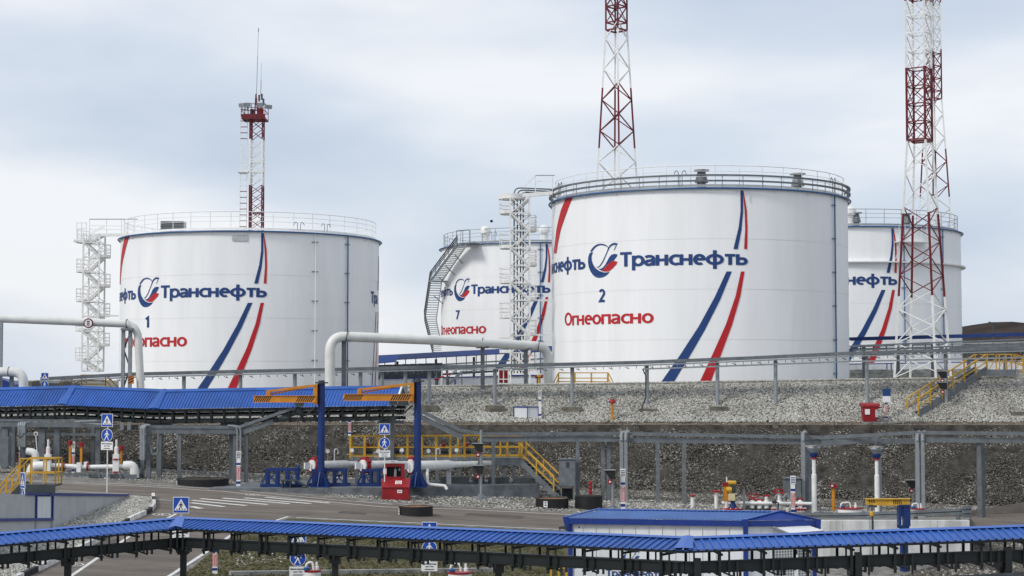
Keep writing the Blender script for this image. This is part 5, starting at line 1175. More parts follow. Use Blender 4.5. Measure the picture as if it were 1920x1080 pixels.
c = Vector((X(748), yf - .42, (z_(898) + z_(912)) / 2 + .035)); uy = Vector((0, .72, z_(898) - z_(912))).normalized(); ux = Vector((1, 0, 0))
panel(fc, 'label_plate', c, ux, uy, .4, .38, 'swhite', .01); 
for r0, m, o in ((.15, 'red', .004), (.115, 'swhite', .006)):
    b = MB(); b.poly(disc(c + ux.cross(uy) * o, ux, uy, r0, 20)); b.build('label_ring', m, fc)
b = MB(); b.add([c + ux.cross(uy) * .008 + ux * a + uy * d for a, d in ((-.12, .09), (-.09, .12), (.12, -.09), (.09, -.12))], [(0, 1, 2, 3)]); b.build('label_bar', 'red', fc)
panel(fc, 'name_label', (X(751), yf - .77, z_(920)), (1, 0, 0), (0, 0, 1), .3, .19, 'swhite', .01); flat_text('ПЕСОК', 'label_text', 'red', fc, (X(751), yf - .772, z_(920)), (1, 0, 0), (0, 0, 1), .2, .07, .004)
panel(fc, 'side_label', (X(721.5), yf - .0, z_(884)), (1, 0, 0), (0, 0, 1), .2, .34, 'swhite', .01)

# ================================================================ YELLOW RAILED PLATFORM
def railing(root, pts, hgt=1.15, m='yellow', rails=(.1, .6, 1.15), every=1.1, pw_=.08, rw=.07):
    for a, c_ in zip(pts, pts[1:]):
        a, c_ = Vector(a), Vector(c_); n = max(1, round((c_ - a).length / every))
        for k in range(n + 1): p = a.lerp(c_, k / n); rod('post', p, p + Vector((0, 0, hgt)), pw_, m, root)
        for r in rails: rod('rail', a + Vector((0, 0, r)), c_ + Vector((0, 0, r)), rw, m, root)
YP = 114.2
pf = thing('railed_platform', P(830, 925, YP), 'long walkway with yellow railings and a stair at its right end, behind the launchers', 'walkway')
z1 = zat(856, YP); xa, xb = P(658, 856, YP).x, P(978, 856, YP).x; zb_ = zat(858, YP)
MB().box(xa, xb, YP - .5, YP + 1.2, zb_ - .28, zb_).build('deck', 'grey', pf); MB().box(xa - .02, xb, YP - .55, YP - .5, zb_ - .5, zb_ - .02).build('deck_edge', 'grey', pf)
railing(pf, [(xa, YP - .45, zb_), (xb, YP - .45, zb_)], 1.45, every=.95, rails=(.12, .7, 1.45), pw_=.14); railing(pf, [(xa, YP + 1.15, zb_), (xb, YP + 1.15, zb_)], 1.45, every=1.45, rails=(.12, .7, 1.45), pw_=.12); railing(pf, [(xa, YP - .45, zb_), (xa, YP + 1.15, zb_)], 1.45, every=1.6)
for px in (670, 706, 760, 820, 862, 905, 946, 964, 984): x = P(px, 860, YP).x; rod('leg', (x, YP - .3, h(x, YP) - .3), (x, YP - .3, zb_ - .2), .22, 'grey', pf)
for i, (px, m) in enumerate(((690, 'red'), (740, 'red'), (832, 'red'), (875, 'red'))):
    p = P(px, 838, YP + .4); MB().tube([p + Vector((-.3, 0, -.25)), p + Vector((.3, 0, -.25))], .2, 10).build('valve_motor', 'greyd', pf); MB().lathe(p + Vector((0, 0, -.1)), [(0, 0), (.12, 0), (.12, .35), (0, .4)], 10).build('valve_head', m, pf)
s0, s1 = P(972, 862, YP - .45), Vector((P(1043, 926, YP - 2.6).x, YP - 2.6, h(P(1043, 926, YP).x, YP - 2.6) + .25))
for o in (0, .95):
    e = Vector((.5 * o, .8 * o, 0)); rod('stair_stringer', s0 + e, s1 + e, .08, 'grey', pf, hh=.34)
    a, c_ = s0 + e, s1 + e
    for r in (.55, 1.15): rod('handrail', a + Vector((0, 0, r)), a.lerp(c_, .93) + Vector((0, 0, r)), .07, 'yellow', pf)
    for k in (.02, .48, .93): p = a.lerp(c_, k); rod('rail_post', p, p + Vector((0, 0, 1.2)), .09, 'yellow', pf)
for k in range(11): p = s0.lerp(s1, (k + .5) / 11); rod('stair_tread', p + Vector((0, 0, .05)), p + Vector((.5, .8, .05)) * 1, .3, 'grey', pf, hh=.05) if False else rod('stair_tread', p + Vector((0, 0, .05)), p + Vector((.48, .76, .05)), .3, 'grey', pf, hh=.05)
q = s1; tag(MB().box(q.x - .9, q.x + .7, q.y - .7, q.y + .4, q.z - .5, q.z - .05).build('landing_block', 'slab'), 'grey concrete block at the foot of the yellow stair', 'block')
# control cabinet
gc = P(1065, 930, 112); g0 = h(gc.x, 112); cb = thing('control_cabinet', (gc.x, 112, g0), 'tall grey control cabinet on thin legs right of the yellow stair', 'cabinet')
a, c_ = P(1048, 912, 112), P(1079, 861, 112); MB().box(a.x, c_.x, 111.6, 112.4, a.z, c_.z).build('cabinet_body', 'grey', cb); MB().box(a.x - .05, c_.x + .05, 111.5, 112.5, c_.z, c_.z + .05).build('cabinet_lid', 'grey', cb)
MB().box(a.x + .05, c_.x - .05, 111.57, 111.6, a.z + .05, c_.z - .05).build('door', 'grey', cb); MB().box(P(1061, 875, 112).x, P(1067, 875, 112).x, 111.55, 111.57, zat(876, 112), zat(866, 112)).build('vent_grille', 'greyd', cb)
for x in (a.x + .15, c_.x - .15):
    for y in (111.7, 112.3): rod('leg', (x, y, g0), (x, y, a.z), .08, 'grey', cb)
MB().box(a.x + .2, c_.x - .1, 112.2, 112.9, g0, a.z - .15).build('cable_box', 'black', cb)
# black rings
def ring(label, px, ytop, ybot, wpx, m='black', top='rust', plate=None, fill=True):
    g = G(px, ybot - 2); s = g.y / F; r = wpx / 2 * s; hgt = (ybot - ytop) * s - .02; c = Vector((g.x, g.y + r, g.z - .05))
    root = thing('manhole_ring', c, label, 'well ring', 'black painted concrete well rings')
    MB().lathe(c, [(r, 0), (r, hgt), (r - .1, hgt), (r - .1, hgt - .12)], 32).build('ring_wall', m, root)
    MB().lathe(c, [(r - .1, hgt - .03), (0, hgt + .02)], 32).build('ring_fill', top, root)
    if plate:
        a = math.radians(plate); e = Vector((math.sin(a), -math.cos(a), 0)); ux = Vector((math.cos(a), math.sin(a), 0)); p = c + e * (r + .01) + Vector((0, 0, hgt * .5))
        panel(root, 'number_plate', p + e * .02, ux, (0, 0, 1), .34, hgt * .72, 'greyd', .02); quad_on(root, 'plate_mark', p + e * .02, ux, (0, 0, 1), -.13, .13, -hgt * .28, hgt * .28, 'swhite', .004); quad_on(root, 'plate_line', p + e * .02, ux, (0, 0, 1), -.07, .07, -hgt * .15, -hgt * .02, 'black', .007); quad_on(root, 'plate_line', p + e * .02, ux, (0, 0, 1), -.07, .07, hgt * .08, hgt * .2, 'black', .007)
ring('low black well ring with a rusty top standing on the road', 778, 951, 971, 64, plate=-72)
ring('low black well ring with a white number plate below the yellow stair', 1036, 936, 956, 62, plate=-24)
ring('taller black well ring beside the red hydrant', 1105, 931, 958, 52, top='darkbase')
ring('long low black well ring at the road edge under the blue roof', 371, 900, 915, 98, top='darkbase', plate=-64)
g = P(1107, 935, 111.5); hy = thing('hydrant', (g.x, 111.5, h(g.x, 111.5)), 'slim red hydrant column behind the taller black ring', 'hydrant'); MB().lathe((g.x, 111.5, h(g.x, 111.5)), [(.1, 0), (.1, zat(904, 111.5) - h(g.x, 111.5)), (.06, zat(902, 111.5) - h(g.x, 111.5)), (0, zat(901, 111.5) - h(g.x, 111.5))], 10).build('column', 'red', hy)
for y in (909, 917, 924): MB().lathe((g.x, 111.5, zat(y, 111.5)), [(.1, 0), (.15, .03), (.15, .09), (.1, .12)], 10).build('flange', 'red', hy)
def alarm_post(label, px, ytop, ybase, hoods, Y=None, base=True):
    g = G(px, ybase); Y = Y or g.y; x = P(px, ybase, Y).x; z0 = h(x, Y); root = thing('alarm_post', (x, Y, z0), label, 'alarm post', 'grey alarm posts with dark hoods')
    if base:
        MB().lathe((x, Y, z0), [(.45, 0), (.12, .35), (0, .36)], 4).build('foot', 'grey', root)
        rod('post', (x, Y, z0), (x, Y, zat(ytop, Y)), .17, 'greyl', root, kind='tube')
    for y in hoods:
        z = zat(y, Y); b = MB(); b.prism([(x - .55, Y - .12, z + .22), (x + .12, Y - .12, z + .22), (x + .12, Y - .12, z - .3), (x - .2, Y - .12, z - .3)], (0, -.45, 0)); b.build('hood', 'black', root)
        MB().box(x - .58, x + .15, Y - .62, Y - .08, z + .22, z + .26).build('hood_top', 'greyl', root)
        MB().box(x - .32, x - .05, Y - .4, Y - .3, z - .62, z - .34).build('call_plate', 'red', root); MB().lathe((x - .18, Y - .41, z - .53), [(0, 0), (.07, 0), (.07, .1), (0, .1)], 8).build('call_button', 'swhite', root)
    return root
alarm_post('grey alarm post with two dark hoods in front of the yellow railing', 902, 806, 936, (838, 879))
alarm_post('grey alarm post with one dark hood beside the black lined marker post', 1149, 880, 957, (888,))
alarm_post('grey alarm post with one dark hood beside the right twin posts', 1712, 898, 958, (906,))
ap = alarm_post('alarm boxes with dark hoods on the bund post before the yellow stair', 1770, 700, 770, (702, 723), Y=131.6, base=False)

# ================================================================ LEFT PIPE SKID AND RACK
YL = 113.0
sk = thing('pipe_skid', P(150, 905, YL), 'grey skid with white piping and red flanged valves under the left blue roof', 'pipe skid')
zk = lambda y, Y=YL: zat(y, Y)
xk = lambda px, Y=YL: P(px, 880, Y).x
MB().box(xk(28), xk(258), YL - .3, YL + 1.6, h(xk(150), YL) - .6, zk(889)).build('skid_base', 'grey', sk)
MB().box(xk(28), xk(165), YL - .36, YL - .3, zk(905), zk(890)).build('skid_panel', 'grey', sk)
for x0 in (166, 206):
    for dx in (0, 20): rod('step_frame', (xk(x0 + dx), YL - .4, zk(886)), (xk(x0 + 10 + dx), YL - .9, zk(905)), .08, 'grey', sk)
    for k in range(3): rod('step', (xk(x0 + 3 + k * 3), YL - .5 - k * .15, zk(890 + k * 5)), (xk(x0 + 23 + k * 3), YL - .5 - k * .15, zk(890 + k * 5)), .16, 'greyd', sk, hh=.04)
MB().tube(fillet([P(57, 905, YL), P(58, 871, YL), P(112, 873, YL), P(160, 876, YL), P(210, 875, YL), P(252, 873, YL), P(253, 898, YL)], .75), .15, 14).build('main_pipe', 'white', sk)
MB().tube(fillet([P(232, 873, YL - .02), P(251, 872, YL), P(252.5, 896, YL)], .7), .3, 14).build('end_elbow', 'white', sk)
MB().tube(fillet([P(57, 892, YL + .1), P(60, 874, YL), P(84, 873, YL)], .6), .3, 14).build('end_elbow', 'white', sk)
MB().tube(fillet([P(50, 846, YL + .9), P(66, 848, YL + .9), P(68, 880, YL + .9)], .5), .25, 12).build('riser_pipe', 'white', sk)
MB().tube([P(252.5, 893, YL), P(252.5, 906, YL)], .28, 14).build('pipe_sleeve', 'black', sk)
for px in (90, 218):
    p = P(px, 873, YL - .1)
    for z in (-.42, .42): MB().tube([p + Vector((0, 0, z - .05)), p + Vector((0, 0, z + .05))], .27, 16).build('flange', 'red', sk)
    MB().box(p.x - .2, p.x + .2, p.y - .2, p.y + .2, p.z - .5, p.z + .75).build('valve_body', 'white', sk)
    MB().lathe(p + Vector((0, 0, .75)), [(.14, 0), (.14, .45), (.07, .5), (.07, .95), (0, .97)], 10).build('valve_stem', 'white', sk); MB().tube([p + Vector((-.25, 0, .95)), p + Vector((.25, 0, .95))], .05, 6).build('hand_lever', 'red', sk)
for px in (120, 165): p = P(px, 875, YL); MB().tube([p + Vector((-.05, 0, 0)), p + Vector((.05, 0, 0))], .28, 16).build('flange', 'red', sk)
for px, y0 in ((131, 835), (152, 838), (227, 845)):
    p = P(px, 875, YL + .5); rod('gauge_post', p, Vector((p.x, p.y, zk(y0))), .14, 'orange', sk); MB().lathe((p.x, p.y, zk(y0)), [(0, 0), (.17, 0), (.17, .28), (0, .3)], 12).build('gauge_head', 'red', sk)
MB().box(xk(145), xk(153), YL - .25, YL + .1, zk(885), zk(867)).build('instrument_box', 'swhite', sk); MB().box(xk(157), xk(164), YL, YL + .3, zk(878), zk(866)).build('instrument_box', 'swhite', sk)
MB().tube([P(x, 822 + 0, YL + .4) + Vector((.12 * math.sin(k * PI / 5), 0, .3 + .12 * math.cos(k * PI / 5))) for x in (67,) for k in range(-4, 6)] + [P(70, 850, YL + .4)], .03, 6).build('swan_neck', 'white', sk)
lr = thing('pipe_rack', P(110, 905, 116), 'grey steel rack of columns and beams under the left blue roof', 'pipe rack')
for px, Yp, wd in ((43, 114.4, .34), (79, 116, .42), (107, 116, .4), (139, 118, .2), (174, 117.5, .24), (184, 116.5, .3), (10, 116, .4), (25, 117.5, .25)):
    x = P(px, 850, Yp).x; rod('column', (x, Yp, h(x, Yp)), (x, Yp, zat(795, Yp)), wd, 'grey', lr)
for y, Yp, hh_ in ((796, 115.8, .3), (788, 116.4, .16), (814, 117.6, .2)):
    rod('beam', P(-10, y, Yp), P(190, y + 1, Yp - .4), .2, 'grey', lr, hh=hh_)
for k in range(4): p = P(35 + k * 3.6, 793, 114); MB().tube(fillet([P(35 + k * 3.6, 838, 114), p, p + Vector((.1, .9, 0))], .25), .075, 6).build('conduit', 'greyl', lr)
MB().tube(fillet([P(31, 800, 113.8), P(30, 815, 113.8), P(40, 822, 113.8), P(46, 812, 113.8)], .2), .03, 5).build('loose_cable', 'cable', lr)
for (x0, y0, x1, y1) in ((140, 790, 178, 768), (152, 792, 186, 775)): rod('ladder_side', P(x0, y0, 115), P(x1 + 4, y1 + 20, 114.6), .1, 'greyl', lr)
tag(MB().box(P(-20, 870, 113).x, P(17, 870, 113).x, 112.7, 113.5, zat(874, 113), zat(820, 113)).build('control_cabinet', 'grey'), 'grey steel cabinet at the left edge under the blue roof', 'cabinet')
l3 = thing('cable_rack', G(262, 905), 'grey twin conduits and post left of the longer cable rack', 'cable rack')
p = P(268, 800, 113.4); rod('post', (p.x + .4, 113.4, h(p.x, 113.4)), (p.x + .4, 113.4, p.z), .28, 'grey', l3)
for k in range(3): MB().tube(fillet([P(264 + k * 3, 862, 113), P(264 + k * 3, 799, 113), P(275 + k * 3, 797, 113.3)], .25), .08, 6).build('conduit', 'greyl', l3)
MB().tube(fillet([P(283, 835, 113), P(285, 852, 113), P(296, 852, 113), P(297, 812, 113)], .25), .07, 6).build('conduit', 'grey', l3)
# rear rack posts on slope at left and mid
for i, (px, y0) in enumerate(((302, 808), (735, 770))):
    pass

# ================================================================ LEFT LOW BUILDING WALL, STAIR
W0, W1 = G(-60, 1053), G(243, 930.5)
lwall = thing('retaining_wall', W0.lerp(W1, .5), 'grey panel retaining wall with blue edging and a pale door at the left', 'wall')
d = (W1 - W0); Lw = Vector((d.x, d.y)).length; du = Vector((d.x, d.y, 0)).normalized(); nn = Vector((du.y, -du.x, 0))
def wall_at(px):   # point of the wall line seen in column px
    t = (px - 960) / F; s = (t * W0.y - W0.x) / (du.x - t * du.y); p = W0 + du * s; p.z = lerp(W0.z, W1.z, s / Lw); return p
def wz(py, p): return zat(py, p.y)
cols = [-60, -10, 20, 45, 70] + [104 + i * 139 / 9 for i in range(10)]
for a_, c_ in zip(cols, cols[1:]):
    if a_ == 70: continue
    p, q = wall_at(a_), wall_at(c_ - .15); t0 = lambda x: pw(x, [(0, 927), (60, 926.5), (243, 929)])
    b = MB(); b.prism([p, q, Vector((q.x, q.y, wz(t0(c_), q))), Vector((p.x, p.y, wz(t0(a_), p)))], -nn * .15); b.build('wall_panel', 'panelg', lwall)
p, q = wall_at(74), wall_at(100)
b = MB(); b.prism([Vector((p.x, p.y, wz(973, p))) , Vector((q.x, q.y, wz(973, q))), Vector((q.x, q.y, wz(931, q))), Vector((p.x, p.y, wz(931, p)))], -nn * .1); b.build('door', 'panelw', lwall)
b = MB(); b.prism([p, q, Vector((q.x, q.y, wz(974, q))), Vector((p.x, p.y, wz(974, p)))], -nn * .12); b.build('wall_panel', 'panelg', lwall)
for (x0, y0, x1, y1, wd) in ((52, 926, 243, 928.5, .13), (-20, 975, 103, 973.5, .13), (71.5, 927, 71.5, 974, .13), (102, 927, 102, 974, .13)):
    p, q = wall_at(x0), wall_at(x1); rod('edge_trim', Vector((p.x, p.y, wz(y0, p))) + nn * .04, Vector((q.x, q.y, wz(y1, q))) + nn * .04, .08, 'trim', lwall, hh=wd)
b = MB(); pts = [Vector((wall_at(x).x, wall_at(x).y, wz(928, wall_at(x)))) - nn * .16 for x in (-60, 60, 150, 243)] + [G(240, 926), G(110, 921), G(-60, 921)]
b.poly(pts); b.build('fill_ground', 'yard', kind='structure')
# stair with yellow rails
YS = 84.0
ls_ = thing('railed_stair', P(80, 985, YS), 'grey steel stair landing with yellow railings before the left grey wall', 'stair')
a, c_ = P(50, 907, YS), P(109, 907, YS); zl = a.z
MB().box(a.x, c_.x, YS - .5, YS + .7, zl - .1, zl).build('landing', 'greyd', ls_); MB().box(a.x, c_.x, YS - .56, YS - .5, zat(925, YS), zl).build('landing_side', 'greyd', ls_)
railing(ls_, [(a.x - .2, YS - .5, zl), (c_.x, YS - .5, zl)], zat(859, YS) - zl, every=.62, rails=(.55, zat(859, YS) - zl), pw_=.06, rw=.055); railing(ls_, [(a.x, YS + .65, zl), (c_.x, YS + .65, zl), (c_.x, YS - .5, zl)], zat(859, YS) - zl, every=.7, rails=(.55, zat(859, YS) - zl), pw_=.06, rw=.055)
s0 = Vector((a.x, YS - .45, zl)); s1 = P(-30, 990, YS - .45)
for o in (0, 1.0):
    rod('stair_stringer', s0 + Vector((0, o, 0)), s1 + Vector((0, o, 0)), .07, 'greyd', ls_, hh=.34)
    hr = zat(859, YS) - zl
    for r in (.5, hr): rod('handrail', s0 + Vector((0, o, r)), s1 + Vector((0, o, r)), .06, 'yellow', ls_)
    for k in (.15, .45, .75): p = s0.lerp(s1, k) + Vector((0, o, 0)); rod('rail_post', p, p + Vector((0, 0, hr)), .06, 'yellow', ls_)
for k in range(10): p = s0.lerp(s1, (k + .5) / 10); rod('stair_tread', p, p + Vector((0, 1.0, 0)), .27, 'grey', ls_, hh=.04)
for x in (a.x + .15,): rod('leg', (x, YS + .2, h(x, YS)), (x, YS + .2, zl - .1), .1, 'grey', ls_)

# ================================================================ BLUE ROOFED BUILDING, RIGHT WALL
A, B_, C_ = P(1060, 971.5, 73.6), P(1396, 976.5, 72.0), P(1532, 975, 72.9)
R0, R1 = P(1126, 956.5, 75.4), P(1462, 961, 73.0); D_ = A + (C_ - B_)
bd = thing('pump_kiosk', (lerp(A.x, B_.x, .5), 73, h(lerp(A.x, B_.x, .5), 73)), 'white panel kiosk with a blue gabled roof and blue lettering, behind the near trestle', 'kiosk')
nrb = 42
def slope(p0, p1, q0, q1, name):
    b = MB(); vs = []
    for i in range(nrb * 4 + 1):
        t = i / (nrb * 4); hh_ = .03 if i % 4 in (2, 3) else 0; vs += [p0.lerp(p1, t) + Vector((0, 0, hh_)), q0.lerp(q1, t) + Vector((0, 0, hh_))]
    b.add(vs, [(2 * i, 2 * i + 1, 2 * i + 3, 2 * i + 2) for i in range(nrb * 4)]); b.build(name, 'kroof', bd)
slope(A, B_, R0, R1, 'roof_slope'); slope(D_, C_, R0, R1, 'roof_slope')
rod('ridge_cap', R0 + Vector((0, 0, .05)), R1 + Vector((0, 0, .05)), .25, 'bluel', bd, hh=.03)
fd = Vector((0, 0, -.24))
for p, q in ((A, B_), (B_, C_)):
    b = MB(); e = Vector((0, -.03, 0)); b.prism([p + e, q + e, q + e + fd, p + e + fd], (0, .03, 0)); b.build('fascia', 'trim', bd)
b = MB(); b.prism([B_ + Vector((0, -.04, .02)), C_ + Vector((0, -.04, .02)), R1 + Vector((0, -.04, .06)), ], (0, .03, 0)); b.build('gable_panel', 'trim', bd)
rod('verge_trim', B_ + Vector((0, -.06, .05)), R1 + Vector((0, -.06, .08)), .1, 'bluel', bd, hh=.05); rod('verge_trim', C_ + Vector((0, -.06, .03)), R1 + Vector((0, -.06, .08)), .1, 'trim', bd, hh=.05); rod('verge_trim', A + Vector((0, -.03, .05)), R0 + Vector((0, -.03, .08)), .1, 'bluel', bd, hh=.05)
for p, sx in ((A, -1), (B_, 1), (C_, 1)): b = MB(); e = Vector((0, -.08, 0)); b.prism([p + e + Vector((-.12 * 1, 0, .07)), p + e + Vector((.16, 0, .03)), p + e + Vector((.13, 0, -.55)), p + e + Vector((0.02, 0, -.55))], (0, .1, 0)); b.build('gutter_end', 'trim', bd)
rod('gutter_spout', A + Vector((-.28, -.05, -.42)), A + Vector((.05, -.05, -.38)), .12, 'greyd', bd)
gz = h(0, 70) - .8
def wall_run(p, q, n, nm, m='panelw', skip=()):
    for i in range(n):
        if i in skip: continue
        a_, c_ = p.lerp(q, i / n), p.lerp(q, (i + 1) / n - .004); b = MB(); b.prism([a_ + fd, c_ + fd, Vector((c_.x, c_.y, gz)), Vector((a_.x, a_.y, gz))], (0, .12, 0)); b.build(nm, m, bd)
f0, f1 = A + Vector((.22, .12, 0)), B_ + Vector((-.02, .12, 0)); wall_run(f0, f1, 13, 'wall_panel')
g0_, g1_ = B_ + Vector((.16, .12, 0)), C_ + Vector((-.15, .12, 0)); wall_run(g0_, g1_, 5, 'wall_panel', 'panelw')
for p in (f0, B_ + Vector((.06, .12, 0)), C_ + Vector((-.12, .12, 0))): MB().box(p.x - .09, p.x + .09, p.y - .1, p.y + .1, gz, p.z - .2).build('corner_post', 'trim', bd)
# lettering and emblem on the long wall
wu = (f1 - f0).normalized(); wo = lambda px, py: f0 + wu * ((P(px, 0, 72.8).x - f0.x) / wu.x); fw = Vector((0, 0, 1))
def on_wall(px, py): p = wo(px, py); return Vector((p.x, p.y - .012, zat(py, p.y)))
flat_text('Транснефть', 'lettering', 'lblue', bd, on_wall(1187, 1075), wu, fw, on_wall(1241, 1075).x - on_wall(1133, 1075).x, .3, .004)
lx0 = min(p[0] for q, _ in LOGO for p in q); lz0 = min(p[1] for q, _ in LOGO for p in q); lz1 = max(p[1] for q, _ in LOGO for p in q)
oo = on_wall(1166, 1060); kk = .62 / (lz1 - lz0)
for poly, m in LOGO: b = MB(); b.poly([oo + wu * ((p[0] - lx0) * 14.25 * kk) + fw * ((p[1] - lz0) * kk) + Vector((0, -.003, 0)) for p in poly]); b.build('logo_shape', m, bd)
for px, py in ((1086, 989), (1416, 995)):
    q = P(px, py, 72.3); b = MB(); b.prism(disc(q, (1, 0, 0), (0, 0, 1), .03, 8), (0, .4, 0)); b.build('wall_port', 'black', bd)
# barred door in the gable end
gu = (g1_ - g0_).normalized(); gp = lambda px, py: (lambda s_: Vector(((g0_ + gu * s_).x, (g0_ + gu * s_).y - .03, zat(py, 72.5))))((P(px, 0, 72.5).x - g0_.x) / gu.x)
for px in (1440, 1522): rod('door_frame', gp(px, 1022), gp(px, 1085), .06, 'white', bd)
rod('door_frame', gp(1440, 1022), gp(1522, 1022), .06, 'white', bd)
b = MB(); p, q = gp(1440, 1085), gp(1522, 1022); b.add([Vector((p.x, p.y + .02, p.z)), Vector((q.x, q.y + .02, p.z)), Vector((q.x, q.y + .02, q.z)), Vector((p.x, p.y + .02, q.z))], [(0, 1, 2, 3)]); b.build('doorway', 'greyl', bd)
for k in range(1, 15):
    px = lerp(1440, 1522, k / 15)
    if 1481 < px < 1489: continue
    rod('door_bar', gp(px, 1023), gp(px, 1084), .022, 'white', bd)
for k in range(1, 12): y = lerp(1022, 1085, k / 12); rod('door_bar', gp(1440, y), gp(1481, y), .022, 'white', bd); rod('door_bar', gp(1489, y), gp(1522, y), .022, 'white', bd)
rod('door_stile', gp(1485, 1023), gp(1485, 1084), .17, 'panelw', bd, hh=.04); rod('lock_box', gp(1485, 1040) + Vector((0, -.03, 0)), gp(1485, 1032) + Vector((0, -.03, 0)), .1, 'black', bd, hh=.04)
p0, p1 = gp(1444, 988), gp(1508, 986); b = MB(); b.prism([p0, p1, p1 + Vector((.5, -1.0, -.14)), p0 + Vector((.5, -1.0, -.16))], (0, 0, -.04)); b.build('door_canopy', 'swhite', bd)
rod('canopy_edge', p0 + Vector((.5, -1.01, -.19)), p1 + Vector((.5, -1.01, -.17)), .05, 'rust', bd); rod('canopy_arm', p0 + Vector((-.15, -.02, .05)), p0 + Vector((.5, -1.0, -.2)), .04, 'greyl', bd)
# right retaining wall with its fill
YW = 86.0; rw_ = thing('retaining_wall', P(1675, 1062, YW), 'weathered white concrete retaining wall right of the blue roofed kiosk', 'wall')
xs = [1522, 1580, 1638, 1697, 1758, 1818]
for a_, c_ in zip(xs, xs[1:]):
    p, q = P(a_ + .3, 976, YW), P(c_ - .3, 976, YW); MB().box(p.x, q.x, YW, YW + .35, h(p.x, YW) - .4, p.z).build('wall_panel', 'whited', rw_)
b = MB(); b.poly([P(1515, 977, YW + .3), P(1818, 977, YW + .3), G(1818, 968), G(1700, 969), G(1480, 966)]); b.build('upper_fill', 'yard', kind='structure')
gr = thing('guard_rail', P(1700, 975, 95), 'grey steel guard rail above the white retaining wall', 'guard rail')
gp_ = [P(1442, 968, 98), P(1600, 967, 95), P(1715, 963, 93), P(1800, 959, 92), P(1822, 959, 92)]
for a_, c_ in zip(gp_, gp_[1:]):
    for dz in (-.1, .1): rod('rail_beam', a_ + Vector((0, 0, dz)), c_ + Vector((0, 0, dz)), .06, 'grey', gr, hh=.15)
    rod('rail_web', a_ + Vector((0, .04, 0)), c_ + Vector((0, .04, 0)), .03, 'greyd', gr, hh=.1)
for px, Yg in ((1530, 96.5), (1622, 94.7), (1718, 93), (1798, 92)): p = P(px, 965, Yg); rod('rail_post', (p.x, Yg + .12, p.z - .9), (p.x, Yg + .12, p.z + .15), .2, 'grey', gr)
for dz in (-.22, 0, .22): rod('end_piece', P(1804, 960, 91.9) + Vector((0, 0, dz)), P(1822, 959, 91.9) + Vector((0, 0, dz)), .1, 'grey', gr, hh=.16)
yj = thing('jib_crane', (P(1691, 700, 82).x, 82, h(18.7, 82)), 'yellow beam crane on a blue column before the white retaining wall', 'crane')
x = P(1691, 700, 82).x; zz = lambda y: zat(y, 82); bx = lambda px: P(px, 700, 82).x
MB().lathe((x, 82, h(x, 82)), [(.2, 0), (.2, zz(985) - h(x, 82))], 14).build('column', 'blued', yj)
MB().box(bx(1680), bx(1702), 81.75, 82.3, zz(949), zz(946)).build('head_plate', 'blued', yj)
MB().box(bx(1680), bx(1685), 81.8, 82.2, zz(988), zz(949)).build('slew_frame', 'blued', yj); MB().box(bx(1690), bx(1702), 81.8, 82.2, zz(986), zz(949)).build('slew_frame', 'blued', yj); MB().box(bx(1680), bx(1700), 81.82, 82.18, zz(990), zz(985)).build('slew_frame', 'blued', yj); MB().box(bx(1685), bx(1690), 81.85, 82.15, zz(968), zz(949)).build('slew_frame', 'blued', yj)
MB().box(bx(1621), bx(1702), 81.9, 82.1, zz(946), zz(936)).build('jib_beam', 'yellow', yj); MB().box(bx(1620), bx(1703), 81.82, 82.18, zz(936), zz(934.5)).build('beam_flange', 'yellow', yj); MB().box(bx(1634), bx(1702), 81.82, 82.18, zz(947.5), zz(946)).build('beam_flange', 'yellow', yj)
for k in range(3):
    xx = bx(1627 + k * 4); b = MB(); b.add([(xx, 81.896, zz(943)), (xx + .05, 81.896, zz(943)), (xx + .0, 81.896, zz(937)), (xx - .05, 81.896, zz(937))], [(0, 1, 2, 3)]); b.build('hazard_stripe', 'black', yj)
for k in range(5):
    xx = bx(1672 + k * 3.4); b = MB(); b.add([(xx, 81.896, zz(945)), (xx + .04, 81.896, zz(945)), (xx - .0, 81.896, zz(937)), (xx - .04, 81.896, zz(937))], [(0, 1, 2, 3)]); b.build('hazard_stripe', 'black', yj)
MB().box(bx(1628), bx(1640), 81.8, 82.2, zz(951), zz(947)).build('trolley', 'greyd', yj); rod('hoist_chain', (bx(1632), 82, zz(950)), (bx(1632), 82, zz(960)), .05, 'greyd', yj); MB().lathe((bx(1632), 82, zz(969)), [(0, 0), (.1, .04), (.13, .15), (.08, .26), (0, .28)], 10).build('hook_block', 'yellow', yj)
for dx, ye in ((0, 1078), (1.5, 1078), (-4, 1045)): rod('hoist_chain', (bx(1632 + dx), 82, zz(968)), (bx(1632 + dx), 82, zz(ye)), .05 if dx >= 0 else .02, 'greyd', yj)

# ================================================================ RIGHT PIPEWORK
def vent_post(label, px, ytop, ybase):
    g = G(px, ybase); s = g.y / F; z0 = g.z; zt = zat(ytop, g.y); root = thing('vent_post', g, label, 'vent', 'white vent posts with grey heads')
    MB().lathe(g, [(.16, 0), (.16, (zt - z0) * .58), (.12, (zt - z0) * .59), (.12, (zt - z0) * .8)], 12).build('pipe', 'white', root)
    z2 = z0 + (zt - z0) * .8; MB().lathe((g.x, g.y, z2), [(.2, 0), (.2, .1), (.0, .1)], 12).build('flange', 'red', root); MB().lathe((g.x, g.y, z2 + .1), [(.17, 0), (.26, .12), (.26, .3), (.0, .3)], 12).build('collar', 'blued', root)
    MB().lathe((g.x, g.y, z2 + .35), [(.2, 0), (.45, .35), (.4, .5), (0, .5)], 10).build('vent_body', 'greyl', root); MB().lathe((g.x, g.y, zt - .12), [(0, 0), (.55, 0), (.55, .09), (0, .12)], 4).build('cap', 'concrete', root)
vent_post('white vent post with grey head left of the tall twin grey posts', 1527, 834, 967); vent_post('white vent post with grey head above the yellow beam crane', 1645, 836, 968)
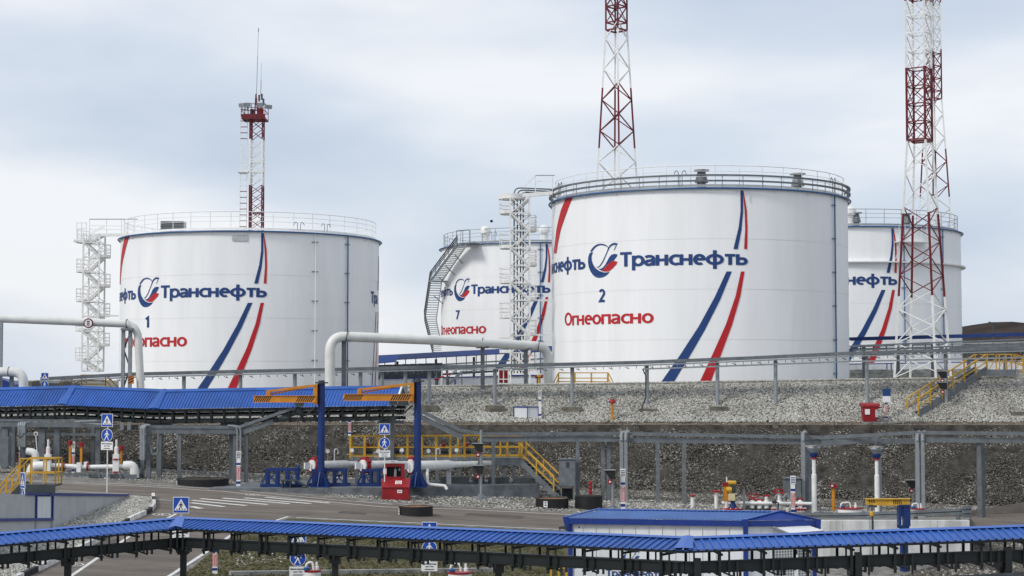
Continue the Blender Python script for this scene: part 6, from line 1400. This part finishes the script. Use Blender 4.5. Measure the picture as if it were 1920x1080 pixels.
YV = 110.6
wp = thing('pipe_manifold', P(1440, 965, YV), 'low white pipe manifold with red flanges and valves behind the kiosk roof', 'manifold')
zv = lambda y, Y=YV: zat(y, Y); xv = lambda px, Y=YV: P(px, 940, Y).x
MB().tube([P(1353, 943, YV), P(1531, 944.5, YV)], .11, 12).build('header_pipe', 'white', wp)
for x0, x1, y in ((1352, 1391, 953.5), (1444, 1456, 954), (1472, 1478, 954), (1491, 1511, 954)):
    xm = (xv(x0) + xv(x1)) / 2; r = (xv(x1) - xv(x0)) / 2; MB().lathe((xm, YV - .3, zv(y + 1.6)), [(0, 0), (r, 0), (r, .1), (0, .1)], 18).build('flange', 'red', wp)
    for k in range(10): a = k * 2 * PI / 10; MB().lathe((xm + r * .85 * math.cos(a), YV - .3 + r * .85 * math.sin(a), zv(y - 1.6)), [(.03, -.14), (.03, .05), (0, .05)], 6).build('bolt', 'swhite', wp)
    MB().lathe((xm, YV - .3, h(xm, YV) - .1), [(r * .8, 0), (r * .8, zv(y + 1.6) - h(xm, YV) + .1)], 14).build('nozzle', 'white', wp)
for px, y0 in ((1410, 936), (1437, 930), (1461, 926), (1500, 936), (1424, 938)):
    p = P(px, 944, YV + .15); MB().lathe(Vector((p.x, p.y, p.z - .3)), [(.17, 0), (.17, .45), (.1, .5), (.1, zv(y0) - p.z + .25), (0, zv(y0) - p.z + .27)], 10).build('valve', 'white', wp); MB().tube([Vector((p.x - .22, p.y, zv(y0))), Vector((p.x + .22, p.y, zv(y0)))], .07, 6).build('valve_handle', 'red', wp)
for px in (1410, 1437, 1500): p = P(px, 955, YV + .3); MB().box(p.x - .35, p.x + .35, p.y - .1, p.y + .4, p.z - .3, p.z + .25).build('valve_pit', 'slab', wp)
MB().tube([Vector((xv(1462) + .35 * math.cos(k * PI / 8), YV + .5, zv(922) + .1 * math.sin(k * PI / 8))) for k in range(16)], .05, 5, closed=True).build('hand_wheel', 'red', wp)
MB().tube([Vector((xv(1415) + .42 * math.cos(k * PI / 8), YV + .5, zv(930) + .1 * math.sin(k * PI / 8))) for k in range(16)], .04, 5, closed=True).build('hand_wheel', 'red', wp)
rod('drain_rail', P(1495, 957, YV - .5), P(1560, 957, YV - .5), .06, 'grey', wp); rod('drain_rail', P(1495, 961, YV - .6), P(1560, 961, YV - .6), .06, 'grey', wp); rod('drain_rail', P(1495, 965, YV - .7), P(1560, 965, YV - .7), .06, 'grey', wp)
for k, (pts, r, m) in enumerate((([(1457, 960), (1453, 930), (1462, 925), (1468, 935), (1474, 925), (1480, 930), (1480, 937)], .05, 'greyl'), ([(1452, 941), (1460, 942), (1458, 965)], .04, 'cable'))):
    MB().tube(fillet([P(a, c_, YV - .5) for a, c_ in pts], .3), r, 6).build('flexible_hose', m, wp)
MB().lathe((xv(1449), YV - .5, zv(944)), [(0, 0), (.14, .08), (.17, .2), (.1, .32), (0, .33)], 10).build('lamp_head', 'greyd', wp)
ac = thing('valve_actuator', P(1368, 955, YV), 'orange and yellow valve actuator with a red box and dark motor on white pipework', 'actuator')
MB().box(xv(1357), xv(1366), YV - .15, YV + .2, zv(939), zv(910)).build('gear_column', 'orange', ac); MB().lathe((xv(1362), YV, zv(952)), [(.13, 0), (.13, zv(939) - zv(952)), (0, zv(939) - zv(952))], 10).build('yoke', 'white', ac)
MB().tube([Vector((xv(1361), YV - .2, zv(918))), Vector((xv(1371), YV - .2, zv(918)))], .18, 12).build('gear_case', 'yellow', ac)
MB().tube([Vector((xv(1365), YV, zv(905.5))), Vector((xv(1380), YV, zv(905.5)))], .15, 12).build('motor_cap', 'yellow', ac); MB().box(xv(1371), xv(1380), YV - .15, YV + .2, zv(923), zv(909)).build('motor', 'greyd', ac); MB().box(xv(1355), xv(1364), YV - .2, YV + .1, zv(911), zv(904.5)).build('control_box', 'red', ac); rod('indicator', (xv(1363), YV, zv(904)), (xv(1362.5), YV, zv(894)), .07, 'swhite', ac)
MB().box(xv(1365), xv(1377), YV - .35, YV - .1, zv(938), zv(925)).build('terminal_box', 'cream', ac); MB().lathe((xv(1374), YV, zv(952)), [(.25, 0), (.14, .5), (0, .5)], 10).build('pedestal', 'blued', ac)
MB().tube(fillet([Vector((xv(1377), YV - .2, zv(930))), Vector((xv(1384), YV - .2, zv(928))), Vector((xv(1389), YV - .2, zv(920)))], .2), .04, 6).build('cable', 'cable', ac)
rod('conduit_post', (xv(1394), YV - .3, zv(958)), (xv(1394), YV - .3, zv(917)), .13, 'grey', ac)
for px, yt, yb, lab in ((1298.5, 929, 960, 'shorter white valve post with a red handwheel behind the kiosk roof'), (1343, 921, 960, 'taller white valve post with a red handwheel beside the orange actuator')):
    g = P(px, yb, 110.5); r_ = thing('valve_post', (g.x, 110.5, h(g.x, 110.5)), lab, 'valve post'); MB().lathe((g.x, 110.5, h(g.x, 110.5)), [(.12, 0), (.12, zat(yt + 3, 110.5) - h(g.x, 110.5)), (0, zat(yt + 3, 110.5) - h(g.x, 110.5))], 10).build('post', 'white', r_)
    rr = .3 if px > 1310 else .18; MB().tube([Vector((g.x + rr * math.cos(k * PI / 8), 110.5 + rr * math.sin(k * PI / 8), zat(yt, 110.5))) for k in range(16)], .05, 6, closed=True).build('hand_wheel', 'red', r_); rod('wheel_spoke', (g.x - rr, 110.5, zat(yt, 110.5)), (g.x + rr, 110.5, zat(yt, 110.5)), .05, 'red', r_); rod('wheel_hub', (g.x, 110.5, zat(yt + 3, 110.5)), (g.x, 110.5, zat(yt - 1, 110.5)), .1, 'red', r_)
cb2 = thing('control_cabinet', P(1480, 950, 112), 'grey control cabinet behind the tall emblem marker post', 'cabinet'); a, c_ = P(1470, 932, 112), P(1500, 897, 112); MB().box(a.x, c_.x, 111.7, 112.4, a.z, c_.z).build('cabinet_body', 'grey', cb2); MB().box(a.x - .08, c_.x + .08, 111.6, 112.5, c_.z, c_.z + .05).build('cabinet_lid', 'grey', cb2); MB().box(P(1477, 0, 112).x, P(1481, 0, 112).x, 111.66, 111.7, zat(914, 112), zat(904, 112)).build('window', 'black', cb2)
for x in (a.x + .15, c_.x - .15): rod('leg', (x, 112, h(x, 112)), (x, 112, a.z), .1, 'grey', cb2)
ot = thing('gauge_post', G(1563, 958), 'orange post with a red head behind the white lidded tank', 'post'); p = G(1563, 958); rod('post', p, Vector((p.x, p.y, zat(914, p.y))), .22, 'orange', ot, kind='tube'); MB().box(p.x - .2, p.x + .2, p.y - .2, p.y + .2, zat(914, p.y), zat(907.5, p.y)).build('head', 'red', ot); MB().box(p.x - .18, p.x - .05, p.y - .21, p.y - .2, zat(912, p.y), zat(909, p.y)).build('head_label', 'swhite', ot)
def lid_tank(label, px, ytop, ybot, wpx, Y):
    s = Y / F; x = P(px, 0, Y).x; r = wpx / 2 * s; z0 = zat(ybot, Y); z1 = zat(ytop, Y); z0 = min(z0, h(x, Y) + .02); root = thing('drain_tank', (x, Y, h(x, Y)), label, 'tank', 'small white drain tanks with red rims')
    MB().lathe((x, Y, z0 - .4), [(r, 0), (r, z1 - z0 + .4)], 24).build('tank_body', 'white', root); MB().lathe((x, Y, z1), [(0, 0), (r * 1.05, 0), (r * 1.05, .07), (0, .09)], 24).build('rim', 'red', root)
    MB().tube(fillet([(x - r * .8, Y - .1, z1), (x - r * .75, Y - .1, z1 + .35), (x, Y - .1, z1 + .4), (x + .05, Y - .1, z1 + .05)], .15), .05, 7).build('lifting_pipe', 'white', root); MB().lathe((x + r * .5, Y, z1 + .08), [(.09, 0), (.09, .12), (.05, .14), (.05, .3), (0, .3)], 8).build('breather', 'white', root); MB().lathe((x - r * .65, Y - .2, z1 + .08), [(.12, 0), (.14, .1), (0, .16)], 10).build('blue_cap', 'rim', root)
    return root
lid_tank('white drain tank with a red rim and blue cap behind the guard rail', 1583, 954, 969, 44, 104)
lid_tank('white drain tank with red bolted rim in the grass, beside the near signs', 593, 1072, 1092, 30, 68)
lid_tank('white drain tank with red bolted rim beside the arrow plate, under the near trestle', 864, 1075, 1095, 44, 68)
lid_tank('small white drain tank with red rim behind the yellow crane column', 1708, 955, 962, 26, 109)
# ================================================================ ON THE BUND
g = G(986, 783); bx_ = thing('equipment_box', g, 'small white panel box with blue edges on the pale stone bund', 'box')
a, m_, c_ = P(963, 783, g.y), P(989, 783, g.y - .3), P(1010, 783, g.y + .1); zt_ = zat(764, g.y)
for p, q in ((a, m_), (m_, c_)): b = MB(); b.prism([p, q, Vector((q.x, q.y, zt_)), Vector((p.x, p.y, zt_))], (0, .05, 0)); b.build('side_panel', 'panelw', bx_)
b = MB(); b.prism([Vector((p.x, p.y, zt_)) for p in (a + Vector((-.03, -.03, 0)), m_ + Vector((0, -.05, 0)), c_ + Vector((.03, -.03, 0)), c_ + Vector((-.8, 1.2, 0)), a + Vector((0, 1.2, 0)))], (0, 0, .07)); b.build('lid', 'trim', bx_)
for p in (a, m_, c_): rod('edge_trim', Vector((p.x, p.y - .03, p.z - .1)), Vector((p.x, p.y - .03, zt_)), .06, 'trim', bx_)
g = G(1148, 791); yb_ = thing('gauge_post', g, 'orange post with a round red head standing on the bund', 'post'); rod('post', g - Vector((0, 0, .1)), Vector((g.x, g.y, zat(756, g.y))), .2, 'orange', yb_, kind='tube'); MB().lathe((g.x, g.y, zat(756, g.y)), [(.12, 0), (.26, .02), (.26, .16), (.15, .3), (0, .34)], 12).build('head', 'red', yb_)
g = G(1621, 792); s = g.y / F; rb = thing('wheeled_bin', g, 'red plastic wheeled bin with a white label at the foot of the bund', 'bin'); xx = lambda px: P(px, 0, g.y).x; zz2 = lambda y: zat(y, g.y)
b = MB(); lo = [(xx(1610), g.y - .35, zz2(790)), (xx(1633), g.y - .35, zz2(790)), (xx(1633), g.y + .35, zz2(790)), (xx(1610), g.y + .35, zz2(790))]; hi = [(xx(1607), g.y - .45, zz2(762)), (xx(1636), g.y - .45, zz2(762)), (xx(1636), g.y + .45, zz2(762)), (xx(1607), g.y + .45, zz2(762))]
b.add(lo + hi, [(3, 2, 1, 0), (4, 5, 6, 7), (0, 1, 5, 4), (1, 2, 6, 5), (2, 3, 7, 6), (3, 0, 4, 7)]); b.build('bin_body', 'red', rb)
b = MB(); b.prism([(xx(1605), g.y - .5, zz2(762)), (xx(1605), g.y + .5, zz2(762)), (xx(1605), g.y + .45, zz2(757)), (xx(1605), g.y, zz2(755)), (xx(1605), g.y - .45, zz2(758))], (xx(1639) - xx(1605), 0, 0)); b.build('lid', 'red', rb)
rod('handle', (xx(1636), g.y, zz2(763)), (xx(1644), g.y, zz2(765)), .1, 'red', rb); MB().box(xx(1611), xx(1620), g.y - .46, g.y - .44, zz2(777), zz2(767)).build('label_plate', 'swhite', rb); MB().box(xx(1630), xx(1635), g.y - .46, g.y - .43, zz2(782), zz2(768)).build('warning_plate', 'panelg', rb)
for px in (1610, 1632): MB().tube([(xx(px), g.y - .4, zz2(791)), (xx(px) + .08, g.y - .4, zz2(791))], .09, 10).build('wheel', 'black', rb)
# bund stair with yellow rails
bs = thing('railed_stair', G(1722, 783), 'grey steel stair with yellow railings climbing the bund at the right', 'stair')
s0, s1 = G(1722, 784) + Vector((0, 0, .3)), P(1850, 697, 135.4) + Vector((0, 0, .18))
for i, o in enumerate((0, 1.15)):
    e = Vector((-.55 * o, .85 * o, 0)); a_, c_ = s0 + e, s1 + e; rod('stair_stringer', a_, c_, .1, 'grey', bs, hh=.5)
    for r in (.6, 1.2): rod('handrail', a_ + Vector((0, 0, r)), c_ + Vector((0, 0, r)), .09 if r > 1 else .07, 'yellow', bs)
    for k in range(7): p = a_.lerp(c_, k / 6); rod('rail_post', p, p + Vector((0, 0, 1.22)), .11, 'yellow', bs)
for k in range(16): p = s0.lerp(s1, (k + .5) / 16); rod('stair_tread', p + Vector((0, 0, .06)), p + Vector((-.63, .98, .06)), .3, 'greyd', bs, hh=.05)
e = s1; MB().box(e.x - .1, e.x + 2.3, e.y - .1, e.y + 1.2, e.z - .5, e.z).build('landing', 'grey', bs)
railing(bs, [(e.x, e.y, e.z), (e.x + 2.3, e.y, e.z), (e.x + 5.2, e.y + .6, e.z - .9)], 1.2, every=.85, rails=(.6, 1.2)); railing(bs, [(e.x - .6, e.y + 1.1, e.z), (e.x + 2.3, e.y + 1.1, e.z), (e.x + 5.2, e.y + 1.7, e.z - .9)], 1.2, every=.9, rails=(.6, 1.2))
for k in range(4): p = Vector((e.x + .2 + k * .7, e.y, e.z)); rod('rail_brace', p, p + Vector((.7, 0, 1.2)), .05, 'yellow', bs)
# yellow railed landings behind the crest
def yard_rail(label, x0, x1, y0, y1, Y, slope_l=0, slope_r=0):
    a, c_ = P(x0, y1, Y), P(x1, y1, Y); hh_ = zat(y0, Y) - a.z; root = thing('yellow_railing', (lerp(a.x, c_.x, .5), Y, a.z), label, 'railing')
    railing(root, [a + Vector((slope_l, 0, 0)), c_ - Vector((slope_r, 0, 0))], hh_, every=1.3, rails=(.15, hh_ * .5, hh_), pw_=.09, rw=.08)
    railing(root, [a + Vector((slope_l, 1.2, 0)), c_ + Vector((-slope_r, 1.2, 0))], hh_, every=1.6, rails=(hh_ * .5, hh_), pw_=.08, rw=.07)
    if slope_l: rod('sloping_rail', a - Vector((0, 0, .1)), a + Vector((slope_l, 0, hh_)), .08, 'yellow', root); rod('sloping_rail', a - Vector((0, 0, .6)), a + Vector((slope_l, 0, hh_ * .5)), .07, 'yellow', root)
    if slope_r: rod('sloping_rail', c_ - Vector((0, 0, .1)), c_ + Vector((-slope_r, 0, hh_)), .08, 'yellow', root); rod('sloping_rail', c_ - Vector((0, 0, .6)), c_ + Vector((-slope_r, 0, hh_ * .5)), .07, 'yellow', root)
    MB().box(a.x, c_.x, Y, Y + 1.2, a.z - .3, a.z - .1).build('walk_deck', 'grey', root)
yard_rail('yellow railed crossing at the foot of the largest tank, on the bund crest', 1036, 1152, 699, 719, 139, .5, .5)
yard_rail('yellow railed crossing above the blue roof left of tank 1', 100, 222, 703, 724, 132.8, 2.2, 1.0)
q = P(118, 722, 150); tag(MB().box(P(70, 0, 150).x, P(150, 0, 150).x, 150, 152, q.z - 1.5, zat(718.5, 150)).build('low_shed', 'greyd'), 'low dark shed roof just above the blue roof at the far left', 'shed')
for i in range(2):
    q = P(4 + i * 22, 716, 128 + i); 
b = MB(); p0 = P(-20, 730, 129); b.prism([p0, P(26, 729, 129), P(26, 721, 129), P(8, 712, 129), P(-20, 706, 129)], (0, 2, 0)); tag(b.build('tarpaulin', 'trim'), 'dark blue sloping cover beside the pipe elbow at the far left', 'cover')
# grey stair and red cabinet behind the crest, below tank 7
us = thing('steel_stair', P(860, 722, 145), 'dark grey steel stair behind the bund crest below tank 7', 'stair')
for o in (0, .9):
    rod('stair_stringer', P(842, 720, 145 + o), P(866, 697, 145 + o), .08, 'grey', us, hh=.25); rod('handrail', P(840, 708, 145 + o), P(864, 684, 145 + o), .07, 'greyl', us); rod('leg', P(866, 722, 145 + o), P(866, 697, 145 + o), .1, 'grey', us)
for k in range(7): p = P(842, 719, 145).lerp(P(866, 697, 145), (k + .5) / 7); rod('stair_tread', p, p + Vector((0, .9, 0)), .28, 'greyd', us, hh=.05)
rod('deck', P(866, 697, 145.45), P(905, 696, 145.45), .9, 'grey', us, hh=.12)
for px, lab in ((830, 'grey valve cluster with red wheels left of the steel stair, on the crest'),):
    q = P(px, 718, 142); vc = thing('valve_cluster', q, lab, 'valves')
    for k in range(3): x = q.x - .5 + k * .45; MB().lathe((x, 142, q.z - .3), [(.14, 0), (.14, .8), (.07, .9), (.07, 1.7), (0, 1.7)], 8).build('valve', 'greyd' if k != 1 else 'panelg', vc); MB().tube([(x - .2, 141.9, q.z + .3 + .2 * k), (x + .2, 141.9, q.z + .3 + .2 * k)], .07, 6).build('hand_wheel', 'red', vc)
a, c_ = P(935, 720, 141), P(953, 693, 141); tag(MB().box(a.x, c_.x, 141, 141.6, a.z, c_.z).build('fire_cabinet', 'red'), 'red cabinet with white frame standing behind the crest by the stair tower', 'cabinet')
fcab = thing('white_frame', P(944, 720, 140.8), 'open white frame gate before the red cabinet by the stair tower', 'gate')
for px in (935, 944, 953): rod('frame_bar', P(px, 720, 140.8), P(px, 693, 140.8), .08, 'white', fcab)
for y in (693, 711, 719): rod('frame_bar', P(935, y, 140.8), P(953, y, 140.8), .08, 'white', fcab)
# yellow hydrants behind tank foot
q = P(1011, 719, 141); hv_ = thing('hydrant', q, 'small red and yellow hydrant behind the crest, left of tank 2', 'hydrant'); MB().lathe(q, [(.12, 0), (.12, .5), (.2, .52), (.2, .7), (0, .75)], 10).build('stand', 'yellow', hv_); MB().tube([q + Vector((-.35, 0, .55)), q + Vector((.3, 0, .55))], .12, 10).build('head', 'red', hv_)
# lamp on the hill
q = P(1862, 607, 420); lp = thing('street_lamp', (q.x, 420, -2), 'small dark lamp post on the skyline before the brown hill', 'lamp'); rod('pole', (q.x, 420, -2), (q.x, 420, q.z), .35, 'greyd', lp); rod('lamp_head', (q.x - 1.1, 420, q.z + .3), (q.x + .6, 420, q.z - .2), .5, 'greyd', lp)
# concrete bits: small footings right, kerb slab in the grass
for px, y, w_, lab in ((1454, 798, 11, 'small grey concrete block at the foot of the bund'), (1908, 778, 26, 'grey concrete block on the bund at the right edge')):
    g = G(px, y); s = g.y / F; tag(MB().box(g.x - w_ / 2 * s, g.x + w_ / 2 * s, g.y - .2, g.y + .4, g.z - .2, g.z + .25).build('concrete_block', 'concd'), lab, 'block')
cp = thing('paving_slab', G(1560, 795), 'thin concrete paving strip leading to the yellow bund stair', 'paving')
for k in range(8):
    p, q = G(1622 + k * 13, 794.5 - .35 * k * (k > 3)), G(1634 + k * 13, 794.2 - .35 * (k + 1) * (k > 3)); MB().bar(p + Vector((0, 0, .06)), q + Vector((0, 0, .06)), .9, .12).build('slab', 'concrete', cp)
ks = thing('kerb', P(680, 1078, 66), 'long pale concrete kerb lying in the grass under the near trestle', 'kerb')
ka, kb2 = G(430, 1079), G(935, 1072)
for k in range(14): p, q = ka.lerp(kb2, k / 14 + .002), ka.lerp(kb2, (k + 1) / 14 - .002); MB().bar(p + Vector((0, 0, .08)), q + Vector((0, 0, .08)), .35, .18).build('kerb_stone', 'concrete', ks)
yr = thing('yellow_railing', P(1050, 1076, 66), 'short yellow railing low beside the kiosk under the near trestle', 'railing'); railing(yr, [P(1033, 1085, 69.5), P(1062, 1085, 69.5)], .5, rails=(.45,), every=.3)
# a bird
q = P(921.5, 415, 150); bm_ = MB(); bm_.lathe(q, [(0, -.12), (.13, -.04), (.14, .06), (.0, .16)], 8); bm_.prism([q + Vector((0, 0, .05)), q + Vector((-.16, .3, .1)), q + Vector((-.12, .4, .02))], (0, .02, .01)); bm_.prism([q + Vector((0, 0, .05)), q + Vector((.15, .3, .1)), q + Vector((.12, .4, .0))], (0, .02, .01)); tag(bm_.build('bird', 'black'), 'tiny dark bird flying above tank 7', 'bird')
# small soil bushes on the horizon at left
for i, (px, hgt) in enumerate(((60, 4), (71, 5), (118, 7), (128, 6))):
    q = P(px, 716, 420); b = MB()
    for k in range(120):
        a = random.uniform(0, 2 * PI); r = random.random() ** .6; c = Vector((q.x + 1.6 * r * math.cos(a), 420 + 1.6 * r * math.sin(a), -1.5 + random.uniform(.1, 1) * hgt * .16 * 1.6)); e = Vector((random.uniform(-1, 1), random.uniform(-1, 1), random.uniform(-1, 1))) * .35; f = Vector((random.uniform(-1, 1), random.uniform(-1, 1), random.uniform(-1, 1))) * .35
        b.add([c, c + e, c + f], [(0, 1, 2)])
    b.tube([(q.x, 420, -2), (q.x, 420, -.6)], .12, 5)
    tag(b.build('bush', 'grassy'), ['low bare bush on the left skyline, leftmost of four', 'low bare bush on the left skyline, right of the pipe elbow', 'bare bush on the skyline left of the stair tower', 'bare bush on the skyline nearest the left stair tower'][i], 'bush')
